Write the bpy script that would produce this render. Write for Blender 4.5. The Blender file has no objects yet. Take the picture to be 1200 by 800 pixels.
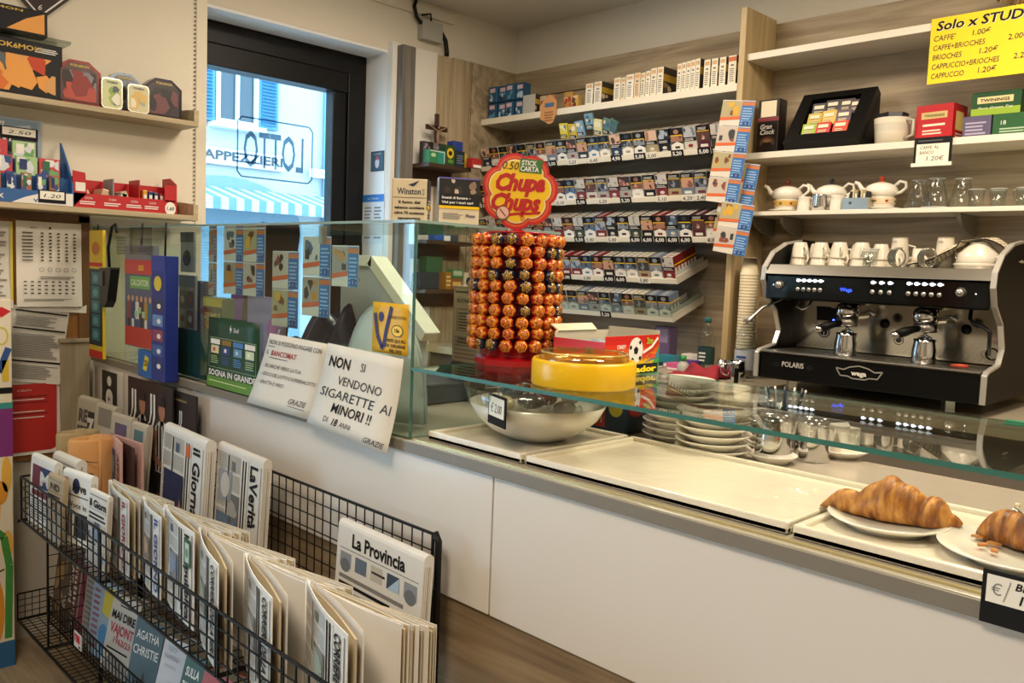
import bpy, math, random
from mathutils import Matrix, Vector
random.seed(7)
C = bpy.context.scene.collection
SC = bpy.context.scene
PI = math.pi
R = math.radians

# ------------------------------------------------------------ camera, sky, lamps, exposure
CAMZ = 1.4
FOC, ROLL, PITCH, YAW = 990.0, R(2.25), R(4.86), R(45)
cd = bpy.data.cameras.new('camera'); cam = bpy.data.objects.new('camera', cd); C.objects.link(cam)
cd.sensor_width = 36.0; cd.sensor_fit = 'HORIZONTAL'; cd.lens = FOC / 1200 * 36.0
cd.clip_start = 0.05; cd.clip_end = 200
_F = Vector((-math.sin(YAW) * math.cos(PITCH), math.cos(YAW) * math.cos(PITCH), -math.sin(PITCH)))
_R0 = Vector((math.cos(YAW), math.sin(YAW), 0)); _U0 = _R0.cross(_F)
_Ri = math.cos(ROLL) * _R0 + math.sin(ROLL) * _U0; _Ui = math.cos(ROLL) * _U0 - math.sin(ROLL) * _R0
cam.matrix_world = Matrix(((_Ri.x, _Ui.x, -_F.x, 0), (_Ri.y, _Ui.y, -_F.y, 0), (_Ri.z, _Ui.z, -_F.z, CAMZ), (0, 0, 0, 1)))
SC.camera = cam

W = bpy.data.worlds.new('sky'); SC.world = W; W.use_nodes = True
_bg = W.node_tree.nodes['Background']; _bg.inputs[0].default_value = (0.68, 0.86, 1.0, 1); _bg.inputs[1].default_value = 10.5

def area(name, loc, size, power, col, rot=(0, 0, 0), sy=None):
    l = bpy.data.lights.new(name, 'AREA'); l.energy = power; l.color = col; l.shape = 'RECTANGLE'
    l.size = size; l.size_y = sy or size
    o = bpy.data.objects.new(name, l); C.objects.link(o); o.location = loc; o.rotation_euler = rot
    return o
WARM = (1.0, 0.83, 0.645)
LAMPS = [(-0.55, 2.05, 37), (-2.15, 2.0, 25), (-0.55, -0.3, 40), (-2.1, 0.2, 10), (0.7, 1.2, 24)]
for lx, ly, lp in LAMPS:
    area('ceiling_lamp', (lx, ly, 2.655), 0.55, lp, WARM)
SC.view_settings.view_transform = 'Standard'; SC.view_settings.look = 'None'
SC.view_settings.exposure = 0.0; SC.view_settings.gamma = 1.0; SC.view_settings.use_curve_mapping = False

# ------------------------------------------------------------ materials
def lin(h):
    h = h.lstrip('#'); c = [int(h[i:i + 2], 16) / 255 for i in (0, 2, 4)]
    return tuple((x / 12.92 if x <= .04045 else ((x + .055) / 1.055) ** 2.4) for x in c) + (1,)
_M = {}
def M(h, r=.55, m=0.0, e=0.0, t=0.0, coat=0.0, v=0.0, vs=30.0, bump=0.0, bs=60.0, sp=.5):
    key = (h, r, m, e, t, coat, v, vs, bump, bs, sp)
    if key in _M: return _M[key]
    ma = bpy.data.materials.new('m_' + h.strip('#')); ma.use_nodes = True
    nt = ma.node_tree; b = nt.nodes['Principled BSDF']; col = lin(h)
    b.inputs['Base Color'].default_value = col; b.inputs['Roughness'].default_value = r; b.inputs['Metallic'].default_value = m
    b.inputs['Specular IOR Level'].default_value = sp
    if t: b.inputs['Transmission Weight'].default_value = t
    if coat: b.inputs['Coat Weight'].default_value = coat
    if e:
        b.inputs['Emission Color'].default_value = col; b.inputs['Emission Strength'].default_value = e
    if v or bump:
        tc = nt.nodes.new('ShaderNodeTexCoord'); nz = nt.nodes.new('ShaderNodeTexNoise')
        nz.inputs['Scale'].default_value = vs if v else bs; nz.inputs['Detail'].default_value = 4
        nt.links.new(tc.outputs['Object'], nz.inputs['Vector'])
        if v:
            mx = nt.nodes.new('ShaderNodeMix'); mx.data_type = 'RGBA'
            mx.inputs[6].default_value = tuple(max(0, x * (1 - v)) for x in col[:3]) + (1,)
            mx.inputs[7].default_value = tuple(min(1, x * (1 + v)) for x in col[:3]) + (1,)
            nt.links.new(nz.outputs['Fac'], mx.inputs[0]); nt.links.new(mx.outputs[2], b.inputs['Base Color'])
        if bump:
            bp = nt.nodes.new('ShaderNodeBump'); bp.inputs['Strength'].default_value = bump; bp.inputs['Distance'].default_value = .01
            nt.links.new(nz.outputs['Fac'], bp.inputs['Height']); nt.links.new(bp.outputs[0], b.inputs['Normal'])
    _M[key] = ma
    return ma
def wood(h1, h2, ax, r=.5, key=''):
    """grain stretched along axis ax, with cathedral bands"""
    k = ('wood', h1, h2, ax, key)
    if k in _M: return _M[k]
    ma = bpy.data.materials.new('wood'); ma.use_nodes = True; nt = ma.node_tree; b = nt.nodes['Principled BSDF']
    tc = nt.nodes.new('ShaderNodeTexCoord'); mp = nt.nodes.new('ShaderNodeMapping')
    s = [14, 14, 14]; s[ax] = 1.1; mp.inputs['Scale'].default_value = s
    n1 = nt.nodes.new('ShaderNodeTexNoise'); n1.inputs['Scale'].default_value = 1.0; n1.inputs['Detail'].default_value = 8; n1.inputs['Distortion'].default_value = 1.6
    mp2 = nt.nodes.new('ShaderNodeMapping'); s2 = [120, 120, 120]; s2[ax] = 3; mp2.inputs['Scale'].default_value = s2
    n2 = nt.nodes.new('ShaderNodeTexNoise'); n2.inputs['Scale'].default_value = 1.0; n2.inputs['Detail'].default_value = 4
    L = nt.links.new
    L(tc.outputs['Object'], mp.inputs[0]); L(mp.outputs[0], n1.inputs[0]); L(tc.outputs['Object'], mp2.inputs[0]); L(mp2.outputs[0], n2.inputs[0])
    ad = nt.nodes.new('ShaderNodeMath'); ad.operation = 'MULTIPLY_ADD'; ad.inputs[1].default_value = .35; L(n2.outputs['Fac'], ad.inputs[0]); L(n1.outputs['Fac'], ad.inputs[2])
    cr = nt.nodes.new('ShaderNodeValToRGB'); cr.color_ramp.elements[0].color = lin(h2); cr.color_ramp.elements[0].position = .45
    cr.color_ramp.elements[1].color = lin(h1); cr.color_ramp.elements[1].position = .82
    L(ad.outputs[0], cr.inputs[0]); L(cr.outputs[0], b.inputs['Base Color']); b.inputs['Roughness'].default_value = r
    _M[k] = ma
    return ma
def pane(tint='#f4fbf8', gl=1.0, ior=1.45, key=''):
    k = ('pane', tint, gl, ior, key)
    if k in _M: return _M[k]
    ma = bpy.data.materials.new('clear_glass'); ma.use_nodes = True; nt = ma.node_tree; nt.nodes.clear()
    o = nt.nodes.new('ShaderNodeOutputMaterial'); mx = nt.nodes.new('ShaderNodeMixShader'); tr = nt.nodes.new('ShaderNodeBsdfTransparent')
    g = nt.nodes.new('ShaderNodeBsdfGlossy'); lw = nt.nodes.new('ShaderNodeLayerWeight'); lw.inputs[0].default_value = .5
    pw = nt.nodes.new('ShaderNodeMath'); pw.operation = 'POWER'; pw.inputs[1].default_value = 5; ml = nt.nodes.new('ShaderNodeMath'); ml.operation = 'MULTIPLY_ADD'; ml.use_clamp = True
    tr.inputs[0].default_value = lin(tint); g.inputs['Roughness'].default_value = .01; ml.inputs[1].default_value = .96 * min(1, gl); ml.inputs[2].default_value = .035 * gl
    L = nt.links.new
    L(lw.outputs['Facing'], pw.inputs[0]); L(pw.outputs[0], ml.inputs[0]); L(ml.outputs[0], mx.inputs[0]); L(tr.outputs[0], mx.inputs[1]); L(g.outputs[0], mx.inputs[2]); L(mx.outputs[0], o.inputs[0])
    _M[k] = ma
    return ma

# ------------------------------------------------------------ geometry collector
def ortho(n):
    n = Vector(n).normalized(); a = Vector((0, 0, 1)) if abs(n.z) < .9 else Vector((1, 0, 0))
    u = a.cross(n).normalized(); return u, n.cross(u).normalized(), n
class G:
    def __init__(s): s.v = []; s.f = []; s.fm = []; s.mats = []; s.sm = []; s.T = None
    def mi(s, m):
        if m not in s.mats: s.mats.append(m)
        return s.mats.index(m)
    def add(s, vs, fs, m, sm=False):
        b = len(s.v); T = s.T
        for p in vs: s.v.append((T @ Vector(p))[:] if T is not None else tuple(p))
        i = s.mi(m)
        for f in fs: s.f.append([b + k for k in f]); s.fm.append(i); s.sm.append(sm)
    def box(s, x0, x1, y0, y1, z0, z1, m):
        s.add([(x0, y0, z0), (x1, y0, z0), (x1, y1, z0), (x0, y1, z0), (x0, y0, z1), (x1, y0, z1), (x1, y1, z1), (x0, y1, z1)],
              [(0, 3, 2, 1), (4, 5, 6, 7), (0, 1, 5, 4), (1, 2, 6, 5), (2, 3, 7, 6), (3, 0, 4, 7)], m)
        return s
    def poly(s, pts, m): s.add(pts, [tuple(range(len(pts)))], m); return s
    def prism(s, pts, d, m, me=None, sm=False):
        """planar outline extruded by vector d"""
        n = len(pts); d = Vector(d); a = [Vector(p) for p in pts]; b = [p + d for p in a]
        s.add(a, [tuple(range(n))][::1], m); s.add(b, [tuple(range(n))[::-1]], m)
        s.add(a + b, [(i, i + n, (i + 1) % n + n, (i + 1) % n) for i in range(n)], me or m, sm)
        return s
    def lathe(s, prof, c, n, m, sm=True, ax=(0, 0, 1), sx=1.0, sy=1.0, closed=False):
        u, v, w = ortho(ax); c = Vector(c); vs = []; fs = []
        for r, z in prof:
            for k in range(n):
                a = 2 * PI * k / n; vs.append(c + u * (r * sx * math.cos(a)) + v * (r * sy * math.sin(a)) + w * z)
        for i in range(len(prof) - 1):
            for k in range(n):
                k2 = (k + 1) % n; fs.append((i * n + k, i * n + k2, (i + 1) * n + k2, (i + 1) * n + k))
        if prof[0][0] > 1e-6 and not closed: fs.append(tuple(range(n))[::-1])
        if prof[-1][0] > 1e-6 and not closed: fs.append(tuple((len(prof) - 1) * n + k for k in range(n)))
        s.add(vs, fs, m, sm); return s
    def cyl(s, p0, p1, r, n, m, r1=None, sm=True):
        p0 = Vector(p0); p1 = Vector(p1); d = p1 - p0
        return s.lathe([(r, 0), (r if r1 is None else r1, d.length)], p0, n, m, sm, d)
    def tube(s, pts, r, n, m, sm=True):
        P = [Vector(p) for p in pts]; N = len(P); vs = []; fs = []; u = None
        rr = r if isinstance(r, (list, tuple)) else [r] * N
        for i in range(N):
            t = (P[min(i + 1, N - 1)] - P[max(i - 1, 0)]).normalized()
            if u is None: u, v, _ = ortho(t)
            else:
                u = (u - t * u.dot(t)).normalized(); v = t.cross(u)
            for k in range(n):
                a = 2 * PI * (k + .5) / n; vs.append(P[i] + (u * math.cos(a) + v * math.sin(a)) * rr[i])
        for i in range(N - 1):
            for k in range(n):
                k2 = (k + 1) % n; fs.append((i * n + k, i * n + k2, (i + 1) * n + k2, (i + 1) * n + k))
        fs.append(tuple(range(n))[::-1]); fs.append(tuple((N - 1) * n + k for k in range(n)))
        s.add(vs, fs, m, sm); return s
    def wire(s, a, b, r, m): return s.tube([a, b], r, 4, m, False)
    def ball(s, c, r, m, n=12, k=8, sx=1, sy=1, sz=1):
        prof = [(r * math.sin(PI * i / k), -r * sz * math.cos(PI * i / k)) for i in range(k + 1)]
        prof[0] = (0.0001 * r, prof[0][1]); prof[-1] = (0.0001 * r, prof[-1][1])
        return s.lathe(prof, c, n, m, True, (0, 0, 1), sx, sy)
    def grid(s, f, nu, nv, m, sm=True):
        vs = [f(i / nu, j / nv) for j in range(nv + 1) for i in range(nu + 1)]
        s.add(vs, [(j * (nu + 1) + i, j * (nu + 1) + i + 1, (j + 1) * (nu + 1) + i + 1, (j + 1) * (nu + 1) + i) for j in range(nv) for i in range(nu)], m, sm)
        return s
    def build(s, name, parent=None, loc=None, bevel=0.0, solid=0.0, seg=2, sub=0):
        L = Vector(parent['_o']) if parent is not None else Vector(loc if loc is not None else (0, 0, 0))
        me = bpy.data.meshes.new(name)
        me.from_pydata([(x - L.x, y - L.y, z - L.z) for x, y, z in s.v], [], s.f)
        for m in s.mats: me.materials.append(m)
        me.polygons.foreach_set('material_index', s.fm); me.polygons.foreach_set('use_smooth', s.sm); me.update()
        o = bpy.data.objects.new(name, me); C.objects.link(o)
        if parent is not None: o.parent = parent
        else: o.location = L
        o['_o'] = tuple(L)
        if solid:
            md = o.modifiers.new('thickness', 'SOLIDIFY'); md.thickness = solid; md.offset = 0
        if bevel:
            md = o.modifiers.new('edges', 'BEVEL'); md.width = bevel; md.segments = seg; md.limit_method = 'ANGLE'; md.angle_limit = R(40)
        if sub:
            md = o.modifiers.new('smooth', 'SUBSURF'); md.levels = sub; md.render_levels = sub
        return o

def tag(o, label, cat, group=None, kind=None):
    o['label'] = label; o['category'] = cat
    if group: o['group'] = group
    if kind: o['kind'] = kind
    return o
def T(name, label, cat, loc, group=None):
    o = bpy.data.objects.new(name, None); C.objects.link(o); o.location = loc; o['_o'] = tuple(loc); o.empty_display_size = .05
    return tag(o, label, cat, group)
def one(g, name, label, cat, loc=None, group=None, **k):
    return tag(g.build(name, None, loc, **k), label, cat, group)
def struct(g, name, **k):
    o = g.build(name, None, (0, 0, 0), **k); o['kind'] = 'structure'; return o
def inst(src, mat, label=None, group=None):
    """copy a thing with its parts and their sub-parts"""
    c = src.copy(); C.objects.link(c); c.matrix_world = mat
    if label: c['label'] = label
    if group: c['group'] = group
    for ch in src.children:
        d = ch.copy(); C.objects.link(d); d.parent = c
        for gc in ch.children:
            e = gc.copy(); C.objects.link(e); e.parent = d
    return c
def drop(o):
    for ch in list(o.children): drop(ch)
    bpy.data.objects.remove(o)
def TR(x, y, z, rz=0): return Matrix.Translation((x, y, z)) @ Matrix.Rotation(rz, 4, 'Z')

# flat lettering and printed shapes on a surface
_TM = {}
def tmesh(txt, bold, shear):
    k = (txt, bold, shear)
    if k in _TM: return _TM[k]
    cu = bpy.data.curves.new('t', 'FONT'); cu.body = txt; cu.resolution_u = 2; cu.offset = bold; cu.shear = shear; cu.fill_mode = 'FRONT'
    ob = bpy.data.objects.new('t', cu); me = bpy.data.meshes.new_from_object(ob)
    vs = [(v.co.x / .729, v.co.y / .729) for v in me.vertices]; fs = [tuple(p.vertices) for p in me.polygons]
    bpy.data.objects.remove(ob); bpy.data.curves.remove(cu); bpy.data.meshes.remove(me)
    x0 = min((p[0] for p in vs), default=0); x1 = max((p[0] for p in vs), default=1)
    _TM[k] = (vs, fs, x0, x1); return _TM[k]
class Sheet:
    def __init__(s, g, O, ux, uy, eps=.0005):
        s.g = g; s.O = Vector(O); s.ux = Vector(ux).normalized(); s.uy = Vector(uy).normalized(); s.n = s.ux.cross(s.uy); s.e = eps
    def P(s, x, y, l=1): return s.O + s.ux * x + s.uy * y + s.n * (s.e * l)
    def poly(s, pts, m, l=1): s.g.poly([s.P(x, y, l) for x, y in pts], m); return s
    def rect(s, x0, y0, x1, y1, m, l=1): return s.poly([(x0, y0), (x1, y0), (x1, y1), (x0, y1)], m, l)
    def disc(s, cx, cy, r, m, l=1, ry=None, n=20):
        ry = ry or r
        return s.poly([(cx + r * math.cos(2 * PI * k / n), cy + ry * math.sin(2 * PI * k / n)) for k in range(n)], m, l)
    def ring(s, cx, cy, r, w, m, l=1, n=24, ry=None):
        ry = ry or r
        for k in range(n):
            a = 2 * PI * k / n; b = 2 * PI * (k + 1) / n
            s.poly([(cx + r * math.cos(a), cy + ry * math.sin(a)), (cx + r * math.cos(b), cy + ry * math.sin(b)), (cx + (r - w) * math.cos(b), cy + (ry - w) * math.sin(b)), (cx + (r - w) * math.cos(a), cy + (ry - w) * math.sin(a))], m, l)
        return s
    def line(s, pts, w, m, l=1):
        for (xa, ya), (xb, yb) in zip(pts, pts[1:]):
            d = math.hypot(xb - xa, yb - ya) or 1; nx = -(yb - ya) / d * w / 2; ny = (xb - xa) / d * w / 2
            s.poly([(xa - nx, ya - ny), (xb - nx, yb - ny), (xb + nx, yb + ny), (xa + nx, ya + ny)], m, l)
        return s
    def text(s, txt, x, y, h, m, al='c', bold=0.0, sh=0.0, w=None, rot=0.0, l=2):
        vs, fs, x0, x1 = tmesh(txt, bold, sh); sx = h
        if w: sx = w / max(1e-6, (x1 - x0))
        off = {'c': (x0 + x1) / 2, 'l': x0, 'r': x1}[al]; c, q = math.cos(rot), math.sin(rot)
        P = []
        for a, b in vs:
            a = (a - off) * sx; b = b * h
            P.append(s.P(x + a * c - b * q, y + a * q + b * c, l))
        s.g.add(P, fs, m); return s
    def bars(s, x0, y0, x1, y1, n, m, l=1, fill=.5, jit=.25):
        """lines of small print"""
        st = (y1 - y0) / n
        for i in range(n):
            y = y1 - (i + 1) * st; e = x1 - random.random() * jit * (x1 - x0)
            s.rect(x0, y, e, y + st * fill, m, l)
        return s
    def blot(s, x0, y0, x1, y1, cols, n=6, l=1):
        """printed picture: a few overlapping irregular patches kept inside the rectangle"""
        for i in range(n):
            cx = random.uniform(x0, x1); cy = random.uniform(y0, y1); r = random.uniform(.2, .42) * min(x1 - x0, y1 - y0); k = random.randint(5, 8)
            pts = []
            for j in range(k):
                a = 2 * PI * j / k; q = r * random.uniform(.6, 1.2)
                pts.append((min(x1, max(x0, cx + q * math.cos(a))), min(y1, max(y0, cy + q * math.sin(a) * 1.2))))
            s.poly(pts, random.choice(cols), l + i * .25)
        return s
ORD = ['first', 'second', 'third', 'fourth', 'fifth', 'sixth', 'seventh', 'eighth', 'ninth', 'tenth', 'eleventh', 'twelfth', 'thirteenth', 'fourteenth', 'fifteenth', 'sixteenth', 'seventeenth', 'eighteenth', 'nineteenth', 'twentieth', 'twenty-first', 'twenty-second', 'twenty-third']

# palette
BLACK = M('#0a0a0a', .5, sp=.3); INK = M('#0f0f11', .7, sp=.3); WHITE = M('#e9e6e0', .5); PAPER = M('#d6d2c8', .85, v=.03, vs=8); NEWS = M('#cfc8ba', .9, v=.05, vs=14)
GREYINK = M('#8a8781', .8); DGREY = M('#4a4a4c', .7); RED = M('#c4161c', .45); YEL = M('#f2c500', .45); BLUE = M('#2f6fb8', .5)
CHROME = M('#d8d8d8', .08, 1.0); STEEL = M('#b9b6ae', .28, 1.0); GLASS = pane(); EDGE = M('#3a625c', .15, sp=.8)
CERAM = M('#ece6d8', .2, coat=.4); CARD_W = M('#e4dfd2', .6); KRAFT = M('#b79a6c', .8)
WOODX = wood('#b0a084', '#7f6f57', 0); WOODZ = wood('#b8a788', '#8a785d', 2); WOODY = wood('#b8a788', '#8a785d', 1)
WIRE = M('#050506', .5, sp=.3)
# ------------------------------------------------------------ the room
XW, XP, YB, YP, ZC = -3.29, -3.33, 3.235, 3.275, 2.675
PLAST = M('#d9d2c2', .85, v=.04, vs=3, bump=.08, bs=120); CEIL = M('#cfcabd', .9, v=.03, vs=2)
FLOORM = wood('#a8977c', '#7d6c54', 0, .45, 'floor')
struct(G().box(-3.75, 2.3, -2.7, 3.5, -.08, 0, FLOORM), 'floor')
struct(G().box(XP, XP + .02, -.2, 1.1, 0, .66, M('#b9b2a4', .8, v=.05, vs=3)), 'baseboard_left')
struct(G().box(-3.75, 2.3, -2.7, 3.5, ZC, ZC + .1, CEIL), 'ceiling')
g = G()
for y0, y1, z0, z1 in [(-2.7, -2.1, 0, ZC), (-2.1, -.35, 2.2, ZC), (-.35, 1.53, 0, ZC), (1.53, 2.43, 0, .95), (1.53, 2.43, 2.405, ZC), (2.43, 3.5, 0, ZC)]:
    g.box(-3.75, XP, y0, y1, z0, z1, PLAST)
struct(g, 'wall_left')
struct(G().box(XP, 2.3, YP, 3.5, 0, ZC, PLAST), 'wall_back')
struct(G().box(2.2, 2.3, -2.7, YP, 0, ZC, PLAST), 'wall_right')
struct(G().box(XP, 2.2, -2.7, -2.6, 0, ZC, PLAST), 'wall_front')
# wood cladding on the back wall and in the left corner
g = G(); g.box(-3.325, 1.4, YB, YP, .0, 2.30, WOODX); g.box(-3.325, 1.4, YB + .004, YP, 2.306, 2.44, WOODX)
struct(g, 'trim_1', bevel=.002)
g = G()
g.box(XP, XW + .004, 2.70, 2.80, 0, 2.432, WOODZ); g.box(XP, XW, 2.805, 2.925, 0, 2.44, WOODZ); g.box(XP, XW + .002, 2.93, YB, 0, 2.44, WOODX)
struct(g, 'trim_2', bevel=.002)
# white reveal column beside the window, with a grey plank and cream panel
g = G(); g.box(XP, XW, 2.43, 2.70, 0, 2.44, M('#dfdcd4', .6)); struct(g, 'trim_3', bevel=.003)
g = G(); g.box(XP, XW + .045, 2.455, 2.53, 0, 2.425, wood('#77736c', '#5c5852', 2)); struct(g, 'trim_4', bevel=.002)
# post under the notice board
g = G(); g.box(XP, XW + .02, .985, 1.085, 0, 1.075, wood('#a3957d', '#8a7c66', 2)); g.box(XP, XW + .03, .98, 1.09, 1.075, 1.09, wood('#a3957d', '#8a7c66', 2)); struct(g, 'trim_5', bevel=.003)
# cream panel with a slotted edge that carries the left shelves
CREAM = M('#e3dcc8', .6, v=.02, vs=2)
g = G(); g.box(XP, XW, -.2, 1.525, 1.53, ZC, CREAM); g.box(XP, XW + .004, 1.485, 1.528, 1.53, ZC, CREAM)
for k in range(70): g.box(XW + .003, XW + .0045, 1.476, 1.4815, 1.54 + k * .016, 1.548 + k * .016, M('#6b6455', .7))
struct(g, 'trim_6', bevel=.001)

g = G(); g.box(-3.498, XP - .002, 1.53, 2.43, 2.393, 2.405, M('#e9e9e8', .5)); g.box(-3.498, XP - .002, 2.4284, 2.4299, .95, 2.393, M('#e9e9e8', .5)); struct(g, 'trim_7')  # added lining boards, whiter than the wall plaster to brighten the reveal
# ------------------------------------------------------------ window with roller box and reversed lettering
FR = M('#090a0b', .45, sp=.3)
wn = T('window_1', 'dark framed shop window with mirrored lettering on its pane', 'window', (-3.53, 1.98, .95)); wn['kind'] = 'structure'
g = G()
g.box(-3.6, -3.5, 2.33, 2.43, .95, 2.405, FR); g.box(-3.58, -3.515, 2.255, 2.33, .95, 2.405, FR); g.box(-3.6, -3.5, 1.53, 1.60, .95, 2.405, FR)
g.box(-3.6, -3.5, 1.60, 2.33, .95, 1.03, FR); g.box(-3.6, -3.505, 1.60, 2.33, 2.21, 2.405, FR); g.box(-3.6, -3.498, 1.60, 2.38, 2.30, 2.38, FR)
g.build('window_frame', wn, bevel=.004)
G().box(-3.552, -3.546, 1.59, 2.27, 1.02, 2.22, pane('#e6f4fb', .6)).build('pane', wn)
g = G(); s = Sheet(g, (-3.5445, 2.165, 1.76), (0, -1, 0), (0, 0, 1)); DEC = pane('#6a7d8c', .4, key='film')
# seen from inside the word runs backwards: draw it for the street side
s = Sheet(g, (-3.5445, 1.79, 1.765), (0, 1, 0), (0, 0, 1)); vs = tmesh('LOTTO', .012, 0)
xs = [p[0] for p in vs[0]]; xa, xb = min(xs), max(xs)
g.add([(-3.5435, 2.118 - (p[0] - xa) / (xb - xa) * .30, 1.812 + p[1] * .165) for p in vs[0]], vs[1], DEC)
fr = [(.02, 0), (.355, 0), (.375, .02), (.375, .24), (.355, .26), (.02, .26), (0, .24), (0, .02), (.02, 0)]
s.line(fr, .007, DEC)
s.text('Tabacchi', .17, -.215, .022, DEC, sh=.3)
g.build('lettering', wn)
# glazed shop door further along the street wall
dn = T('door_1', 'glazed shop door in the street wall', 'door', (-3.5, -1.05, 0)); dn['kind'] = 'structure'
g = G()
for y0, y1, z0, z1 in [(-2.1, -2.03, 0, 2.2), (-.42, -.35, 0, 2.2), (-2.03, -.42, 2.13, 2.2), (-2.03, -.42, 0, .08), (-1.27, -1.19, .08, 2.13)]: g.box(-3.55, -3.48, y0, y1, z0, z1, FR)
g.build('door_frame', dn, bevel=.004); G().box(-3.525, -3.517, -2.04, -.41, .07, 2.14, pane('#e6f4fb', .6)).build('pane', dn)
g = G(); g.tube([(-3.48, -1.16, .9), (-3.44, -1.16, .92), (-3.44, -1.16, 1.2), (-3.48, -1.16, 1.22)], .01, 8, STEEL); g.build('handle', dn)

# ------------------------------------------------------------ across the street
FAC = M('#8e9394', .9, v=.05, vs=1.2); SHB = M('#33698a', .6)
g = G(); g.box(-40, -3.76, -25, 30, -.2, -.1, M('#b4b7ba', .9)); o = struct(g, 'street_ground')
fac = T('house_front', 'pale plastered house front across the street, seen through the window', 'building', (-9.2, 5, -.1))
g = G(); g.box(-9.4, -9.0, -3, 14, -.1, 6.2, FAC); g.build('wall', fac)
def shutter(y0, y1):
    g = G(); g.box(-8.99, -8.94, y0, y1, 2.88, 3.85, SHB)
    for k in range(24):
        z = 2.92 + k * .037
        g.prism([(-8.94, y0 + .03, z), (-8.905, y0 + .03, z), (-8.94, y0 + .03, z + .03)], (0, y1 - y0 - .06, 0), SHB)
    g.build('shutter', fac)
shutter(4.02, 4.25); shutter(4.77, 5.01)
g = G()
for a, b, c, d in [(4.26, 4.76, 2.86, 2.92), (4.26, 4.31, 2.92, 3.85), (4.71, 4.76, 2.92, 3.85), (4.49, 4.53, 2.92, 3.85)]: g.box(-8.99, -8.93, a, b, c, d, M('#a9b4bb', .6))
g.box(-9.0, -8.86, 4.2, 4.82, 2.82, 2.87, M('#c9cfd2', .8)); f = g.build('window_frame', fac)
G().box(-8.97, -8.96, 4.3, 4.72, 2.9, 3.85, M('#1f2f38', .3)).build('pane', f)
g = G(); g.tube([(-8.95, 5.66, -.1), (-8.95, 5.66, 6.1)], .035, 8, M('#5d93b4', .5)); g.build('drainpipe', fac)
g = G()
P = [(4.9 + .95 * math.cos(PI - k * PI / 12) - .5, 1.75 + .56 * math.sin(k * PI / 12)) for k in range(13)]
g.prism([(-8.99, y, z) for y, z in P] + [(-8.99, 5.35, .2), (-8.99, 3.45, .2)], (.02, 0, 0), M('#5f7480', .8)); g.build('archway', fac)
sg = T('shop_sign', 'white shop sign board with dark capital letters above the awning across the street', 'sign', (-8.95, 4.3, 2.42))
g = G(); g.box(-8.99, -8.93, 3.1, 5.09, 2.42, 2.6, M('#b4b6b4', .7)); g.build('board', sg, bevel=.008)
g = G(); s = Sheet(g, (-8.93, 3.2, 2.44), (0, 1, 0), (0, 0, 1), .004); s.text('TAPPEZZIERI', 1.866, .035, .1, M('#27303a', .7), al='r', bold=.03, w=1.06); g.build('lettering', sg)
g = G()
for k in range(40):
    y = 3.0 + k * .085
    g.prism([(-8.95, y, 2.18), (-8.3, y, 2.02), (-8.3, y, 1.9), (-8.32, y, 1.9), (-8.32, y, 2.0), (-8.95, y, 2.16)], (0, .085, 0), M('#4a6a80', .8) if k % 2 else M('#8f908d', .8))
one(g, 'awning', 'blue and white striped awning under the shop sign across the street', 'awning', (-8.6, 4.7, 1.9))
g = G(); g.box(-8.93, -8.9, 5.42, 5.86, 2.40, 2.5, M('#d7e2ea', .6)); o = one(g, 'street_name_plate', 'small street name plate on the drainpipe across the street', 'sign', (-8.91, 5.6, 2.4))
g = G(); s = Sheet(g, (-8.9, 5.42, 2.40), (0, 1, 0), (0, 0, 1), .004); s.text('v. dottesio', .22, .03, .05, M('#2b5f8f', .6), w=.38); g.build('lettering', o)

# ------------------------------------------------------------ left shelves and what stands on them
SHW = wood('#c2b292', '#a39372', 1)
def wall_shelf(zt, label):
    t = T('wall_shelf', label, 'shelf', (XW, .7, zt - .019), 'shelves on the cream panel')
    G().box(XW, -3.14, -.2, 1.43, zt - .019, zt, SHW).build('shelf_board', t, bevel=.002)
    g = G(); g.prism([(XW, 1.412, zt), (-3.14, 1.412, zt), (-3.14, 1.412, zt + .042), (XW, 1.412, zt + .055)], (0, .018, 0), SHW); g.build('end_lip', t, bevel=.001)
    g = G(); g.box(XW, XW + .012, -.2, 1.41, zt, zt + .042, SHW); g.build('back_lip', t)
    g = G()
    for z in (zt + .015, zt + .034): g.cyl((XW + .012, 1.38, z), (XW + .0145, 1.38, z), .003, 8, STEEL)
    g.build('screw', t)
wall_shelf(1.906, 'upper pale wood wall shelf carrying card boxes and collector tins')
wall_shelf(1.556, 'lower pale wood wall shelf carrying gum and sweet displays')
DK = M('#0b0c10', .4, sp=.3); FLAME = [M('#d9702c', .5), M('#c2401c', .5), M('#e8a04a', .5)]
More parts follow.
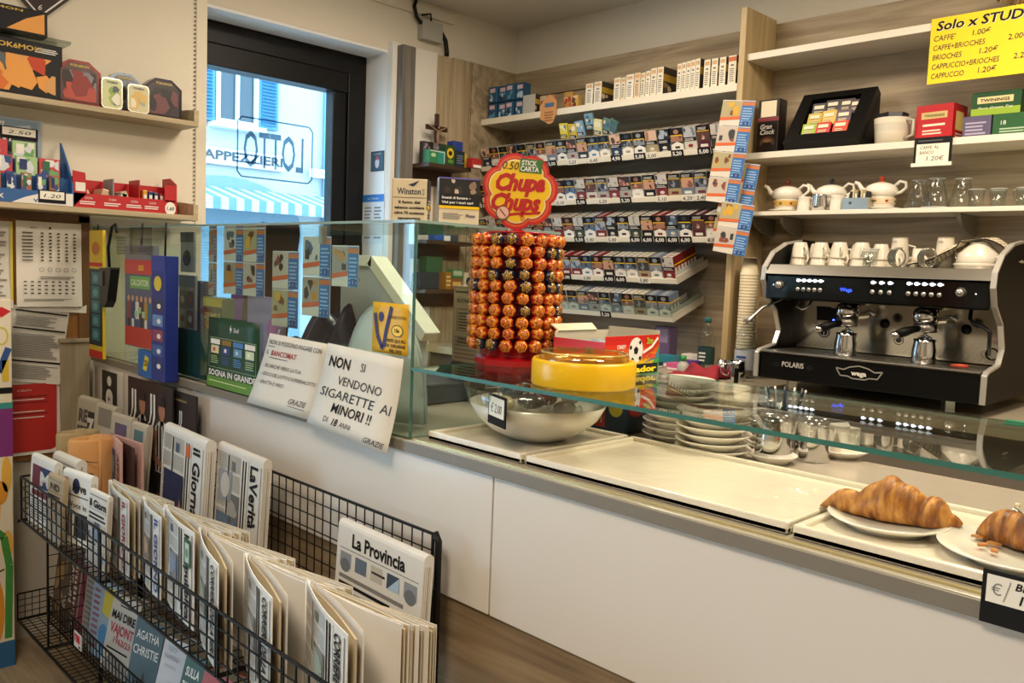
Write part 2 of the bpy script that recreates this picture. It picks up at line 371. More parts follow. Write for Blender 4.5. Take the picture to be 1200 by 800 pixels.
def card_box(y0, y1, z0, z1, x1, d, lab, pic):
    t = T('card_game_box', lab, 'box', (x1 - d / 2, (y0 + y1) / 2, z0), 'card game boxes on the upper shelf')
    G().box(x1 - d, x1, y0, y1, z0, z1, DK).build('carton', t, bevel=.002)
    g = G(); s = Sheet(g, (x1, y0, z0), (0, 1, 0), (0, 0, 1)); w, h = y1 - y0, z1 - z0
    s.rect(.005, .005, w - .005, h - .005, M('#12141a', .4, sp=.3)); s.text('POKéMON', w * .52, h * .83, h * .09, M('#d7b34a', .4), bold=.02, w=w * .5)
    if pic:
        random.seed(31); s.blot(w * .15, h * .06, w * .92, h * .72, [FLAME[0], FLAME[1], FLAME[2], M('#8a4a2a', .5), M('#5a6068', .5), M('#d8a060', .5)], 16, 2); s.blot(w * .35, h * .12, w * .75, h * .6, [FLAME[0], FLAME[2]], 3, 7)
        s.poly([(w * .05, h * .95), (w * .3, h * .6), (w * .12, h * .98)], M('#8b8d92', .4), 2); s.poly([(w * .1, h * .6), (w * .02, h * .9), (w * .05, h * .95)], M('#a6a8ad', .4), 2)
        s.bars(w * .7, h * .82, w * .95, h * .92, 3, WHITE, 2)
    else:
        s.poly([(w * .62, h * .1), (w * .97, h * .1), (w * .97, h * .9), (w * .8, h * .6)], FLAME[2], 2)
    g.build('front_print', t)
card_box(.68, .962, 1.906, 2.085, -3.155, .07, 'black card game box with an orange flame picture on its front', True)
card_box(.6, .92, 2.107, 2.19, -3.165, .06, 'flat black card game box on the clear riser above the flame box', False)
g = G(); g.box(-3.285, -3.14, .5, .985, 2.095, 2.105, pane('#dfe4e2', 1.2, key='ac')); g.box(-3.285, -3.275, .5, .98, 1.906, 2.095, pane('#dfe4e2', 1.2, key='ac'))
one(g, 'acrylic_riser', 'clear acrylic riser shelf between the two black card game boxes', 'riser', (-3.21, .75, 1.906))
def octo(y0, y1, z0, z1, x1, d, col, lab, tex, ch=.28):
    t = T('collector_tin', lab, 'tin', (x1 - d / 2, (y0 + y1) / 2, z0), 'collector tins on the upper shelf'); w, h = y1 - y0, z1 - z0; c = ch * w
    pr = [(y0, z0), (y1, z0), (y1, z1 - c * .8), (y1 - c, z1), (y0 + c, z1), (y0, z1 - c * .8)]
    G().prism([(x1 - d, y, z) for y, z in pr], (d, 0, 0), M(col, .25, .6)).build('tin_body', t, bevel=.003)
    pi = [((y - (y0 + y1) / 2) * .86 + (y0 + y1) / 2, (z - (z0 + z1) / 2) * .88 + (z0 + z1) / 2) for y, z in pr]
    g = G(); s = Sheet(g, (x1 + .001, y0, z0), (0, 1, 0), (0, 0, 1)); s.poly([(y - y0, z - z0) for y, z in pi], M(tex[0], .3), 1)
    s.blot(w * .12, h * .08, w * .88, h * .75, [M(q, .4) for q in tex[1:]], 16, 2); s.text('POKéMON', w * .5, h * .84, h * .06, M('#d8c06a', .4), bold=.02, w=w * .42, l=8); g.build('lid_print', t)
octo(.945, 1.085, 1.906, 2.052, -3.155, .085, '#5a1f1c', 'large dark red octagonal collector tin beside the black card boxes', ['#4a1a1a', '#8a2a26', '#7d8088', '#b04838', '#2b1516'])
octo(1.12, 1.232, 1.906, 2.044, -3.185, .07, '#5c6470', 'grey blue octagonal collector tin behind the small green tin', ['#6a7380', '#8f99a6', '#4a525e', '#a9b2bb'])
octo(1.24, 1.375, 1.906, 2.045, -3.165, .07, '#2a2228', 'dark octagonal collector tin nearest the window end of the upper shelf', ['#2c242b', '#6b3a40', '#8a4a50', '#1c181c'])
def mini(y0, y1, z0, z1, x1, lab, tex):
    t = T('pocket_tin', lab, 'tin', (x1 - .014, (y0 + y1) / 2, z0), 'pocket tins on the upper shelf'); w, h = y1 - y0, z1 - z0; rr = .014
    def outline(k):
        o = []
        for cx, cy, a0 in [(w - rr, rr, -90), (w - rr, h - rr, 0), (rr, h - rr, 90), (rr, rr, 180)]:
            for j in range(5):
                a = R(a0 + j * 22.5); o.append((cx + rr * math.cos(a), cy + rr * math.sin(a)))
        return [((x - w / 2) * k + w / 2, (y - h / 2) * k + h / 2) for x, y in o]
    G().prism([(x1 - .028, y0 + x, z0 + y) for x, y in outline(1)], (.028, 0, 0), M('#b9b7a5', .25, .8)).build('tin_body', t, bevel=.002)
    g = G(); s = Sheet(g, (x1, y0, z0), (0, 1, 0), (0, 0, 1)); s.poly(outline(.9), M(tex[0], .3), 1); s.blot(w * .15, h * .12, w * .85, h * .75, [M(q, .4) for q in tex[1:]], 8, 2)
    s.text('POKéMON', w / 2, h * .82, h * .07, M('#4a5a7a', .4), bold=.02, w=w * .5, l=5); g.build('lid_print', t)
mini(1.083, 1.155, 1.906, 2.012, -3.145, 'small green and white rounded tin in front of the grey blue tin', ['#c9cf9a', '#8fae5a', '#e6e6d8', '#56606a', '#a9bf6a'])
mini(1.172, 1.248, 1.906, 2.005, -3.145, 'small cream rounded tin between the green tin and the dark tin', ['#cfc79f', '#d9b86a', '#e9e2c8', '#9fb0a0'])

# blue gum display: stepped tray with gum packets
gd = T('gum_display', 'blue stepped cardboard gum display on the lower left shelf', 'display', (-3.2, .75, 1.556))
BL = M('#2c5f9e', .5)
g = G(); g.box(-3.275, -3.265, .55, .925, 1.556, 1.845, M('#8fa3b5', .5)); g.build('header_card', gd)
g = G(); s = Sheet(g, (-3.265, .55, 1.556), (0, 1, 0), (0, 0, 1)); s.rect(.01, .1, .365, .283, M('#7d93a8', .5)); s.poly([(.2, .19), (.365, .16), (.365, .22), (.25, .24)], M('#39434f', .5), 2); s.poly([(.24, .25), (.34, .27), (.36, .24), (.3, .23)], M('#b8c4cc', .5), 2)
s.text('VIVI', .235, .25, .025, WHITE, bold=.02, sh=.2); s.text('MOMENT', .22, .21, .025, WHITE, bold=.02, sh=.2, l=3); s.text('INTENSI', .2, .172, .025, WHITE, bold=.02, sh=.2, l=3); g.build('header_print', gd)
g = G()
for i, (x0, x1, h) in enumerate([(-3.265, -3.22, .15), (-3.22, -3.18, .095), (-3.18, -3.143, .04)]): g.box(x0, x1, .4, .985, 1.556, 1.556 + h, BL)
g.prism([(-3.265, .985, 1.556), (-3.14, .985, 1.556), (-3.14, .985, 1.63), (-3.19, .985, 1.70), (-3.265, .985, 1.78)], (0, .006, 0), BL); g.box(-3.143, -3.139, .4, .99, 1.556, 1.60, BL)
g.build('stepped_tray', gd)
g = G(); s = Sheet(g, (-3.139, .4, 1.556), (0, 1, 0), (0, 0, 1)); s.poly([(.4, 0), (.588, 0), (.588, .042), (.5, .04), (.44, .02)], WHITE); s.text('VIVIDENT', .51, .006, .011, M('#1e4f96', .5), bold=.03, l=3, w=.09)
s.text('X', .37, .012, .015, WHITE, bold=.03); g.build('front_print', gd)
GUM = ['#c8404a', '#d3e4d6', '#a06a4c', '#3f66ac', '#a9cc92', '#dfe4dc', '#2f4a86', '#8fc8b8']
n = 0
for x, zb, ys, w, h, nm in [(-3.235, 1.7065, (.58, .66, .745, .83), .07, .06, 'top'), (-3.195, 1.6515, (.60, .645, .69, .755, .83, .90), .034, .062, 'middle'), (-3.155, 1.5965, (.55, .60, .70, .745, .79, .835, .88, .92), .03, .06, 'front')]:
    for k, y in enumerate(ys):
        c = GUM[(n * 3 + k) % 8]; ww = .064 if (nm == 'middle' and k >= 3) else w; t = G(); t.box(x - .012, x, y, y + ww, zb, zb + h, M(c, .4)); s = Sheet(t, (x, y, zb), (0, 1, 0), (0, 0, 1))
        s.blot(ww * .06, h * .06, ww * .94, h * .94, [M('#e4e8e0', .4), M('#2c4f8a', .4), M('#6fa86a', .4), M('#d8dfe6', .4)], 6, 1); s.rect(ww * .15, h * .3, ww * .5, h * .85, M(['#f0efe6', '#1c2f6a', '#2f6a4a'][k % 3], .4), 4)
        one(t, 'gum_packet', '%s gum packet, %s from the red box, %s step of the blue display' % ({'#c8404a': 'red', '#d3e4d6': 'mint white', '#a06a4c': 'brown', '#3f66ac': 'blue', '#a9cc92': 'pale green', '#dfe4dc': 'white', '#2f4a86': 'navy', '#8fc8b8': 'aqua'}[c], ORD[len(ys) - 1 - k], nm), 'gum', (x - .006, y + ww / 2, zb), 'gum packets in the blue display'); n += 1
def price_card(name, lab, O, ux, w, h, txt, band=INK, th=.003):
    O = Vector(O); ux = Vector(ux); uz = Vector((0, 0, 1)); nrm = ux.cross(uz)
    t = T(name, lab, 'price tag', tuple(O + ux * w / 2))
    g = G(); g.prism([O, O + ux * w, O + ux * w + uz * h, O + uz * h], -nrm * th, band); g.build('card', t)
    g = G(); s = Sheet(g, O, ux, uz); s.rect(w * .06, h * .28, w * .94, h * .92, M('#f0ece0', .6)); s.text(txt, w * .5, h * .42, h * .3, INK, sh=.2, w=w * .62); g.build('lettering', t); return t
price_card('price_tag', 'black framed 2,50 price tag on the gum display header', (-3.262, .80, 1.775), (0, 1, 0), .115, .04, '2.50')
price_card('price_tag', 'black framed 1,20 price tag at the front of the gum display', (-3.137, .88, 1.562), (0, 1, 0), .085, .042, '1.20')
price_card('price_tag', 'black framed 2,40 price tag at the frame edge of the gum display', (-3.137, .68, 1.575), (0, 1, 0), .07, .04, '2.40')

# red sweet display box
rb = T('sweet_display_box', 'long red cardboard display box of wrapped biscuits on the lower left shelf', 'box', (-3.18, 1.165, 1.556)); RD = M('#b8141c', .45)
g = G(); y0, y1 = .99, 1.345
g.box(-3.26, -3.145, y0, y1, 1.556, 1.56, RD); g.box(-3.15, -3.145, y0, y1, 1.56, 1.605, RD); g.box(-3.265, -3.26, y0, y1, 1.556, 1.66, RD); g.box(-3.26, -3.15, y0, y0 + .004, 1.56, 1.66, RD)
g.prism([(-3.265, y1, 1.556), (-3.145, y1, 1.556), (-3.145, y1, 1.665), (-3.2, y1, 1.69), (-3.265, y1, 1.69)], (0, .005, 0), RD)
g.prism([(-3.145, y0, 1.556), (-3.145, y0 + .045, 1.605), (-3.145, y0 + .04, 1.675), (-3.145, y0, 1.68)], (-.004, 0, 0), RD)
g.box(-3.15, -3.145, y1 - .04, y1, 1.6, 1.66, RD); g.build('carton', rb)
g = G(); g.box(-3.25, -3.155, 1.125, 1.129, 1.56, 1.665, M('#8f8f8f', .5)); g.build('divider', rb); g = G(); g.box(-3.25, -3.155, 1.215, 1.219, 1.56, 1.67, RD); g.build('divider', rb)
g = G(); s = Sheet(g, (-3.145, y0, 1.556), (0, 1, 0), (0, 0, 1))
for x in (.05, .13, .205, .27): s.text('CON', x, .03, .008, WHITE); s.bars(x - .028, .012, x + .028, .026, 2, WHITE)
s.rect(.008, .055, .04, .085, M('#e8e2d8', .5)); g.build('lettering', rb)
g = G(); s = Sheet(g, (-3.143, 1.325, 1.575), (0, 1, 0), (0, 0, 1)); s.disc(0, 0, .02, M('#f0ece2', .5), ry=.024); s.text('1.60', 0, -.006, .013, INK, sh=.2, bold=.01, l=3); g.build('price_sticker', rb)
for k in range(6):
    y = 1.02 + k * .033; c = ['#e8d8c0', '#d6c7b0', '#c9a98a', '#b9a58f', '#d8cfc2', '#c4b49a'][k]
    t = G(); t.T = TR(-3.2, y, 1.56, 0) @ Matrix.Rotation(R(20 if k % 2 else -14), 4, 'X'); t.box(-.045, .045, -.011, .011, 0, .052 + (k % 3) * .008, M(c, .25)); s = Sheet(t, (.045, -.011, 0), (0, 1, 0), (0, 0, 1)); s.rect(.003, .01, .019, .03, M('#a8322c', .4))
    one(t, 'wrapped_biscuit', 'cream wrapped biscuit, %s from the blue display in the red box' % ORD[k], 'biscuit', (-3.2, y, 1.56), 'biscuits in the red box', bevel=.003)
for k, (c, nm) in enumerate([('#d69a3a', 'orange'), ('#2b3f6b', 'navy'), ('#1f2f55', 'dark blue'), ('#9c2330', 'crimson')]):
    y = 1.232 + k * .02; t = G(); t.box(-3.235, -3.16, y, y + .016, 1.56, 1.636 - k * .003, M(c, .3)); s = Sheet(t, (-3.16, y, 1.56), (0, 1, 0), (0, 0, 1)); s.rect(.003, .04, .013, .06, WHITE)
    one(t, 'sweet_packet', '%s sweet packet standing at the window end of the red box' % nm, 'sweets', (-3.2, y, 1.56), 'sweet packets in the red box', bevel=.002)
# diamond sign
t = T('diamond_sign', 'dark brown diamond sign with a white line border high on the cream panel', 'sign', (XW + .006, .93, 2.185)); g = G()
def dia(r, x): return [(x, .93, 2.33 - r), (x, .93 + r, 2.33), (x, .93, 2.33 + r), (x, .93 - r, 2.33)]
g.prism(dia(.145, XW + .006), (.006, 0, 0), M('#2a1a18', .5)); g.build('plate', t)
g = G(); s = Sheet(g, (XW + .012, .93, 2.33), (0, 1, 0), (0, 0, 1)); s.line([(0, -.128), (.128, 0), (0, .128), (-.128, 0), (0, -.128)], .005, WHITE); s.text('6', .0, -.108, .02, WHITE, sh=.3)
s.line([(-.02, -.06), (.01, -.02), (.03, -.05)], .005, WHITE); g.build('line_print', t)

# ------------------------------------------------------------ cable trunking, junction box
g = G(); g.box(XP, XP + .02, -.2, 2.82, 2.605, 2.655, M('#d8d2c4', .6)); one(g, 'cable_trunking', 'white plastic cable trunking along the top of the street wall', 'trunking', (XP, 1.3, 2.605), bevel=.003)
t = T('junction_box', 'grey square junction box with black cables above the white column', 'junction box', (XP, 2.655, 2.49)); g = G(); g.box(XP, XP + .045, 2.60, 2.725, 2.488, 2.58, M('#a7a69f', .6)); g.build('box', t, bevel=.004)
g = G(); g.tube([(XP + .02, 2.575, 2.672), (XP + .03, 2.555, 2.63), (XP + .03, 2.57, 2.585), (XP + .03, 2.6, 2.56)], .009, 8, BLACK); g.build('cable', t)
g = G(); g.tube([(XP + .03, 2.72, 2.55), (XP + .035, 2.75, 2.51), (XP + .03, 2.765, 2.46), (XP + .03, 2.765, 2.44)], .011, 8, BLACK); g.build('cable', t)
g = G(); g.tube([(XP + .03, 2.60, 2.60), (XP + .05, 2.64, 2.61), (XP + .03, 2.66, 2.58)], .005, 8, BLACK); g.build('cable', t)

# ------------------------------------------------------------ notice board, papers
g = G(); g.box(XP + .001, XW + .002, -.2, 1.05, .66, 1.53, wood('#9a6a34', '#7c5226', 2)); g.box(XP + .001, XW + .012, 1.05, 1.088, 1.09, 1.53, wood('#6e4a28', '#573a1f', 2)); g.box(XP + .001, XW + .012, -.2, 1.088, 1.508, 1.535, wood('#6e4a28', '#573a1f', 1))
o = one(g, 'notice_board', 'brown wood notice board on the left wall under the shelves', 'notice board', (XW, .5, .66))
g = G(); g.ball((XW + .004, 1.005, 1.20), .004, BLACK, 8, 6); g.build('screw', o)
def wall_sheet(name, lab, y0, y1, z0, z1, tilt, col, fn, x=XW + .003, group='papers on the notice board'):
    t = T(name, lab, 'paper', (x, (y0 + y1) / 2, z0), group); w, h = y1 - y0, z1 - z0
    c, q = math.cos(tilt), math.sin(tilt); O = Vector((x, y0, z0)); ux = Vector((0, c, q)); uy = Vector((0, -q, c))
    g = G(); g.grid(lambda u, v: tuple(O + ux * (u * w) + uy * (v * h) + Vector((.002 + .007 * (1 - v) ** 2 * (.4 + u), 0, 0))), 6, 6, col); g.build('sheet', t)
    g = G(); s = Sheet(g, O + Vector((.0095, 0, 0)), ux, uy); fn(s, w, h); g.build('print', t); return t
def table_print(s, w, h):
    s.text('ORARIO', w * .25, h * .92, h * .014, INK, bold=.02); s.disc(w * .5, h * .93, .004, INK)
    for i in range(9):
        s.rect(w * .08, h * (.86 - i * .04), w * .24, h * (.872 - i * .04), DGREY)
        for j in range(5): s.rect(w * (.36 + j * .125), h * (.86 - i * .04), w * (.40 + j * .125), h * (.875 - i * .04), INK)
    for j in range(5): s.ring(w * (.37 + j * .125), h * .44, w * .035, .0012, DGREY)
    s.bars(w * .35, h * .33, w * .9, h * .37, 2, GREYINK)
    for i in range(4):
        for j in range(8): s.rect(w * (.1 + j * .105), h * (.29 - i * .045), w * (.145 + j * .105), h * (.302 - i * .045), INK)
    s.bars(w * .1, h * .07, w * .9, h * .1, 2, GREYINK)
def letter_print(s, w, h):
    for z in (.93, .70, .27): s.rect(w * .05, h * z, w * .96, h * (z + .022), INK, 2)
    s.bars(w * .08, h * .75, w * .8, h * .9, 6, GREYINK); s.bars(w * .05, h * .33, w * .95, h * .66, 15, GREYINK); s.bars(w * .05, h * .05, w * .93, h * .24, 9, GREYINK)
wall_sheet('spare_sheet', 'white sheet peeping out behind the timetable sheet', .865, 1.075, 1.192, 1.49, R(-3), PAPER, lambda s, w, h: s.bars(w * .1, h * .1, w * .95, h * .2, 4, GREYINK), XW + .002)
wall_sheet('timetable_sheet', 'white printed timetable sheet, topmost on the notice board', .848, 1.058, 1.205, 1.502, R(0), M('#e2ded4', .85), table_print, XW + .012)
wall_sheet('bordered_sheet', 'white sheet with a yellow edge beside the timetable', .63, .838, 1.2, 1.497, 0, PAPER, lambda s, w, h: (s.rect(w * .965, 0, w, h, M('#cfc23a', .7)), s.bars(w * .1, h * .1, w * .93, h * .9, 22, GREYINK)), XW + .004)
wall_sheet('letter_sheet', 'tilted white letter with three black bars under the timetable', .80, .985, .95, 1.215, R(-8), M('#d8d4ca', .85), letter_print, XW + .004)
def red_print(s, w, h):
    s.rect(.012, .012, w - .012, h - .012, M('#b5241e', .6)); s.text('IL GELATO', w * .45, h * .86, h * .025, WHITE, l=2)
    for k, z in enumerate((.78, .74, .7, .58, .545, .5)): s.rect(w * (.2 + .04 * (k % 3)), h * z, w * (.8 - .05 * (k % 2)), h * (z + .012), [M('#5a0f0c', .6), WHITE][k % 2], 2)
wall_sheet('red_notice', 'red notice with a white border low on the notice board', .775, .985, .68, .945, 0, M('#ded6cc', .8), red_print, XW + .004)
wall_sheet('red_white_card', 'small red and white card beside the red notice', .72, .80, .645, .915, 0, M('#a5261f', .6), lambda s, w, h: (s.rect(.01, h * .35, w, h * .65, WHITE, 1), s.line([(.02, h * .4), (w * .9, h * .6)], .01, RED, 2), s.line([(.02, h * .6), (w * .9, h * .4)], .01, RED, 2), s.rect(.02, .02, w * .7, h * .3, WHITE, 1)), XW + .014)
# floor display standee at the left edge
t = T('cardboard_standee', 'tall white cardboard floor display printed with orange patches and green stems', 'standee', (-3.18, .63, 0)); x1 = -3.11
G().box(-3.24, x1, .46, .79, 0, 1.24, M('#e0d6c0', .6)).build('carton', t, bevel=.004)
g = G(); s = Sheet(g, (x1, .46, 0), (0, 1, 0), (0, 0, 1)); OR = M('#d9932a', .6); OR2 = M('#e6b04a', .6)
s.rect(0, 0, .33, .09, M('#28618f', .6)); s.rect(0, .72, .33, .88, M('#7c2a78', .6))
for y, z, r, ry in [(.25, .55, .07, .11), (.31, .66, .03, .06), (.27, .2, .05, .12), (.22, .35, .05, .07), (.31, .42, .035, .05), (.29, .6, .04, .04)]: s.disc(y, z, r * .5 if y > .3 else r * .6, [OR, OR2][int(z * 50) % 2], 2, ry)
s.line([(.2, .5), (.26, .49), (.3, .45), (.315, .35), (.31, .1)], .022, M('#3f8a3c', .6), 3); s.line([(.24, .32), (.3, .34)], .006, M('#4a3a20', .6), 4)
s.rect(.0, .88, .33, .9, M('#2f8f88', .6), 2); s.rect(.27, .93, .33, .95, INK, 2); s.line([(.26, 1.06), (.29, 1.0), (.32, 1.08)], .02, M('#27518f', .6), 2); s.rect(.3, .97, .32, 1.04, M('#d7b52c', .6), 2)
s.poly([(.28, 1.2), (.3, 1.215), (.328, 1.2), (.3, 1.18)], RED, 2); s.ring(.3, 1.12, .02, .005, M('#c9c32c', .6), 2, ry=.03); g.build('front_print', t)
# ------------------------------------------------------------ serving counter
YC = 1.1; ZT = 1.032
ct = T('serving_counter', 'long white shop counter with a grey edge strip and wood plinth', 'counter', (-1, 1.42, 0))
LAM = M('#dcd6cd', .28, coat=.15, v=.015, vs=2)
for a, b in [(XW + .005, -1.137), (-1.133, 1.3)]:
    g = G(); g.box(a, b, YC, YC + .02, .734, 1.009, LAM); g.build('front_panel', ct, bevel=.0015)
g = G(); g.box(XW + .005, 1.3, YC + .006, YC + .03, 0, .732, wood('#a08b6c', '#705d45', 0)); g.build('plinth_panel', ct)
g = G(); g.box(XW + .005, 1.3, YC + .03, 1.74, 0, 1.0, M('#8a8378', .7)); g.build('carcass', ct)
g = G(); g.box(XW + .005, 1.3, YC - .004, 1.75, 1.01, ZT, M('#a49c8c', .22, v=.05, vs=25)); g.build('worktop', ct, bevel=.002)
g = G(); g.box(XW + .005, 1.3, YC - .008, YC - .0042, 1.008, 1.03, M('#7e776b', .4, v=.06, vs=40)); g.build('edge_strip', ct, bevel=.001)
g = G(); g.box(XW + .005, 1.3, YC + .008, YC + .016, ZT, ZT + .003, M('#c9b98a', .3, .8)); g.build('glass_channel', ct)

# tall glass case on the window half of the counter, long glass shelf on the other half
gc = T('glass_case', 'tall clear glass screen and top over the window half of the counter', 'glass case', (-2.3, 1.3, ZT))
XR = -1.40; ZG = 1.4955
def slab(g, x0, x1, y0, y1, z0, z1, m, e, ax, rear=None):
    """glass plate whose narrow sides are green"""
    P = [(x0, y0, z0), (x1, y0, z0), (x1, y1, z0), (x0, y1, z0), (x0, y0, z1), (x1, y0, z1), (x1, y1, z1), (x0, y1, z1)]
    F = {(2, -1): (0, 3, 2, 1), (2, 1): (4, 5, 6, 7), (1, -1): (0, 1, 5, 4), (0, 1): (1, 2, 6, 5), (1, 1): (2, 3, 7, 6), (0, -1): (3, 0, 4, 7)}
    for k, f in F.items(): g.add([P[i] for i in f], [(0, 1, 2, 3)], m if k[0] == ax else (rear if rear and k == (1, 1) else e))
g = G(); slab(g, XW + .01, XR, YC + .001, YC + .009, ZT + .003, ZG - .008, GLASS, EDGE, 1); g.build('front_pane', gc)
g = G(); slab(g, XR - .008, XR, YC + .0095, 1.52, ZT + .003, ZG - .008, GLASS, EDGE, 0); g.build('side_pane', gc)
g = G(); slab(g, XW + .01, XR + .002, YC, 1.55, ZG - .006, ZG, GLASS, M('#86a09a', .15, sp=.8), 2); g.build('top_pane', gc)
for x in (-1.78, -1.30 - .13):
    g = G(); g.box(x, x + .016, YC + .01, YC + .022, ZG - .05, ZG - .009, M('#a9a69c', .3, .7)); g.build('clip', gc)
gs = T('glass_shelf', 'long clear glass shelf with a green edge over the trays', 'glass shelf', (-.2, 1.35, 1.18))
EDGE2 = M('#3a6f62', .3, sp=.3)
g = G(); slab(g, XR + .004, 1.2, YC, 1.535, 1.18, 1.1875, pane('#f5faf6', 1.0, key='sh'), EDGE2, 2, pane('#cfe4dc', 1.5, key='rear')); g.build('pane', gs)
for x in (-1.392, -.1, 1.1):
    g = G(); slab(g, x, x + .008, 1.45, 1.53, ZT, 1.18, GLASS, EDGE2, 0); g.build('support', gs)

# notices on the glass
def sheet_on(name, lab, pts, col, fn, y=YC - .0035, curl=.0, cat='notice', group='notices taped to the glass case'):
    """pts: four x,z corners, counter-clockwise from bottom left"""
    (xa, za), (xb, zb), (xc, zc), (xd, zd) = pts
    t = T(name, lab, cat, ((xa + xb) / 2, y, (za + zb) / 2), group); g = G()
    def f(u, v):
        x = (xa * (1 - u) + xb * u) * (1 - v) + (xd * (1 - u) + xc * u) * v; z = (za * (1 - u) + zb * u) * (1 - v) + (zd * (1 - u) + zc * u) * v
        return (x, y - curl * (1 - v) ** 2, z)
    g.grid(f, 4, 8, col); g.build('sheet', t, solid=.0008)
    ux = Vector((xc - xd, 0, zc - zd)); uy = Vector((xd - xa, 0, zd - za)); w = ux.length; h = uy.length
    g = G(); s = Sheet(g, (xa, y - .0012, za), ux, Vector((-ux.z, 0, ux.x)))
    s0 = s.P
    s.P = lambda a, b, l=1: Vector(f(min(1, max(0, a / w)), min(1, max(0, b / h)))) + Vector((0, -.0012 - .0003 * l, 0))
    fn(s, w, h); g.build('print', t); return t
def sisal(s, w, h):
    s.rect(.006, .004, w - .006, h * .17, M('#5c8a2c', .5)); s.poly([(w * .44, h * .86), (w * .47, h * .93), (w * .462, h * .88), (w * .49, h * .88), (w * .455, h * .8), (w * .46, h * .855)], WHITE, 2)
    s.text('Sisal', w * .57, h * .83, h * .065, WHITE, sh=.15); s.line([(w * .05, h * .3), (w * .05, h * .72), (w * .95, h * .72), (w * .95, h * .3), (w * .05, h * .3)], .0015, M('#8fae7a', .5), 2)
    for k, c in enumerate(['#e6e2d8', '#8a6d1e', '#3f78b8', '#e6e2d8']):
        x = w * (.07 + k * .225); s.rect(x, h * .63, x + w * .19, h * .70, M(c, .5), 2); s.rect(x + .004, h * .5, x + w * .17, h * .61, M(['#d9c9a0', '#2b3f86', '#5f8fb8', '#c9d4b0'][k], .5), 2); s.rect(x + .016, h * .53, x + w * .1, h * .58, M(['#b8534a', '#e6e2d8', '#b8c9d8', '#e8e4da'][k], .5), 3)
        s.bars(x + .004, h * .36, x + w * .17, h * .48, 4, M(['#8fae7a', '#35508a', '#4a86c0', '#8fae7a'][k], .5), 2)
    s.text('SOGNA IN GRANDE', w * .5, h * .185, h * .085, WHITE, bold=.025, w=w * .9); s.bars(w * .06, h * .1, w * .8, h * .125, 1, M('#cfe0a0', .5), 2)
sheet_on('lottery_poster', 'dark green lottery poster taped to the glass, left of the handwritten notices', [(-2.345, 1.03), (-2.035, 1.03), (-2.035, 1.232), (-2.33, 1.232)], M('#0f3d22', .45), sisal, YC - .004)
HB = M('#24242c', .6); HR = M('#a8221e', .6)
def bancomat(s, w, h):
    s.text('NON SI POSSONO PAGARE CON', w * .04, h * .86, h * .065, HB, al='l', sh=.15, w=w * .88); s.text('IL', w * .04, h * .72, h * .06, HB, al='l'); s.text('BANCOMAT', w * .12, h * .71, h * .075, HR, al='l', bold=.01, sh=.1); s.line([(w * .1, h * .68), (w * .42, h * .675)], .0015, HB, 2); s.line([(w * .03, h * .83), (w * .16, h * .83)], .0015, HB, 2)
    for k, q in enumerate(['- RICARICHE VERSO LA TUA', '- GIOCO DEL LOTTO E SUPERENALOTTO', '- GRATTA E VINCI']): s.text(q, w * .05, h * (.54 - k * .115), h * .052, HB, al='l', sh=.15, w=w * (.62, .88, .42)[k])
    s.text('GRAZIE', w * .74, h * .13, h * .075, HB, sh=.2); s.line([(w * .62, h * .1), (w * .87, h * .095)], .0015, HB, 2)
sheet_on('handwritten_notice', 'handwritten white notice with a red word, right of the green lottery poster', [(-2.062, 1.022), (-1.742, 1.022), (-1.705, 1.208), (-1.982, 1.212)], M('#dedad0', .8, v=.02, vs=6), bancomat, YC - .004, .02)
def minori(s, w, h):
    s.text('NON', w * .07, h * .74, h * .13, INK, al='l', bold=.02, sh=.1); s.text('SI', w * .50, h * .76, h * .1, HB, al='l'); s.text('VENDONO', w * .52, h * .55, h * .105, HB, sh=.1, w=w * .56); s.text('SIGARETTE  AI', w * .5, h * .38, h * .11, HB, sh=.1, w=w * .9)
    s.text('MINORI !!', w * .5, h * .22, h * .115, INK, bold=.012, sh=.1, w=w * .5); s.text('DI', w * .22, h * .09, h * .07, HB); s.text('18', w * .34, h * .08, h * .085, INK, bold=.02, sh=.2); s.text('ANNI', w * .47, h * .09, h * .06, HB, sh=.2); s.text('GRAZIE', w * .84, h * .03, h * .06, HB, sh=.2, w=w * .24)
sheet_on('handwritten_notice', 'handwritten white notice about minors at the corner of the glass case', [(-1.748, 1.018), (-1.43, 1.0), (-1.412, 1.203), (-1.70, 1.212)], M('#e0dcd2', .8, v=.02, vs=6), minori, YC - .009, .025)
def vsign(s, w, h):
    s.disc(w * .26, h * .72, w * .075, M('#2b1f52', .5), 2, ry=h * .1); s.line([(w * .08, h * .78), (w * .16, h * .35), (w * .3, h * .1), (w * .34, h * .12), (w * .42, h * .5), (w * .55, h * .93)], w * .09, M('#2b1f52', .5), 2)
    s.text('#VINCITORI', w * .72, h * .7, h * .06, INK, w=w * .48); s.disc(w * .72, h * .47, w * .17, M('#6b5f2a', .5), 2, ry=h * .12); s.disc(w * .72, h * .47, w * .14, YEL, 3, ry=h * .1); s.text('10e', w * .72, h * .44, h * .08, INK, bold=.03, l=4)
    for k, q in enumerate(['VINTI QUI PIÙ', 'DI 100.000€', 'NEL 2022']): s.text(q, w * .68, h * (.24 - k * .1), h * .065, INK, bold=.02, w=w * (.55, .55, .34)[k])
sheet_on('yellow_sticker', 'yellow winners sticker with a dark V figure at the corner of the glass case', [(-1.535, 1.208), (-1.408, 1.208), (-1.408, 1.318), (-1.535, 1.318)], M('#dba915', .45), vsign, YC - .002)
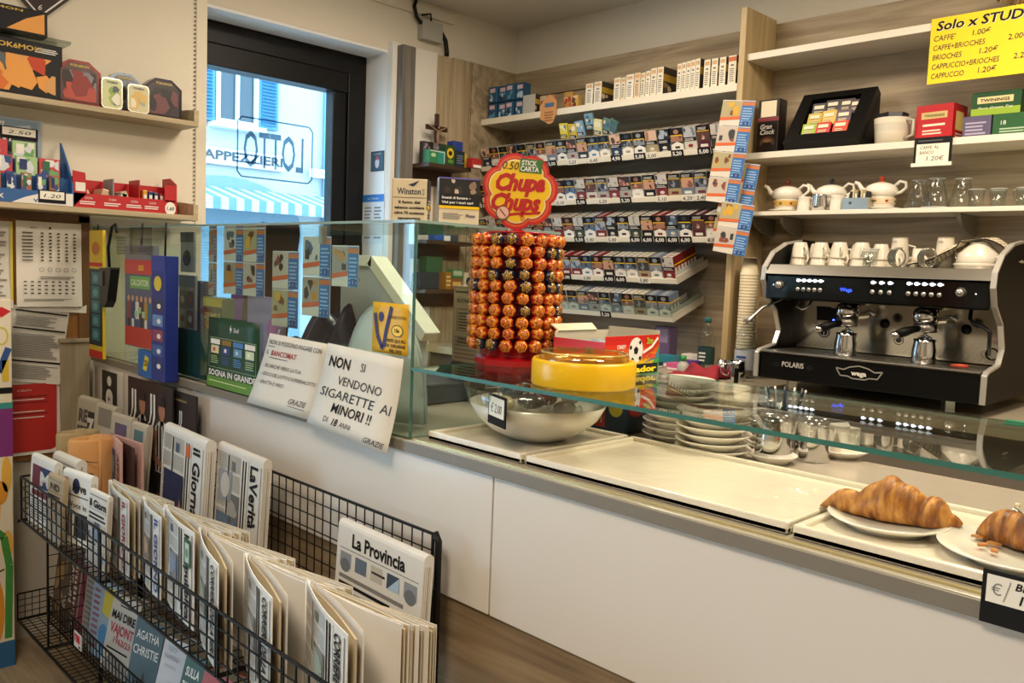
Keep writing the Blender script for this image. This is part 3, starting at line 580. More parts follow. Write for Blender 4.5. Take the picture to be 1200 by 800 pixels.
sheet_on('age_limit_sign', 'small white sign with a dark figure panel on the counter front below the ledge', [(-3.26, .85), (-2.985, .85), (-2.985, .992), (-3.26, .992)], M('#c9c4ba', .6),
         lambda s, w, h: (s.rect(w * .28, h * .06, w * .8, h * .94, M('#20251f', .5)), s.disc(w * .54, h * .7, w * .075, WHITE, 2, ry=h * .13), s.disc(w * .54, h * .3, w * .12, WHITE, 2, ry=h * .2), s.rect(w * .42, h * .12, w * .66, h * .28, WHITE, 3), s.text('18+', w * .54, h * .2, h * .1, INK, bold=.02, l=4)), YC - .002, group='signs on the counter front')

# things hung on the outside of the glass
def hang(name, lab, x0, x1, z0, z1, y, th, body, fn, cat, cord=None, group=None, bev=.002):
    t = T(name, lab, cat, ((x0 + x1) / 2, y, z0), group)
    g = G(); g.box(x0, x1, y, y + th, z0, z1, body); g.build('body', t, bevel=bev)
    g = G(); s = Sheet(g, (x0, y, z0), (1, 0, 0), (0, 0, 1)); fn(s, x1 - x0, z1 - z0); g.build('print', t)
    if cord: g = G(); g.tube([((x0 + x1) / 2, y + th / 2, z1), ((x0 + x1) / 2, y + th / 2 + .003, cord)], .003, 6, BLACK); g.build('hook', t)
    return t
def strip_yel(s, w, h):
    s.rect(.0, h * .1, w, h * .7, M('#17323a', .5)); 
    for k in range(5): s.rect(w * .2, h * (.14 + k * .11), w * .8, h * (.235 + k * .11), M('#2f6f80', .4), 2); s.disc(w * .5, h * (.185 + k * .11), w * .18, M('#5fa0a8', .4), 3, ry=h * .03)
    s.rect(0, h * .72, w, h * .75, RED, 2); s.disc(w * .5, h * .86, w * .3, M('#c07a3a', .5), 2, ry=h * .05); s.rect(0, 0, w, h * .06, RED, 2)
hang('yellow_blister_strip', 'tall yellow hanging strip of lighters at the wall end of the glass', -3.215, -3.085, 1.03, 1.48, YC - .035, .012, M('#d8b92a', .4), strip_yel, 'lighter strip', 1.5)
t = T('handset', 'black handset hanging on a cord in front of the glass', 'handset', (-3.02, 1.06, 1.2)); g = G(); g.prism([(-3.075, 1.05, 1.35), (-3.06, 1.05, 1.22), (-3.03, 1.05, 1.215), (-3.0, 1.05, 1.24), (-2.965, 1.05, 1.355)], (0, .03, 0), M('#161618', .4)); g.build('body', t, bevel=.006)
g = G(); g.tube([(-3.02, 1.065, 1.355), (-3.03, 1.065, 1.42), (-3.0, 1.066, 1.49), (-2.98, 1.07, 1.50), (-2.975, 1.075, 1.47)], .005, 8, BLACK); g.build('cord', t)
g = G(); g.box(-3.06, -3.03, 1.046, 1.05, 1.29, 1.34, M('#3a3a3e', .3)); g.build('label_plate', t)
def cards_print(s, w, h):
    s.rect(.004, .004, w - .004, h * .2, M('#b83a2e', .4)); s.rect(.004, h * .2, w - .004, h * .72, M('#4f5a78', .4)); s.rect(.0, h * .72, w, h * .86, M('#c23a3a', .4)); s.rect(w * .2, h * .58, w * .9, h * .70, M('#6fae5a', .4), 2)
    s.text('CALCIATORI', w * .55, h * .61, h * .06, M('#e8f0d8', .4), bold=.02, l=4, w=w * .6); s.text('2023', w * .6, h * .76, h * .05, M('#f2d23a', .4), bold=.02, l=4)
    random.seed(3)
    for i in range(6):
        x = w * (.1 + .15 * i); c = M(['#8a3a3a', '#2f3f78', '#d8d4cc', '#5a2a48', '#a8873a', '#2a6a8a'][i], .4); s.rect(x, h * .28, x + w * .12, h * .45, c, 2); s.disc(x + w * .06, h * .48, w * .045, M('#c49a7a', .5), 3, ry=h * .03); s.rect(x + w * .02, h * .2, x + w * .1, h * .28, M(['#2a2a30', '#d8d4cc', '#3a4a88'][i % 3], .4), 2)
    for i in range(3): s.rect(w * (.38 + i * .13), h * (.3 + .04 * (i == 1)), w * (.48 + i * .13), h * (.36 + .04 * (i == 1)), M('#9ac89a', .5), 4)
hang('sticker_album_bag', 'clear bag with a football sticker album hanging in front of the glass', -2.855, -2.625, 1.105, 1.43, YC - .045, .018, M('#7d7f88', .3), cards_print, 'sticker album', 1.5)
g = G(); g.box(-2.88, -2.60, YC - .062, YC - .060, 1.40, 1.485, pane('#e4e8ea', 1.6, key='bag')); one(g, 'clear_bag_top', 'crumpled clear plastic flap above the football sticker album', 'plastic bag', (-2.76, YC - .05, 1.4))
def blue_print(s, w, h):
    s.rect(0, h * .88, w, h, M('#2a3f9a', .4)); s.disc(w * .5, h * .78, w * .28, M('#d8c23a', .4), 2, ry=h * .06)
    for k in range(5): s.rect(w * .12, h * (.08 + k * .12), w * .88, h * (.17 + k * .12), M(['#243a78', '#3a5fa8', '#8a3a5a', '#5f8fc8', '#2a2f5a'][k], .4), 2); s.disc(w * .6, h * (.12 + k * .12), w * .14, WHITE, 3, ry=h * .02)
hang('card_pack_holder', 'narrow dark blue hanging holder of card packs beside the sticker album', -2.615, -2.515, 1.02, 1.40, YC - .055, .042, M('#1c2f86', .4), blue_print, 'card packs', 1.5)
hang('blue_carton', 'small bright blue carton hanging under the football sticker album', -2.745, -2.625, 1.015, 1.10, YC - .045, .03, M('#2268b8', .4), lambda s, w, h: (s.poly([(w * .35, h * .3), (w * .6, h * .25), (w * .75, h * .75), (w * .5, h * .85)], M('#e8d23a', .4), 2), s.text('20', w * .56, h * .45, h * .22, INK, bold=.02, l=3)), 'carton')

# things inside the glass case
def blister(s, w, h):
    for i in range(3):
        for j in range(2): s.rect(w * (.06 + j * .48), h * (.03 + i * .26), w * (.46 + j * .48), h * (.27 + i * .26), M(['#8a7a72', '#6a4a40', '#b8b0a8', '#7a3a34'][(i * 2 + j) % 4], .3), 2); s.disc(w * (.26 + j * .48), h * (.15 + i * .26), w * .12, M(['#d8d0c8', '#a8503f'][(i + j) % 2], .4), 3, ry=h * .05)
    s.rect(.0, h * .84, w, h, M('#6f7078', .4), 2)
hang('figure_blister', 'clear blister card of small figures inside the case behind the blue holder', -2.775, -2.655, 1.10, 1.34, YC + .10, .01, M('#9c948c', .3), blister, 'toy blister', None)
hang('key_ring_blister', 'small hanging blister with a dark charm above the figures in the case', -2.765, -2.665, 1.35, 1.48, YC + .10, .008, M('#8f8f94', .3), lambda s, w, h: (s.rect(0, h * .75, w, h, M('#3a4250', .4)), s.disc(w * .5, h * .35, w * .3, M('#22262c', .4), 2, ry=h * .2)), 'toy blister')
hang('dark_display', 'dark panel of stacked packets deep inside the case by the wall', -2.86, -2.73, 1.035, 1.32, YC + .15, .05, M('#343844', .5), lambda s, w, h: [s.rect(w * .1, h * (.05 + k * .13), w * .9, h * (.15 + k * .13), M(['#6f6a4a', '#4a5566', '#8a8478', '#3a4a5a', '#7a5a4a', '#5a6a5a'][k % 6], .4), 2) for k in range(6)], 'packet display')
def guys(s, w, h):
    s.rect(0, h * .88, w, h, M('#d8cf3a', .4)); s.text('STUMBLE', w * .5, h * .72, h * .08, M('#e8d27a', .4), bold=.03, w=w * .85); s.text('GUYS', w * .52, h * .60, h * .12, M('#d88a2a', .4), bold=.04, w=w * .75, l=3); s.poly([(0, 0), (w, 0), (w, h * .3), (w * .5, h * .42), (0, h * .35)], M('#2f5a2f', .4)); s.line([(w * .5, h * .55), (w * .85, h * .3)], .004, WHITE, 3)
hang('green_card_box', 'green card pack box with a yellow top inside the case above the poster', -2.635, -2.505, 1.03, 1.275, YC + .12, .04, M('#3f5236', .45), guys, 'card box')
hang('green_poster_board', 'plain dark green board behind the lottery poster inside the case', -2.71, -2.37, 1.036, 1.18, YC + .02, .004, M('#123d26', .4), lambda s, w, h: (s.line([(0, 0), (0, h)], .006, M('#6f8a2a', .4)),), 'board')
def lotto_strip(cols, rows, x0, z1, y, cw, chh, lab, rz=0.0, dim=1, loc=None):
    t = T('lottery_card_strip', lab, 'lottery cards', (x0, y, z1 - rows * chh), 'strips of scratch cards'); MT = Matrix.Translation((x0, y, z1)) @ Matrix.Rotation(rz, 4, 'Z')
    for i in range(rows):
        for j in range(cols):
            g = G(); g.T = MT; xa = j * cw; za = -(i + 1) * chh; g.box(xa, xa + cw - .002, 0, .0012, za + .0015, za + chh, M('#d8d6d0', .5)); s = Sheet(g, (xa, 0, za), (1, 0, 0), (0, 0, 1))
            w = cw - .002; h = chh - .001; k = (i * 3 + j * 5 + len(lab)) % 6; cpic = ['#c9c3b4', '#b0a47c', '#cfcac0', '#8a8a86', '#c4b8a8', '#a89a88'][k]; a = 1
            s.rect(w * .62, h * .02, w, h * .98, M('#3a6fae', .45)); s.rect(0, h * .30, w * .62, h * .98, M(cpic, .45)); s.rect(w * .62, h * .82, w, h * .95, M('#c8763f', .45), 2)
            s.poly([(0, h * .2), (w * .62, h * .28), (w * .62, h * .4), (0, h * .32)], M('#d8652f', .45), 2); s.rect(0, h * .02, w * .62, h * .2, M('#dcd4c4', .45)); s.bars(w * .66, h * .1, w * .97, h * .78, 7, M('#9fc0e0', .45), 2, .4)
            s.blot(w * .08, h * .42, w * .55, h * .92, [M(q, .45) for q in (['#2a2a2c', '#5f86b8'], ['#d8a83a', '#7a4a2a'], ['#33363a', '#5a6a7a'], ['#c8302a', '#2a2a2c'], ['#8a4a3a', '#3a3a3c'], ['#c88a2a', '#3a2a20'])[k]], 4, 2); s.rect(w * .72, h * .06, w * .92, h * .22, M('#26528f', .45), 3); s.text('5', w * .82, h * .09, h * .08, WHITE, l=4)
            g.build('card', t)
    return t
lotto_strip(2, 2, -2.455, 1.49, YC + .10, .126, .099, 'block of four scratch cards with purple case behind them')
lotto_strip(1, 2, -2.16, 1.426, YC + .10, .14, .105, 'two scratch cards hanging singly in the middle of the case')
lotto_strip(1, 2, -2.00, 1.466, YC + .10, .135, .105, 'two scratch cards nearest the grey terminal but one, hung high')
lotto_strip(1, 1, -1.86, 1.444, YC + .10, .10, .105, 'single scratch card nearest the grey lottery terminal', R(8))
lotto_strip(1, 2, -2.62, 1.49, YC + .13, .13, .105, 'two dim scratch cards behind the figure blister', R(-15))
# strips hanging at the cabinet upright
def strip_at(x, y, z, rows, rz, lean, lab):
    t = lotto_strip(1, rows, 0, 0, 0, .145, .099, lab); t.matrix_world = Matrix.Translation((x, y, z)) @ Matrix.Rotation(rz, 4, 'Z') @ Matrix.Rotation(lean, 4, 'Y') @ Matrix.Translation((0, 0, -rows * .099)); t['_o'] = (0, 0, 0); return t
strip_at(-1.835, 2.955, 2.096, 4, R(0), R(8), 'front strip of four scratch cards hanging at the wood upright')
strip_at(-1.815, 2.975, 1.86, 3, R(4), R(9), 'middle strip of scratch cards half hidden behind the front strip at the upright')
strip_at(-1.80, 2.935, 1.70, 2, R(0), R(9), 'lowest strip of two scratch cards hanging at the wood upright')
# equipment behind the case on the counter
t = T('lottery_terminal', 'grey and white lottery terminal leaning on the counter inside the case', 'terminal', (-1.75, 1.42, ZT)); GT = M('#a9abae', .5); WT = M('#d9d4c6', .5)
g = G(); g.prism([(-2.06, 1.36, 1.40), (-1.90, 1.36, 1.40), (-1.70, 1.36, 1.25), (-1.70, 1.36, 1.08), (-2.06, 1.36, 1.08)], (0, .03, 0), GT); g.build('screen_back', t, bevel=.004)
g = G(); 
for a, b in [((-2.07, 1.425), (-1.895, 1.422)), ((-1.895, 1.422), (-1.655, 1.232))]:
    dx, dz = b[0] - a[0], b[1] - a[1]; L = math.hypot(dx, dz); nx, nz = dz / L * .028, -dx / L * .028
    g.prism([(a[0], 1.345, a[1]), (b[0], 1.345, b[1]), (b[0] + nx, 1.345, b[1] + nz), (a[0] + nx, 1.345, a[1] + nz)], (0, .05, 0), WT)
g.build('screen_frame', t, bevel=.003)
g = G(); g.box(-2.0, -1.72, 1.34, 1.6, ZT, 1.09, M('#3a3d42', .5)); g.build('base', t, bevel=.006)
g = G(); s = Sheet(g, (-2.03, 1.36, 1.35), (1, 0, 0), (0, 0, 1)); s.text('Gtech', .04, .0, .014, INK, sh=.2); s.poly([(-.005, .012), (.012, .004), (.008, .014)], INK); g.build('lettering', t)
t = T('white_hood', 'round white translucent plastic hood in front of the grey terminal', 'hood', (-1.72, 1.2, ZT)); g = G()

def hood(u, v):
    a = PI * u; r = v
    return (-1.66 + .165 * r * math.cos(a), 1.20 - .05 * (1 - r * r) + .02, ZT + .004 + .265 * r * math.sin(a) ** .85)
g.grid(hood, 24, 8, M('#d2d3d4', .35)); g.build('shell', t, solid=.003)
g = G(); g.tube([(-1.66 + .168 * math.cos(PI * k / 16), 1.222, ZT + .006 + .268 * math.sin(PI * k / 16) ** .85) for k in range(17)], .004, 6, M('#bcc4cc', .3)); g.build('rim', t)
t = T('fabric_bundle', 'crumpled dark blue plastic bag on the counter inside the case', 'bag', (-2.12, 1.3, ZT)); random.seed(11); g = G()
g.grid(lambda u, v: (-2.27 + .40 * u, 1.24 + .22 * v, ZT + .004 + math.sin(PI * min(1, max(0, v))) * (.1 + .12 * math.sin(PI * u) + .03 * math.sin(17 * u + 5 * v) + .02 * math.sin(31 * u))), 24, 14, M('#1d2a4a', .3)); g.build('cloth', t)
g = G(); g.tube([(-2.26, 1.235, ZT + .01), (-2.2, 1.232, ZT + .12), (-2.18, 1.235, ZT + .17)], .003, 5, M('#c9ccd2', .4)); g.build('drawstring', t)
t = T('purple_tablet', 'purple backed tablet standing at the window behind the scratch cards', 'tablet', (-2.74, 1.44, 1.05)); g = G(); g.prism([(-3.06, 1.5, 1.06), (-2.68, 1.5, 1.06), (-2.64, 1.53, 1.505), (-3.0, 1.53, 1.505)], (0, .012, 0), M('#6a35b4', .4)); g.build('body', t, bevel=.006)
g = G(); g.prism([(-2.93, 1.497, 1.08), (-2.60, 1.497, 1.08), (-2.56, 1.527, 1.52), (-2.90, 1.527, 1.52)], (0, -.004, 0), M('#25232e', .4)); g.build('cover', t, bevel=.004); 
g = G(); g.box(-2.95, -2.6, 1.46, 1.6, ZT, 1.06, M('#25232e', .5)); g.build('stand', t, bevel=.004)
hang('lavender_folder', 'lavender folder with a pink seal behind the lottery poster', -2.42, -2.20, 1.036, 1.29, YC + .16, .008, M('#a79bc4', .45), lambda s, w, h: (s.disc(w * .72, h * .62, w * .16, M('#b86aa8', .5), 2, ry=h * .14), s.text('Sisal', w * .5, h * .3, h * .05, M('#5a5f9c', .5), l=3)), 'folder')
t = T('white_card_stand', 'white cardboard stand behind the figure blister in the case', 'card stand', (-2.55, 1.4, ZT)); g = G(); g.prism([(-2.66, 1.38, ZT), (-2.46, 1.38, ZT), (-2.44, 1.40, 1.30), (-2.60, 1.40, 1.24)], (0, .006, 0), M('#d9d0bc', .6)); g.build('panel', t); g = G(); g.prism([(-2.6, 1.386, ZT), (-2.5, 1.386, ZT), (-2.53, 1.47, ZT)], (0, 0, .1), M('#d9d0bc', .6)); g.build('strut', t)

# cigarette cartons on the glass top
def carton(cx, cy, rz, w, d, h, lab, side, fn, col):
    t = T('cigarette_carton', lab, 'carton', (cx, cy, ZG), 'cartons on the glass top'); MT = TR(cx, cy, ZG, rz)
    g = G(); g.T = MT; g.box(-w / 2, w / 2, 0, d, 0, h, M(col, .4)); g.build('carton', t, bevel=.0015)
    g = G(); g.T = MT; s = Sheet(g, (-w / 2, 0, 0), (1, 0, 0), (0, 0, 1)); fn(s, w, h); s2 = Sheet(g, (w / 2, 0, 0), (0, 1, 0), (0, 0, 1)); side(s2, d, h)
    s3 = Sheet(g, (-w / 2, d, 0), (0, -1, 0), (0, 0, 1)); s3.rect(0, 0, d, h, M('#b9b3a6', .4)); g.build('print', t); return t
def darkside(s, w, h):
    s.rect(0, h * .3, w, h, M('#2c2a2c', .4)); s.blot(w * .1, h * .5, w * .9, h * .95, [M('#5a4a44', .4), M('#7a6a60', .4), M('#1a1a1c', .4)], 6, 2); s.rect(0, h * .3, w, h * .4, YEL, 3); s.bars(w * .1, h * .42, w * .9, h * .55, 2, WHITE, 4); s.bars(w * .2, h * .1, w * .8, h * .22, 2, DGREY, 2)
def winston(s, w, h):
    s.text('Winston', w * .48, h * .64, h * .15, M('#1c2340', .5), bold=.015, w=w * .68); s.poly([(w * .45, h * .86), (w * .6, h * .9), (w * .78, h * .97), (w * .66, h * .86), (w * .6, h * .82)], M('#1c2340', .5), 2); s.line([(w * .03, h * .56), (w * .97, h * .56)], .001, INK, 2); s.text('BLUE', w * .92, h * .7, h * .05, DGREY, rot=PI / 2)
    for k, q in enumerate(['Il fumo del', 'tabacco contiene', 'oltre 70 sostanze', 'cancerogene']): s.text(q, w * .5, h * (.42 - k * .125), h * .07, INK, bold=.03, w=w * (.62, .86, .86, .66)[k])
carton(-1.478, 1.146, R(43), .076, .055, .092, 'cream cigarette carton with bird logo at the corner of the glass top', darkside, winston, '#d8c8a6')
def smetti(s, w, h):
    s.rect(0, h * .33, w, h, M('#242326', .4)); s.blot(w * .1, h * .66, w * .95, h * .96, [M('#8a7464', .4), M('#c8b8a8', .4), M('#3a3430', .4), M('#a08874', .4)], 8, 2); s.rect(0, h * .33, w, h * .39, YEL, 3); s.rect(0, h * .41, w, h * .63, M('#161618', .4), 4)
    s.text('Smetti di fumare –', w * .06, h * .54, h * .055, WHITE, al='l', bold=.03, w=w * .72, l=6); s.text('Vivi per i tuoi cari', w * .06, h * .44, h * .055, WHITE, al='l', bold=.03, w=w * .78, l=6); s.bars(w * .1, h * .1, w * .6, h * .25, 5, GREYINK, 2); s.text('Winston', w * .78, h * .15, h * .08, M('#26305a', .5), bold=.02, w=w * .24); s.rect(.0, h * .97, w, h, M('#6a5fa8', .4), 3)
carton(-1.425, 1.243, R(57), .09, .035, .101, 'wide cigarette carton with a photo warning, behind the bird logo carton', darkside, smetti, '#dccfb2')
# brown price board standing on the glass shelf
t = T('price_board', 'brown printed cardboard price board beside the lollipop tower', 'notice board', (-1.72, 1.62, ZT)); BR = M('#8d7a62', .6)
MT = Matrix.Translation((-1.80, 1.56, ZT + .003))
g = G(); g.T = MT; g.box(0, .135, 0, .05, .10, .315, BR); g.box(-.002, .14, -.002, .052, .0, .1, M('#2c2722', .5)); g.build('stand', t, bevel=.003)
g = G(); g.T = MT; s = Sheet(g, (0, 0, .1), (1, 0, 0), (0, 0, 1)); s.rect(.006, .006, .129, .208, M('#a08c72', .6)); DB = M('#4a3d30', .6); s.rect(.01, .195, .125, .2, DB, 2); s.text('BUONI PASTO', .068, .168, .012, DB, w=.1, bold=.02)
s.line([(.02, .09), (.02, .15), (.115, .15), (.115, .09), (.02, .09)], .002, DB, 2); s.bars(.025, .095, .11, .145, 6, DB, 2); s.rect(.1, .155, .12, .162, DB, 2); s.bars(.012, .012, .12, .08, 6, M('#7a6852', .6), 2); s.bars(.025, .055, .1, .075, 2, DB, 3); g.build('print', t)
# ------------------------------------------------------------ trays, plates, food on the worktop
TRAYM = M('#e2d8c4', .25, coat=.3, bump=.25, bs=22)
def tray(x0, x1, y0, y1, lab):
    g = G(); h = .02; r = .012
    g.box(x0, x1, y0, y1, ZT + .0005, ZT + .012, TRAYM)
    for a, b, c, d in [(x0, x1, y0, y0 + r), (x0, x1, y1 - r, y1), (x0, x0 + r, y0 + r, y1 - r), (x1 - r, x1, y0 + r, y1 - r)]: g.box(a, b, c, d, ZT + .0005, ZT + h, TRAYM)
    one(g, 'serving_tray', lab, 'tray', ((x0 + x1) / 2, (y0 + y1) / 2, ZT), 'white serving trays on the worktop', bevel=.003)
tray(-1.378, -1.10, 1.136, 1.47, 'white serving tray under the glass bowl')
tray(-1.088, -.557, 1.136, 1.47, 'long empty white serving tray in the middle of the worktop')
tray(-.548, .25, 1.132, 1.46, 'white serving tray holding the two croissants')
ZR = ZT + .0125
bw = T('glass_bowl', 'clear glass bowl lined with white, on the tray nearest the glass case', 'bowl', (-1.215, 1.30, ZR)); bx, by = -1.215, 1.30
pr = [(.045, .0), (.06, .002), (.10, .022), (.135, .055), (.155, .10)]
g = G(); g.lathe([(.0001, .001)] + pr[:3] + [(.13, .048), (.146, .078)] + [(.143, .078), (.127, .05), (.097, .026), (.0001, .01)], (bx, by, ZR), 40, M('#ded9cc', .25, coat=.3)); g.build('lining', bw)
g = G(); g.lathe([(.148, .08), (.157, .112), (.1585, .112), (.1495, .08)], (bx, by, ZR), 40, pane('#f6faf8', 1.6, key='bowl'), closed=True); g.build('rim', bw)
t = price_card('price_tag', 'black framed 2,00 price tag clipped to the glass bowl', (-1.212, 1.152, ZR + .05), Vector((.94, -.34, 0)), .082, .06, '€ 2.00'); 
g = G(); g.box(-1.2, -1.16, 1.146, 1.157, ZR + .04, ZR + .05, INK); 
for k in range(6):
    a = k * 1.05; t2 = G(); t2.T = TR(bx + .075 * math.cos(a), by + .07 * math.sin(a), ZR + .075 + .014 * (k % 2), a); t2.ball((0, 0, 0), .02, M(['#4a3a34', '#8a8478', '#6b2a34', '#5a5f66', '#a8987a', '#3a3438'][k], .2), 10, 7, 1.5, 1, .8)
    for s_ in (-1, 1): t2.lathe([(.003, 0), (.012, .014)], (s_ * .026, 0, 0), 8, pane('#e8eaea', 2.0, key='wrap'), True, (s_, 0, 0))
    one(t2, 'wrapped_sweet', '%s wrapped sweet lying on the white lining of the glass bowl' % ['brown', 'grey', 'dark red', 'blue grey', 'tan', 'black'][k], 'sweet', (bx + .075 * math.cos(a), by + .07 * math.sin(a), ZR + .07), 'wrapped sweets in the bowl')
g = G(); g.tube([(bx - .11, by - .05, ZR + .10), (bx, by - .01, ZR + .118), (bx + .1, by + .05, ZR + .11)], .004, 8, CHROME); g.tube([(bx - .11, by - .03, ZR + .10), (bx, by + .0, ZR + .125), (bx + .1, by + .055, ZR + .112)], .004, 8, CHROME); one(g, 'bowl_tongs', 'steel tongs lying across the glass bowl', 'tongs', (bx, by, ZR + .1))

PLP = [(.0001, .004), (.045, .004), (.05, .0), (.053, .0), (.058, .006), (.078, .015), (.079, .017), (.078, .018), (.055, .0095), (.0001, .0085)]
def plate_proto(R0, lab):
    g = G(); k = R0 / .079; g.lathe([(r * k, z) for r, z in PLP], (0, 0, 0), 36, CERAM); o = one(g, 'plate', lab, 'plate', (0, 0, 0), 'plates stacked under the glass shelf'); return o
PL = plate_proto(.079, 'x')
def plate_stack(x, y, n, where, dz=.0152, sc=1.0):
    for k in range(n):
        pos = 'topmost' if k == n - 1 else 'lowest' if k == 0 else '%s from the bottom' % ORD[k]
        inst(PL, TR(x, y, ZT + .0006 + k * dz) @ Matrix.Scale(sc, 4), 'white plate, %s, in the %s' % (pos, where))
plate_stack(-1.062, 1.60, 9, 'tall stack beside the cartoon coloured box')
plate_stack(-.93, 1.535, 6, 'front stack behind the long tray')
plate_stack(-1.07, 1.70 + .075, 7, 'stack hidden behind the tall stack')
plate_stack(-.965, 1.695, 7, 'rear stack behind the front stack', .0145, .95)
drop(PL)
# sugar sticks on top of the front stack
for k in range(10):
    a = -.6 + k * .11; t = G(); t.T = TR(-.955 + k * .007, 1.53, ZT + .0965 + .0022 * (k % 2), a + .9); t.box(-.035, .035, -.0035, .0035, 0, .002, M('#4a4238' if k % 2 else '#e2d8c0', .5)); t.box(-.036, -.03, -.0035, .0035, 0, .0022, M('#8a2a26', .5))
    one(t, 'sugar_stick', '%s sugar stick, %s from the tall plate stack, on the front stack' % ('dark' if k % 2 else 'cream', ORD[k]), 'sugar stick', (-.955 + k * .007, 1.53, ZT + .0935), 'sugar sticks on the plates')
# dark cartoon box under the shelf beside the plates
t = T('toy_carton', 'dark blue carton with red and yellow lettering beside the tall plate stack', 'box', (-1.21, 1.56, ZT)); G().box(-1.30, -1.16, 1.53, 1.62, ZT, ZT + .10, M('#1f3348', .5)).build('carton', t, bevel=.002)
g = G(); s = Sheet(g, (-1.16, 1.53, ZT), (0, 1, 0), (0, 0, 1)); s.disc(.045, .06, .03, M('#c8342a', .5), ry=.02); s2 = Sheet(g, (-1.30, 1.53, ZT), (1, 0, 0), (0, 0, 1)); s2.rect(.05, .012, .085, .05, M('#a8302c', .5)); s2.rect(.055, .06, .09, .085, M('#b8402c', .5)); s2.disc(.115, .06, .02, M('#c8b83a', .5)); s2.text('11', .068, .022, .02, M('#d8c8a0', .5), l=3); s2.poly([(.0, .0), (.05, .0), (.03, .05), (0, .06)], M('#2a5a6a', .5)); g.build('print', t)

# croissants on plates
CRM = None
def croissant_mat(dark):
    ma = bpy.data.materials.new('pastry'); ma.use_nodes = True; nt = ma.node_tree; b = nt.nodes['Principled BSDF']; L = nt.links.new
    tc = nt.nodes.new('ShaderNodeTexCoord'); nz = nt.nodes.new('ShaderNodeTexNoise'); nz.inputs['Scale'].default_value = 55; nz.inputs['Detail'].default_value = 6
    mp = nt.nodes.new('ShaderNodeMapping'); mp.inputs['Scale'].default_value = (2.0, .55, .55)
    cr = nt.nodes.new('ShaderNodeValToRGB'); e = cr.color_ramp.elements
    e[0].position = .36; e[0].color = lin('#80491c' if not dark else '#5e3210'); e[1].position = .66; e[1].color = lin('#d0944a' if not dark else '#b97b35'); m_ = cr.color_ramp.elements.new(.5); m_.color = lin('#ac6d2a' if not dark else '#8c501b')
    L(tc.outputs['Object'], mp.inputs[0]); L(mp.outputs[0], nz.inputs[0]); L(nz.outputs['Fac'], cr.inputs[0]); L(cr.outputs[0], b.inputs['Base Color']); b.inputs['Roughness'].default_value = .48
    bp = nt.nodes.new('ShaderNodeBump'); bp.inputs['Strength'].default_value = .8; bp.inputs['Distance'].default_value = .005; L(nz.outputs['Fac'], bp.inputs['Height']); L(bp.outputs[0], b.inputs['Normal'])
    return ma
def croissant(cx, cy, z, L, rz, bend, prof, mat, lab, crumbs):
    g = G(); N = 110; K = 28; vs = []; fs = []
    for i in range(N + 1):
        t = -1 + 2 * i / N; x = L / 2 * t; y = bend * t * t; r = 0
        for (t0, t1, rr, sh) in prof:
            if t0 <= t <= t1:
                q = (t - t0) / (t1 - t0); r = max(r, rr * (math.sin(PI * (q * .8 + .1))) ** sh)
        r = max(r, .0005 if i in (0, N) else .007 + .001 * math.sin(i))
        for k in range(K):
            a = 2 * PI * k / K; ph = (t * 4.6 + .25 * math.cos(a) + .3 * math.sin(a)) % 1.0; wob = 1 + .05 * (ph - .5) + .03 * math.sin(3 * a + t * 9) + .015 * math.sin(11 * a + i * .7)
            vs.append((x + .006 * math.sin(a), y + r * math.cos(a) * 1.02 * wob, max(.0, r * .85 + r * math.sin(a) * .95 * wob)))
    for i in range(N):
        for k in range(K): k2 = (k + 1) % K; fs.append((i * K + k, (i + 1) * K + k, (i + 1) * K + k2, i * K + k2))
    fs.append(tuple(range(K))); fs.append(tuple(N * K + k for k in range(K))[::-1])
    g.T = TR(cx, cy, z, rz); g.add(vs, fs, mat, True)
    return one(g, 'croissant', lab, 'croissant', (cx, cy, z))
g = G(); k = 1.06; g.lathe([(r * k, z) for r, z in PLP], (-.462, 1.255, ZR), 40, M('#ebe6da', .18, coat=.5)); one(g, 'plate', 'white plate under the plain golden croissant', 'plate', (-.462, 1.255, ZR))
PR1 = [(-1, -.3, .0195, .75), (-.5, .55, .033, .5), (-.3, .25, .037, .6), (.35, .85, .025, .6), (.6, 1, .014, .7)]
croissant(-.466, 1.262, ZR + .0105, .186, R(10), .008, PR1, croissant_mat(False), 'plain golden brown croissant on the plate in the middle of the tray', 0)
g = G(); k = 1.25; g.lathe([(r * k, z) for r, z in PLP], (-.288, 1.245, ZR), 40, M('#ebe6da', .18, coat=.5)); pb = one(g, 'plate', 'larger white plate with crumbs under the dark glazed croissant', 'plate', (-.288, 1.245, ZR))
PR2 = [(-1, -.35, .026, .4), (-.6, .1, .031, .5), (-.2, .5, .034, .5), (.3, .85, .03, .5), (.7, 1, .02, .6)]
o = croissant(-.252, 1.262, ZR + .0115, .19, R(-8), .012, PR2, croissant_mat(True), 'dark glazed croissant with sugar crystals beside the tongs', 0)
g = G()
for k in range(46):
    x = -.30 + .12 * random.random(); y = 1.25 + .035 * random.random(); g.T = TR(x, y, ZR + .07 + .004 * random.random(), random.random() * 6); q = .0022; g.box(-q, q, -q, q, -.004, .001, M('#e8d6b0', .4))
g.build('sugar_crystals', o); 
for k, (x, y) in enumerate([(-.343, 1.262), (-.328, 1.225), (-.309, 1.212), (-.318, 1.245)]):
    t = G(); t.T = TR(x, y, ZR + .0115 + .003, k); t.prism([(-.008, -.003, 0), (.007, -.004, 0), (.009, .003, 0), (-.003, .005, 0)], (0, 0, .003), M('#b8773a', .5)); one(t, 'crumb', 'pastry crumb on the plate rim, %s from the plain croissant' % ORD[k], 'crumb', (x, y, ZR + .0145), 'crumbs on the plate')
t = T('serving_tongs', 'chrome serving tongs standing behind the dark glazed croissant', 'tongs', (-.28, 1.345, ZR + .005)); g = G()
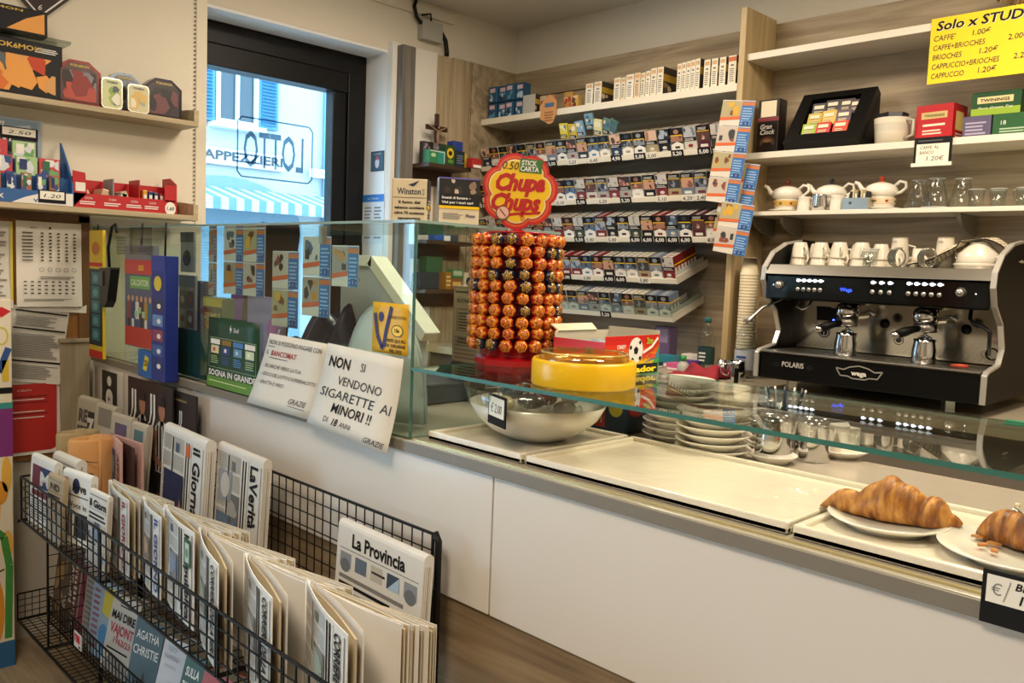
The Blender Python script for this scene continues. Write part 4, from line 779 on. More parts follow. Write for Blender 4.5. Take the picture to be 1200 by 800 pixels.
for s_ in (-.012, .012): g.tube([(-.335, 1.352 + s_, ZR + .018), (-.325, 1.352 + s_, ZR + .04), (-.31, 1.352 + s_ * .6, ZR + .03), (-.29, 1.352, ZR + .05), (-.27, 1.352 - s_ * .5, ZR + .075), (-.2, 1.352 - s_ * .5, ZR + .08)], .0045, 8, CHROME)
g.build('arms', t); g = G(); g.lathe([(.004, 0), (.012, .006), (.034, .02), (.036, .022), (.012, .016)], (-.272, 1.352, ZR + .068), 20, CHROME, sx=1.2, sy=.6); g.build('scoop', t)
t = T('price_tag', 'black framed croissant price tag hooked on the counter edge', 'price tag', (-.22, YC - .011, 1.01)); g = G(); g.box(-.287, -.16, YC - .013, YC - .0105, 1.008, 1.072, INK); g.box(-.27, -.2, YC - .0105, YC + .012, 1.0335, 1.0355, INK); g.build('card', t)
g = G(); s = Sheet(g, (-.287, YC - .013, 1.008), (1, 0, 0), (0, 0, 1)); s.rect(.005, .026, .122, .059, M('#f0ece0', .6)); s.text('€', .016, .036, .014, GREYINK); s.line([(.024, .03), (.03, .055)], .001, GREYINK, 2); s.text('BRIOCHES', .035, .047, .009, INK, al='l', bold=.02, sh=.2, w=.06); s.text('1.20', .04, .031, .0115, INK, al='l', bold=.02, sh=.2); g.build('lettering', t)
# jugs and napkins beside the plates
def jug(x, y, z, r, h, lab, handle=True, cat='jug'):
    t = T('steel_jug', lab, cat, (x, y, z)); g = G(); g.lathe([(.0001, 0), (r * .98, 0), (r, .004), (r * .97, h * .55), (r * .86, h * .86), (r * .9, h), (r * .87, h), (r * .83, h * .86), (r * .93, h * .5), (r * .94, .006), (.0001, .005)], (x, y, z), 32, CHROME); g.build('body', t)
    if handle: g = G(); g.tube([(x - r * .8 * .7, y - r * .8 * .7 + .01, z + h * .85), (x - r * 1.4, y - r * .9, z + h * .8), (x - r * 1.45, y - r * .9, z + h * .4), (x - r * .75, y - r * .65, z + h * .25)], .0035, 8, CHROME); g.build('handle', t)
    return t
jug(-.815, 1.575, ZT + .009, .037, .085, 'polished steel milk jug on a saucer beside the plate stacks')
g = G(); g.lathe([(r * .62, z) for r, z in PLP], (-.815, 1.575, ZT), 32, CERAM); one(g, 'saucer', 'small white saucer under the steel milk jug', 'saucer', (-.815, 1.575, ZT))
jug(-.775, 1.665, ZT, .036, .085, 'second steel jug behind the jug on the saucer', False)
t = T('stirrer_glass', 'clear glass holding black and clear stirrers behind the steel jugs', 'glass', (-.86, 1.70, ZT)); g = G(); g.lathe([(.028, 0), (.036, .10), (.034, .10), (.026, .004)], (-.86, 1.70, ZT), 24, pane('#eef2f0', 2.0, key='gl'), closed=True); g.build('glass_cup', t)
for k in range(12):
    a = k * .52; g = G(); g.tube([(-.86 + .012 * math.cos(a), 1.70 + .012 * math.sin(a), ZT + .004), (-.86 + .042 * math.cos(a), 1.70 + .042 * math.sin(a), ZT + .135)], .0022, 5, M(['#1c1c1c', '#c9c4b8'][k % 2], .4)); g.build('stirrer', t)
g = G(); g.lathe([(r * .75, z) for r, z in PLP], (-.755, 1.755, ZT), 32, CERAM); one(g, 'saucer', 'white saucer under the paper napkins', 'saucer', (-.755, 1.755, ZT))
t = G(); t.T = TR(-.055, .05, 0); t.prism([(-.735, 1.67, ZT + .006), (-.68, 1.665, ZT + .006), (-.665, 1.72, ZT + .006), (-.72, 1.73, ZT + .006)], (0, 0, .058), M('#e9e2d0', .8)); t.prism([(-.73, 1.668, ZT + .064), (-.676, 1.663, ZT + .064), (-.676, 1.69, ZT + .064), (-.70, 1.735, ZT + .064)], (0, 0, .006), M('#efe9da', .8)); one(t, 'paper_napkins', 'stack of cream paper napkins on a white saucer', 'napkins', (-.755, 1.75, ZT + .006), bevel=.002)

# ------------------------------------------------------------ on the glass shelf
ZS = 1.1878
LX, LY = -1.355, 1.36
tw = T('lollipop_tower', 'round red lollipop tower with a yellow flower shaped sign on top', 'lollipop stand', (LX, LY, ZS)); RP = M('#a8101a', .3)
g = G(); g.lathe([(.088, 0), (.088, .012), (.078, .02), (.07, .045), (.066, .045)], (LX, LY, ZS), 8, RP, False); g.build('base', tw)
g = G(); g.lathe([(.062, .03), (.062, .28), (.05, .285)], (LX, LY, ZS), 24, M('#7d1016', .4)); g.build('core', tw)
for k in range(11):
    g = G(); g.lathe([(.06, .0), (.073, .001), (.073, .004), (.06, .005)], (LX, LY, ZS + .036 + k * .0255), 24, RP, closed=True); g.build('ring', tw)
g = G(); g.lathe([(.022, 0), (.022, .012), (.016, .016), (.008, .02)], (LX, LY, ZS + .283), 16, RP); g.build('neck', tw)
g = G(); g.tube([(LX - .02, LY - .01, ZS + .28), (LX - .02, LY - .01, ZS + .31)], .002, 6, WHITE); g.build('pin', tw)
sgn = None
def lobes(n, r, a, ph): 
    P = []
    for k in range(n * 14):
        t_ = 2 * PI * k / (n * 14); q = abs(math.cos(n * (t_ + ph) / 2)) ** .45; P.append(((r - a + a * q) * math.cos(t_), (r - a + a * q) * math.sin(t_)))
    return P
ca = R(38); ux = Vector((math.cos(ca), math.sin(ca), 0)); uz = Vector((0, 0, 1)); uxr = (ux * math.cos(R(-4)) + uz * math.sin(R(-4))); uzr = (uz * math.cos(R(-4)) - ux * math.sin(R(-4)))
SO = Vector((LX + .006, LY - .006, 1.575))
g = G(); nn = uxr.cross(uzr)
g.prism([SO + uxr * x + uzr * y for x, y in lobes(7, .086, .014, PI / 2 + .05)], -nn * .006, RED, M('#8a0f16', .4)); sgn = g.build('sign', tw)
g = G(); s = Sheet(g, SO, uxr, uzr)
s.poly(lobes(7, .080, .014, PI / 2 + .05), M('#d8562a', .4), 1); s.poly(lobes(7, .074, .014, PI / 2 + .05), M('#9c1c18', .4), 2); s.poly(lobes(7, .072, .014, PI / 2 + .05), M('#efe0b0', .4), 3); s.poly(lobes(7, .069, .014, PI / 2 + .05), M('#edc213', .4), 4)
CR = M('#b8141c', .4)
s.text('Chupa', .002, .002, .037, CR, bold=.05, sh=.3, w=.112, l=6, rot=.06); s.text('Chups', -.004, -.042, .037, CR, bold=.05, sh=.3, w=.112, l=6, rot=.06); s.line([(-.02, -.055), (.0, -.05), (.03, -.047), (.052, -.043)], .006, CR, 6)
s.rect(-.005, .042, .045, .072, M('#2f6f2c', .5), 6); s.text('STICK', .016, .058, .011, WHITE, bold=.03, w=.034, l=8); s.text('CARTA', .018, .045, .011, WHITE, bold=.03, w=.042, l=8); s.text('0.50', -.025, .046, .018, HB, sh=.2, l=8, w=.036)
s.disc(-.032, -.052, .0165, M('#6b5a30', .5), 6); s.disc(-.032, -.051, .0135, M('#e8b8a8', .5), 7); s.line([(-.04, -.043), (-.024, -.059)], .002, INK, 8); s.ring(.014, -.06, .005, .001, CR, 7); s.text('R', .014, -.062, .004, CR, l=8); g.build('sign_print', sgn)
# the lollipops, each one a thing with its stick
def lolly(cols, key):
    ma = bpy.data.materials.new('lolly_' + key); ma.use_nodes = True; nt = ma.node_tree; b = nt.nodes['Principled BSDF']; L = nt.links.new
    tc = nt.nodes.new('ShaderNodeTexCoord'); sx = nt.nodes.new('ShaderNodeSeparateXYZ'); L(tc.outputs['Object'], sx.inputs[0]); oi = nt.nodes.new('ShaderNodeObjectInfo')
    def mth(op, a_, b_):
        q = nt.nodes.new('ShaderNodeMath'); q.operation = op
        for i_, v_ in enumerate((a_, b_)):
            if isinstance(v_, (int, float)): q.inputs[i_].default_value = v_
            else: L(v_, q.inputs[i_])
        return q.outputs[0]
    rad = mth('POWER', mth('ADD', mth('MULTIPLY', sx.outputs[0], sx.outputs[0]), mth('MULTIPLY', sx.outputs[2], sx.outputs[2])), .5)
    ang = mth('ARCTAN2', sx.outputs[2], sx.outputs[0]); petal = mth('MULTIPLY', mth('SINE', mth('ADD', mth('MULTIPLY', ang, 6), mth('MULTIPLY', oi.outputs['Random'], 40)), 0), .0016)
    nz = nt.nodes.new('ShaderNodeTexNoise'); nz.inputs['Scale'].default_value = 260; L(tc.outputs['Object'], nz.inputs[0])
    fac = mth('MULTIPLY', mth('ADD', mth('ADD', rad, petal), mth('MULTIPLY', mth('SUBTRACT', nz.outputs['Fac'], .5), .008)), 73)
    cr = nt.nodes.new('ShaderNodeValToRGB'); cr.color_ramp.interpolation = 'CONSTANT'; e = cr.color_ramp.elements; e[0].position = 0; e[0].color = lin(cols[0]); e[1].position = .16; e[1].color = lin(cols[1])
    for p_, c_ in ((.36, cols[2]), (.56, cols[1]), (.66, cols[3]), (.86, cols[4])): q = e.new(p_); q.color = lin(c_)
    L(fac, cr.inputs[0]); L(cr.outputs[0], b.inputs['Base Color']); b.inputs['Roughness'].default_value = .25; b.inputs['Coat Weight'].default_value = .25
    g = G(); g.lathe([(.0001, .0135), (.005, .0128), (.0095, .0098), (.0125, .005), (.0136, 0), (.0125, -.005), (.009, -.01), (.0045, -.0128), (.0035, -.016), (.006, -.02)], (0, 0, 0), 14, ma, True, (0, -1, 0))
    for k in range(8):
        a = 2 * PI * k / 8; g.poly([(.0018 * math.cos(a), -.0142, .0018 * math.sin(a)), (.0075 * math.cos(a + .2), -.0121, .0075 * math.sin(a + .2)), (.0075 * math.cos(a + .55), -.0123, .0075 * math.sin(a + .55))], M(cols[4], .3))
    o = g.build('lollipop', None, (0, 0, 0)); g = G(); g.tube([(0, .012, 0), (0, .035, 0)], .0018, 6, WHITE); g.build('stick', o); return o
LP = {'orange': lolly(['#b04a1a', '#e6a632', '#9c3c14', '#de8c28', '#b42c14'], 'or'), 'red': lolly(['#a83018', '#e0a038', '#a82a18', '#d8782a', '#981616'], 'rd'), 'dark blue': lolly(['#8a5a14', '#d8a838', '#6a4a20', '#1c2440', '#151b30'], 'bl')}
random.seed(5); ncol = 18; cam_a = math.atan2(-LY, -LX)
for ring in range(10):
    for c in range(ncol):
        a = cam_a + (c - (ncol - 1) / 2) * 2 * PI / ncol + .05 * (ring % 2)
        if c in (0, ncol - 1) : continue
        z = ZS + .0475 + ring * .0255 + random.uniform(-.0015, .0015); q = random.random(); nm = 'dark blue' if q < .16 else 'red' if q < .32 else 'orange'
        r = .094; mat = Matrix.Translation((LX + r * math.cos(a), LY + r * math.sin(a), z)) @ Matrix.Rotation(a + PI / 2, 4, 'Z') @ Matrix.Rotation(random.uniform(-.12, .12), 4, 'X') @ Matrix.Scale(random.uniform(1.02, 1.14), 4)
        o = inst(LP[nm], mat); tag(o, '%s wrapped lollipop, %s ring from the top, %s column from the window side' % (nm, ORD[9 - ring], ORD[c - 1]), 'lollipop', 'lollipops on the red tower')
for o in LP.values(): drop(o)
# yellow tub lid, football candy box
t = T('yellow_tub', 'round yellow sweet tub lid with a clear dish on the glass shelf', 'tub', (-1.03, 1.225, ZS)); Lx, Ly = -1.03, 1.225; YT = M('#e4b40a', .3)
g = G(); g.lathe([(.097, 0), (.099, .003), (.099, .045), (.096, .049), (.088, .049), (.088, .03), (.0001, .03)], (Lx, Ly, ZS), 48, YT); g.build('lid', t)
g = G(); g.lathe([(.086, .031), (.084, .058), (.08, .06), (.077, .06), (.075, .045), (.0001, .043)], (Lx, Ly, ZS), 48, pane('#f0e6c0', 3.0, key='dish')); g.build('clear_dish', t)
g = G(); g.lathe([(.0785, .0605), (.0835, .0605), (.0835, .0625), (.0785, .0625)], (Lx, Ly, ZS), 48, M('#d8c27a', .12, .5), closed=True); g.build('dish_rim', t)
t = T('football_candy_box', 'open red and yellow candy box with a football printed on its side', 'box', (-1.15, 1.45, ZS)); x0, x1, y0, y1, h = -1.215, -1.075, 1.342, 1.53, .084
def grad(g, P, Q, n, ncols):
    for k in range(n):
        pass
BXR = M('#c81e14', .4)
g = G()
for a, b, c, d, hh in [(x0, x1, y0, y0 + .002, h * .86), (x0, x1, y1 - .002, y1, h * 1.1), (x1 - .002, x1, y0 + .002, y1 - .002, h), (x0, x0 + .002, y0 + .002, y1 - .002, h)]: g.box(a, b, c, d, ZS, ZS + hh, M('#c8bfa8', .7))
g.box(x0 + .002, x1 - .002, y0 + .002, y1 - .002, ZS, ZS + .003, M('#c8bfa8', .7)); g.build('carton', t)
g = G(); g.prism([(x0 + .003, y1 - .05, ZS + h), (x0 + .003, y0 + .01, ZS + h), (x0 - .03, y0 + .02, ZS + h + .012), (x0 - .03, y1 - .03, ZS + h + .012)], (.002, 0, .002), M('#d8cdb0', .7)); g.build('flap', t)
g = G(); s = Sheet(g, (x1, y0, ZS), (0, 1, 0), (0, 0, 1)); w = y1 - y0
cols = ['#d8c21a', '#e8cf20', '#f0c81e', '#f0b01c', '#ea8a18', '#e05a16', '#d83216', '#cc1e16', '#c81a16']
for k, c in enumerate(cols): s.rect(0, h * k / 9, w, h * (k + 1) / 9, M(c, .4))
s.poly([(w * .62, 0), (w, 0), (w, h * .75), (w * .9, h * .3)], M('#3f9a48', .4), 2); s.poly([(w * .7, h * .28), (w * .98, h * .4), (w, h * .62), (w * .9, h * .42)], M('#2f7fb0', .4), 3)
s.disc(w * .55, h * .62, w * .13, WHITE, 3, ry=h * .33); 
for dx, dy, r in [(0, 0, .045), (-.1, .08, .025), (.07, .2, .022), (-.06, -.24, .03), (.08, -.2, .025)]: s.poly([(w * (.55 + dx) + w * r * math.cos(2 * PI * k / 5 + .3), h * (.62 + dy) + w * r * 1.1 * math.sin(2 * PI * k / 5 + .3)) for k in range(5)], INK, 4)
s.line([(w * .68, h * .55), (w * .85, h * .7), (w * .96, h * .92)], .006, WHITE, 4); s.line([(w * .68, h * .48), (w * .88, h * .62), (w * .98, h * .86)], .004, M('#b8301c', .4), 4); s.text('2m', w * .8, h * .78, h * .16, M('#9ac02a', .4), bold=.04, l=5); s.text('BORN', w * .8, h * .4, h * .13, M('#d8423a', .4), bold=.04, l=5, w=w * .25); s.text('CANDY', w * .28, h * .68, h * .1, WHITE, bold=.03, l=5, w=w * .16); s.text('BAR', w * .28, h * .55, h * .08, WHITE, bold=.03, l=5)
s.rect(w * .12, h * .03, w * .97, h * .27, INK, 5); s.text('Goleador', w * .54, h * .07, h * .15, M('#f2d81e', .4), bold=.05, w=w * .8, l=7); g.build('side_print', t)
g = G(); s = Sheet(g, (x0, y0, ZS), (1, 0, 0), (0, 0, 1)); w = x1 - x0
for k, c in enumerate(cols): s.rect(0, h * .86 * k / 9, w, h * .86 * (k + 1) / 9, M(c, .4))
s.disc(w * .72, h * .55, .014, M('#8a6a2a', .5), 2); s.ring(w * .72, h * .55, .011, .001, M('#d8b84a', .5), 3); s.text('Vigorsol', w * .3, h * .55, h * .12, M('#7a6a20', .5), sh=.3, l=3, w=w * .4); g.build('end_print', t)
g = G(); random.seed(4)
for k in range(10): 
    sw = G(); xx = x0 + .03 + .035 * (k % 3); yy = y0 + .035 + .042 * (k // 3); sw.T = TR(xx, yy, ZS + .045, k) ; sw.box(-.02, .02, -.012, .012, -.042, .02, M(['#7f96a8', '#98a8b4', '#6a8298'][k % 3], .35)); one(sw, 'candy_sachet', 'grey blue candy sachet, %s from the near corner of the football box' % ORD[k], 'sweet', (xx, yy, ZS + .004), 'sachets in the football box', bevel=.004)
# ------------------------------------------------------------ bar back: upright, shelves
YF = 3.0
g = G(); g.box(-1.806, -1.78, YF, YB, 1.02, 2.452, wood('#cdb68a', '#ab9468', 2)); one(g, 'cabinet_upright', 'pale wood upright board dividing cigarettes from the bar shelves', 'upright', (-1.79, 3.1, 1.02), bevel=.0015)
SWM = M('#e2dccb', .4)
def shelf(x0, x1, y0, zt, th, lab, nm='bar_shelf'):
    g = G(); g.box(x0, x1, y0, YB, zt - th, zt, SWM); return one(g, nm, lab, 'shelf', ((x0 + x1) / 2, 3.1, zt - th), bevel=.0015)
shelf(-1.78, 1.3, 3.02, 2.276, .026, 'top white bar shelf, empty above the tea display')
shelf(-1.78, 1.3, 3.02, 1.891, .024, 'middle white bar shelf with the tea boxes')
ls = shelf(-1.78, 1.3, 3.02, 1.663, .016, 'lowest white bar shelf with teapots and glasses')
for x in (-1.74, -1.62, -.98, -.2):
    g = G(); g.prism([(x, 3.23, 1.646)] + [(x, 3.23 - .17 * math.cos(a * PI / 16), 1.646 - .07 * math.sin(a * PI / 16)) for a in range(9)], (.012, 0, 0), M('#8a8474', .5)); g.build('bracket', ls)
shelf(XW + .002, -1.806, YF, 2.165, .03, 'long white shelf above the cigarette trays', 'cigarette_shelf')

# sloping trays of cigarette packs
TH = R(20); PITCH_ = .0643; PW, PD, PH = .058, .0235, .093
PCOL = [('#1f2a4c', 'navy'), ('#a9a7a2', 'silver'), ('#7c2226', 'red'), ('#cfc9bb', 'white'), ('#131316', 'black'), ('#a8986f', 'gold'), ('#4a7aa8', 'sky blue'), ('#34402f', 'green'), ('#552430', 'maroon'), ('#6c7c90', 'grey blue')]
PICS = [['#8a8f98', '#3a3d44', '#c8c4bc'], ['#a87860', '#5a3a34', '#d8b8a0'], ['#2f3440', '#7a8290', '#b8bcc4'], ['#8a5a4a', '#c89880', '#3a2a2a'], ['#5a6a80', '#a8b4c4', '#1f2630']]
random.seed(21)
def pack_proto(ci, pi, style):
    col = M(PCOL[ci][0], .35); g = G(); g.box(-PW / 2, PW / 2, 0, PD, 0, PH, col); s = Sheet(g, (-PW / 2, 0, 0), (1, 0, 0), (0, 0, 1), .0006); w, h = PW, PH
    dark = M('#121114', .5, sp=.3); bk = M('#09090a', .5, sp=.3)
    if style == 0:
        s.rect(0, h * .78, w, h, bk); s.bars(w * .1, h * .82, w * .9, h * .95, 3, WHITE, 2, .35); s.rect(0, h * .75, w, h * .78, YEL, 2); s.rect(0, h * .34, w, h * .75, M(PICS[pi][1], .45)); s.blot(w * .05, h * .36, w * .95, h * .74, [M(q, .45) for q in PICS[pi]], 6, 2)
        s.rect(w * .0, h * .0, w, h * .34, col, 2); s.rect(w * .2, h * .08, w * .8, h * .2, M('#e6e2d8' if ci not in (1, 3, 5) else '#6a2a34', .45), 3)
    elif style == 1:
        s.rect(0, h * .55, w, h, M(PICS[pi][2], .45)); s.blot(w * .05, h * .58, w * .95, h * .97, [M(q, .45) for q in PICS[pi]], 7, 2); s.rect(0, h * .38, w, h * .55, bk, 2); s.bars(w * .08, h * .41, w * .92, h * .53, 2, WHITE, 3, .4)
        s.disc(w * .5, h * .18, w * .2, M('#d8d4c8' if ci not in (1, 3) else '#8a1f24', .4), 2, ry=h * .07); s.rect(w * .25, h * .03, w * .75, h * .07, M('#d0ccc0', .4), 2)
    else:
        s.rect(0, h * .7, w, h, dark); s.disc(w * .5, h * .84, w * .22, M(PICS[pi][0], .4), 2, ry=h * .1); s.rect(0, h * .66, w, h * .7, YEL, 2); s.rect(0, h * .4, w, h * .66, M(PICS[pi][0], .45)); s.blot(w * .1, h * .42, w * .9, h * .65, [M(q, .45) for q in PICS[pi]], 4, 2); s.poly([(0, 0), (w, 0), (w, h * .28), (w * .5, h * .4), (0, h * .28)], M('#ece8de', .4), 2); s.rect(w * .3, h * .1, w * .7, h * .2, col, 3)
    s2 = Sheet(g, (-PW / 2, 0, PH), (1, 0, 0), (0, 1, 0), .0006); s2.rect(w * .06, PD * .12, w * .94, PD * .9, M('#cfcabc' if (ci + pi) % 3 else PCOL[ci][0], .4)); s2.rect(w * .35, PD * .1, w * .65, PD * .95, M('#a8a49a', .4), 2)
    s3 = Sheet(g, (PW / 2, 0, 0), (0, 1, 0), (0, 0, 1), .0006); s3.rect(PD * .15, h * .1, PD * .85, h * .5, M('#d8d4c8', .4)); s3.rect(0, h * .6, PD, h * .66, YEL)
    o = g.build('cigarette_pack', None, (0, 0, 0)); o['ci'] = ci; return o
PK = [pack_proto(c, (c * 2 + st) % 5, st) for c in range(10) for st in range(3)]
def tray_row(zs, ncols, deep, x0, xr, where, lab, prices, light=False, extra=0):
    A = Matrix.Translation((0, YF, zs)) @ Matrix.Rotation(TH, 4, 'X')
    t = T('cigarette_tray', lab, 'tray', ((x0 + xr) / 2, YF, zs), 'cigarette trays')
    g = G(); g.T = A; g.box(x0, xr, 0, .24, -.006, 0, M('#4f4b44', .6)); g.build('tray_board', t)
    g = G(); g.T = A; g.box(x0, xr, -.008, -.002, -.02, .003, M('#e4ddca', .45)); g.build('price_strip', t, bevel=.001)
    g = G(); g.T = A; g.box(xr - .001, xr + .004, -.008, .24, -.02, .012, M('#d8d2c2', .4)); g.build('side_rail', t)
    for i in range(ncols + 1):
        pass
    g = G(); g.T = A
    for i in range(ncols): g.box(xr - .004 - i * PITCH_ - .0012, xr - .004 - i * PITCH_, 0, .22, 0, .03, M('#c9c9c4', .3))
    g.build('dividers', t)
    for k, (c, p, st) in enumerate(prices):
        g = G(); g.T = A; xx = xr - .036 - c * PITCH_; w2 = .03; g.box(xx - w2, xx + w2, -.0105, -.0085, -.021, .006, INK if st else M('#e9e4d6', .5)); s = Sheet(g, (xx - w2, -.0105, -.021), (1, 0, 0), (0, 0, 1)); s.text(p, w2, .005, .016, WHITE if st else INK, bold=.03 if st else 0, w=w2 * 1.5, sh=0 if st else .2)
        g.build('price_tag', t)
    for c in range(ncols):
        pi = random.randrange(30); q = PK[pi]
        if light: q = PK[random.choice([1, 3, 5, 3, 9]) * 3 + random.randrange(3)]
        nd = deep + (extra if c == 0 else 0)
        for d in range(nd):
            xx = xr - .036 - c * PITCH_; mt = A @ Matrix.Translation((xx, .001 + d * (PD + .0008), .0008))
            o = inst(q, mt); nm = PCOL[q['ci']][1]
            if d == 0: lb = '%s cigarette pack in front, %s from the wood upright, on the %s tray' % (nm, ORD[c], where)
            else: lb = '%s cigarette pack, %s behind the %s front pack from the upright, %s tray' % (nm, ORD[d - 1], ORD[c], where)
            tag(o, lb, 'cigarettes', 'cigarette packs on the sloping trays')
tray_row(1.92, 22, 2, -3.27, -1.835, 'topmost', 'topmost sloping cigarette tray under the white shelf', [(0, '5,00', 1), (1, '5,00', 1), (3, '5,20', 1), (5, '5,00', 0), (6, '5,00', 1), (8, '4,90', 1), (10, '6,40', 0), (12, '5,20', 0), (14, '5,00', 1), (15, '5,00', 1), (18, '4,80', 1), (20, '4,80', 1)])
tray_row(1.734, 22, 2, -3.27, -1.835, 'second', 'second sloping cigarette tray from the top', [(1, '2,40', 0), (2, '6,20', 0), (4, '5,10', 0), (7, '5,20', 1), (9, '5,20', 0), (11, '5,00', 1), (13, '5,10', 0), (15, '5,60', 0), (19, '5,00', 1), (21, '5,50', 1)])
tray_row(1.562, 22, 4, -3.27, -1.835, 'middle', 'middle sloping cigarette tray with white topped packs', [(0, '8,00', 0), (2, '6,00', 1), (3, '6,00', 1), (4, '6,00', 1), (5, '6,00', 1), (6, '6,00', 1), (8, '5,40', 0), (10, '5,40', 0), (11, '5,50', 1), (13, '5,50', 1), (17, '5,50', 1), (20, '5,20', 0)])
tray_row(1.387, 19, 3, -3.27, -2.035, 'fourth', 'fourth sloping cigarette tray, short and open at its right end', [(2, '5,80', 0), (4, '6,00', 1), (5, '6,00', 1), (7, '5,80', 0), (9, '5,00', 1), (12, '5,00', 1), (15, '5,20', 1)], extra=4)
tray_row(1.226, 19, 3, -3.27, -2.045, 'lowest', 'lowest sloping cigarette tray with a clear front fence', [(5, '5,20', 1), (12, '5,20', 1)], True)
for o in PK: drop(o)
g = G(); A = Matrix.Translation((0, YF, 1.226)) @ Matrix.Rotation(TH, 4, 'X'); g.T = A; g.box(-3.27, -2.045, -.012, -.009, .004, .055, pane('#eef4f2', 1.6, key='fence')); g.box(-2.044, -2.041, -.012, .22, .004, .055, pane('#eef4f2', 1.6, key='fence')); one(g, 'clear_fence', 'clear plastic fence along the front of the lowest cigarette tray', 'fence', (-2.6, 2.99, 1.22))
# pouches standing on the topmost packs
for k, (x, z, c, nm, a) in enumerate([(-2.70, 2.02, '#d8c832', 'yellow', .06), (-2.645, 2.012, '#c8b030', 'mustard', .1), (-2.60, 2.022, '#7aa0c0', 'light blue', -.04), (-2.545, 2.05, '#6f98a8', 'teal', .0), (-2.50, 2.02, '#d8d09a', 'cream', .22), (-2.455, 2.02, '#5a7a78', 'dark green', .4), (-2.425, 2.015, '#4a6a68', 'bottle green', .55)]):
    g = G(); g.T = Matrix.Translation((x, 2.995, z)) @ Matrix.Rotation(a, 4, 'Y') @ Matrix.Rotation(TH, 4, 'X'); g.box(-.024, .024, 0, .012, 0, .07, M(c, .35)); s = Sheet(g, (-.024, 0, 0), (1, 0, 0), (0, 0, 1)); s.blot(.006, .03, .042, .062, [M('#3a5a7a', .4), M('#e8e0c0', .4)], 4); s.rect(.004, .006, .044, .02, INK); s.bars(.008, .008, .04, .018, 2, WHITE, 2)
    one(g, 'tobacco_pouch', '%s tobacco pouch standing on top of the topmost cigarette packs' % nm, 'tobacco', (x, 3.0, z), 'tobacco pouches above the packs', bevel=.002)

# what stands on the long white shelf
zt = 2.1655
for r_ in range(2):
    for c in range(4):
        for_ = c
        x = -3.27 + c * .062; g = G(); z = zt + r_ * .085; g.box(x, x + .058, 3.03 + .012 * (c % 2), 3.09, z, z + .08, M('#2a5a7c' if (c + r_) % 2 else '#234a6c', .25)); s = Sheet(g, (x, 3.03 + .012 * (c % 2), z), (1, 0, 0), (0, 0, 1)); s.rect(.01, .05, .048, .07, M('#c8b0c0', .3)); s.blot(.005, .005, .05, .045, [M('#4a88b0', .3), M('#a8c4d8', .3), M('#1a2f48', .3)], 5)
        one(g, 'filter_box', 'blue filter box, %s from the corner in the %s layer on the long shelf' % (ORD[c], ['lower', 'upper'][r_]), 'box', (x + .03, 3.06, z), 'blue filter boxes in the corner', bevel=.002)
def shelf_box(x0, x1, y0, y1, h, col, lab, fn=None, name='shelf_carton', grp='cartons on the long white shelf'):
    g = G(); g.box(x0, x1, y0, y1, zt, zt + h, M(col, .45)); s = Sheet(g, (x0, y0, zt), (1, 0, 0), (0, 0, 1)); fn and fn(s, x1 - x0, h)
    s2 = Sheet(g, (x1, y0, zt), (0, 1, 0), (0, 0, 1)); w = y1 - y0; s2.rect(0, 0, w, h, M('#3a3028', .5)); s2.rect(0, h * .5, w, h * .75, M('#b8942a', .5), 2); s2.blot(0, h * .1, w, h * .5, [M('#8a6a4a', .5), M('#2a2420', .5), M('#c8b898', .5)], 5, 3)
    one(g, name, lab, 'carton', ((x0 + x1) / 2, (y0 + y1) / 2, zt), grp, bevel=.0015)
shelf_box(-3.02, -2.935, 3.03, 3.1, .095, '#b4b4b0', 'plain grey carton beside the blue filter boxes')
def white_end(s, w, h):
    s.bars(w * .2, h * .12, w * .8, h * .6, 7, GREYINK, 1); s.rect(w * .15, h * .8, w * .85, h * .93, M('#d0a878', .5)); s.rect(w * .3, h * .64, w * .7, h * .7, M('#6a6a6c', .5))
for k, (x, h, lb) in enumerate([(-2.605, .098, 'white carton end, first of the pair right of the pouches'), (-2.555, .1, 'white carton end, second of the pair, dark side showing')]): shelf_box(x, x + .045, 3.02, 3.2, h, '#e2dccc', lb, white_end)
x = -2.44
for k, (w, h) in enumerate([(.04, .103), (.028, .1), (.044, .108), (.036, .11), (.026, .106), (.026, .11), (.034, .118), (.034, .118)]):
    shelf_box(x, x + w - .002, 3.02, 3.2, h, ['#e2dccc', '#ddd4bc', '#e6e2d4', '#e0c8a8', '#e0d8c0', '#e8e2d2', '#e4dcc8', '#e6dfce'][k], 'white carton end, %s in the middle block of the long shelf' % ORD[k], white_end); x += w
x = -2.105
for k in range(5): shelf_box(x, x + .0215, 3.02, 3.2, .118 + k * .002, '#e9e2cf', 'cream carton end, %s of the tight row left of the upright' % ORD[k], white_end); x += .0225
for k, (x, w) in enumerate([(-1.975, .03), (-1.94, .03), (-1.903, .03)]): shelf_box(x, x + w, 3.02, 3.2, .115, '#e9e2cf', 'cream carton end, %s of the loose three near the upright' % ORD[k], white_end)
shelf_box(-1.862, -1.826, 3.02, 3.14, .115, '#e6dcc4', 'cream carton with a red band standing against the wood upright', lambda s, w, h: (white_end(s, w, h), s.rect(0, h * .8, w, h * .95, M('#c8683a', .5), 2)))
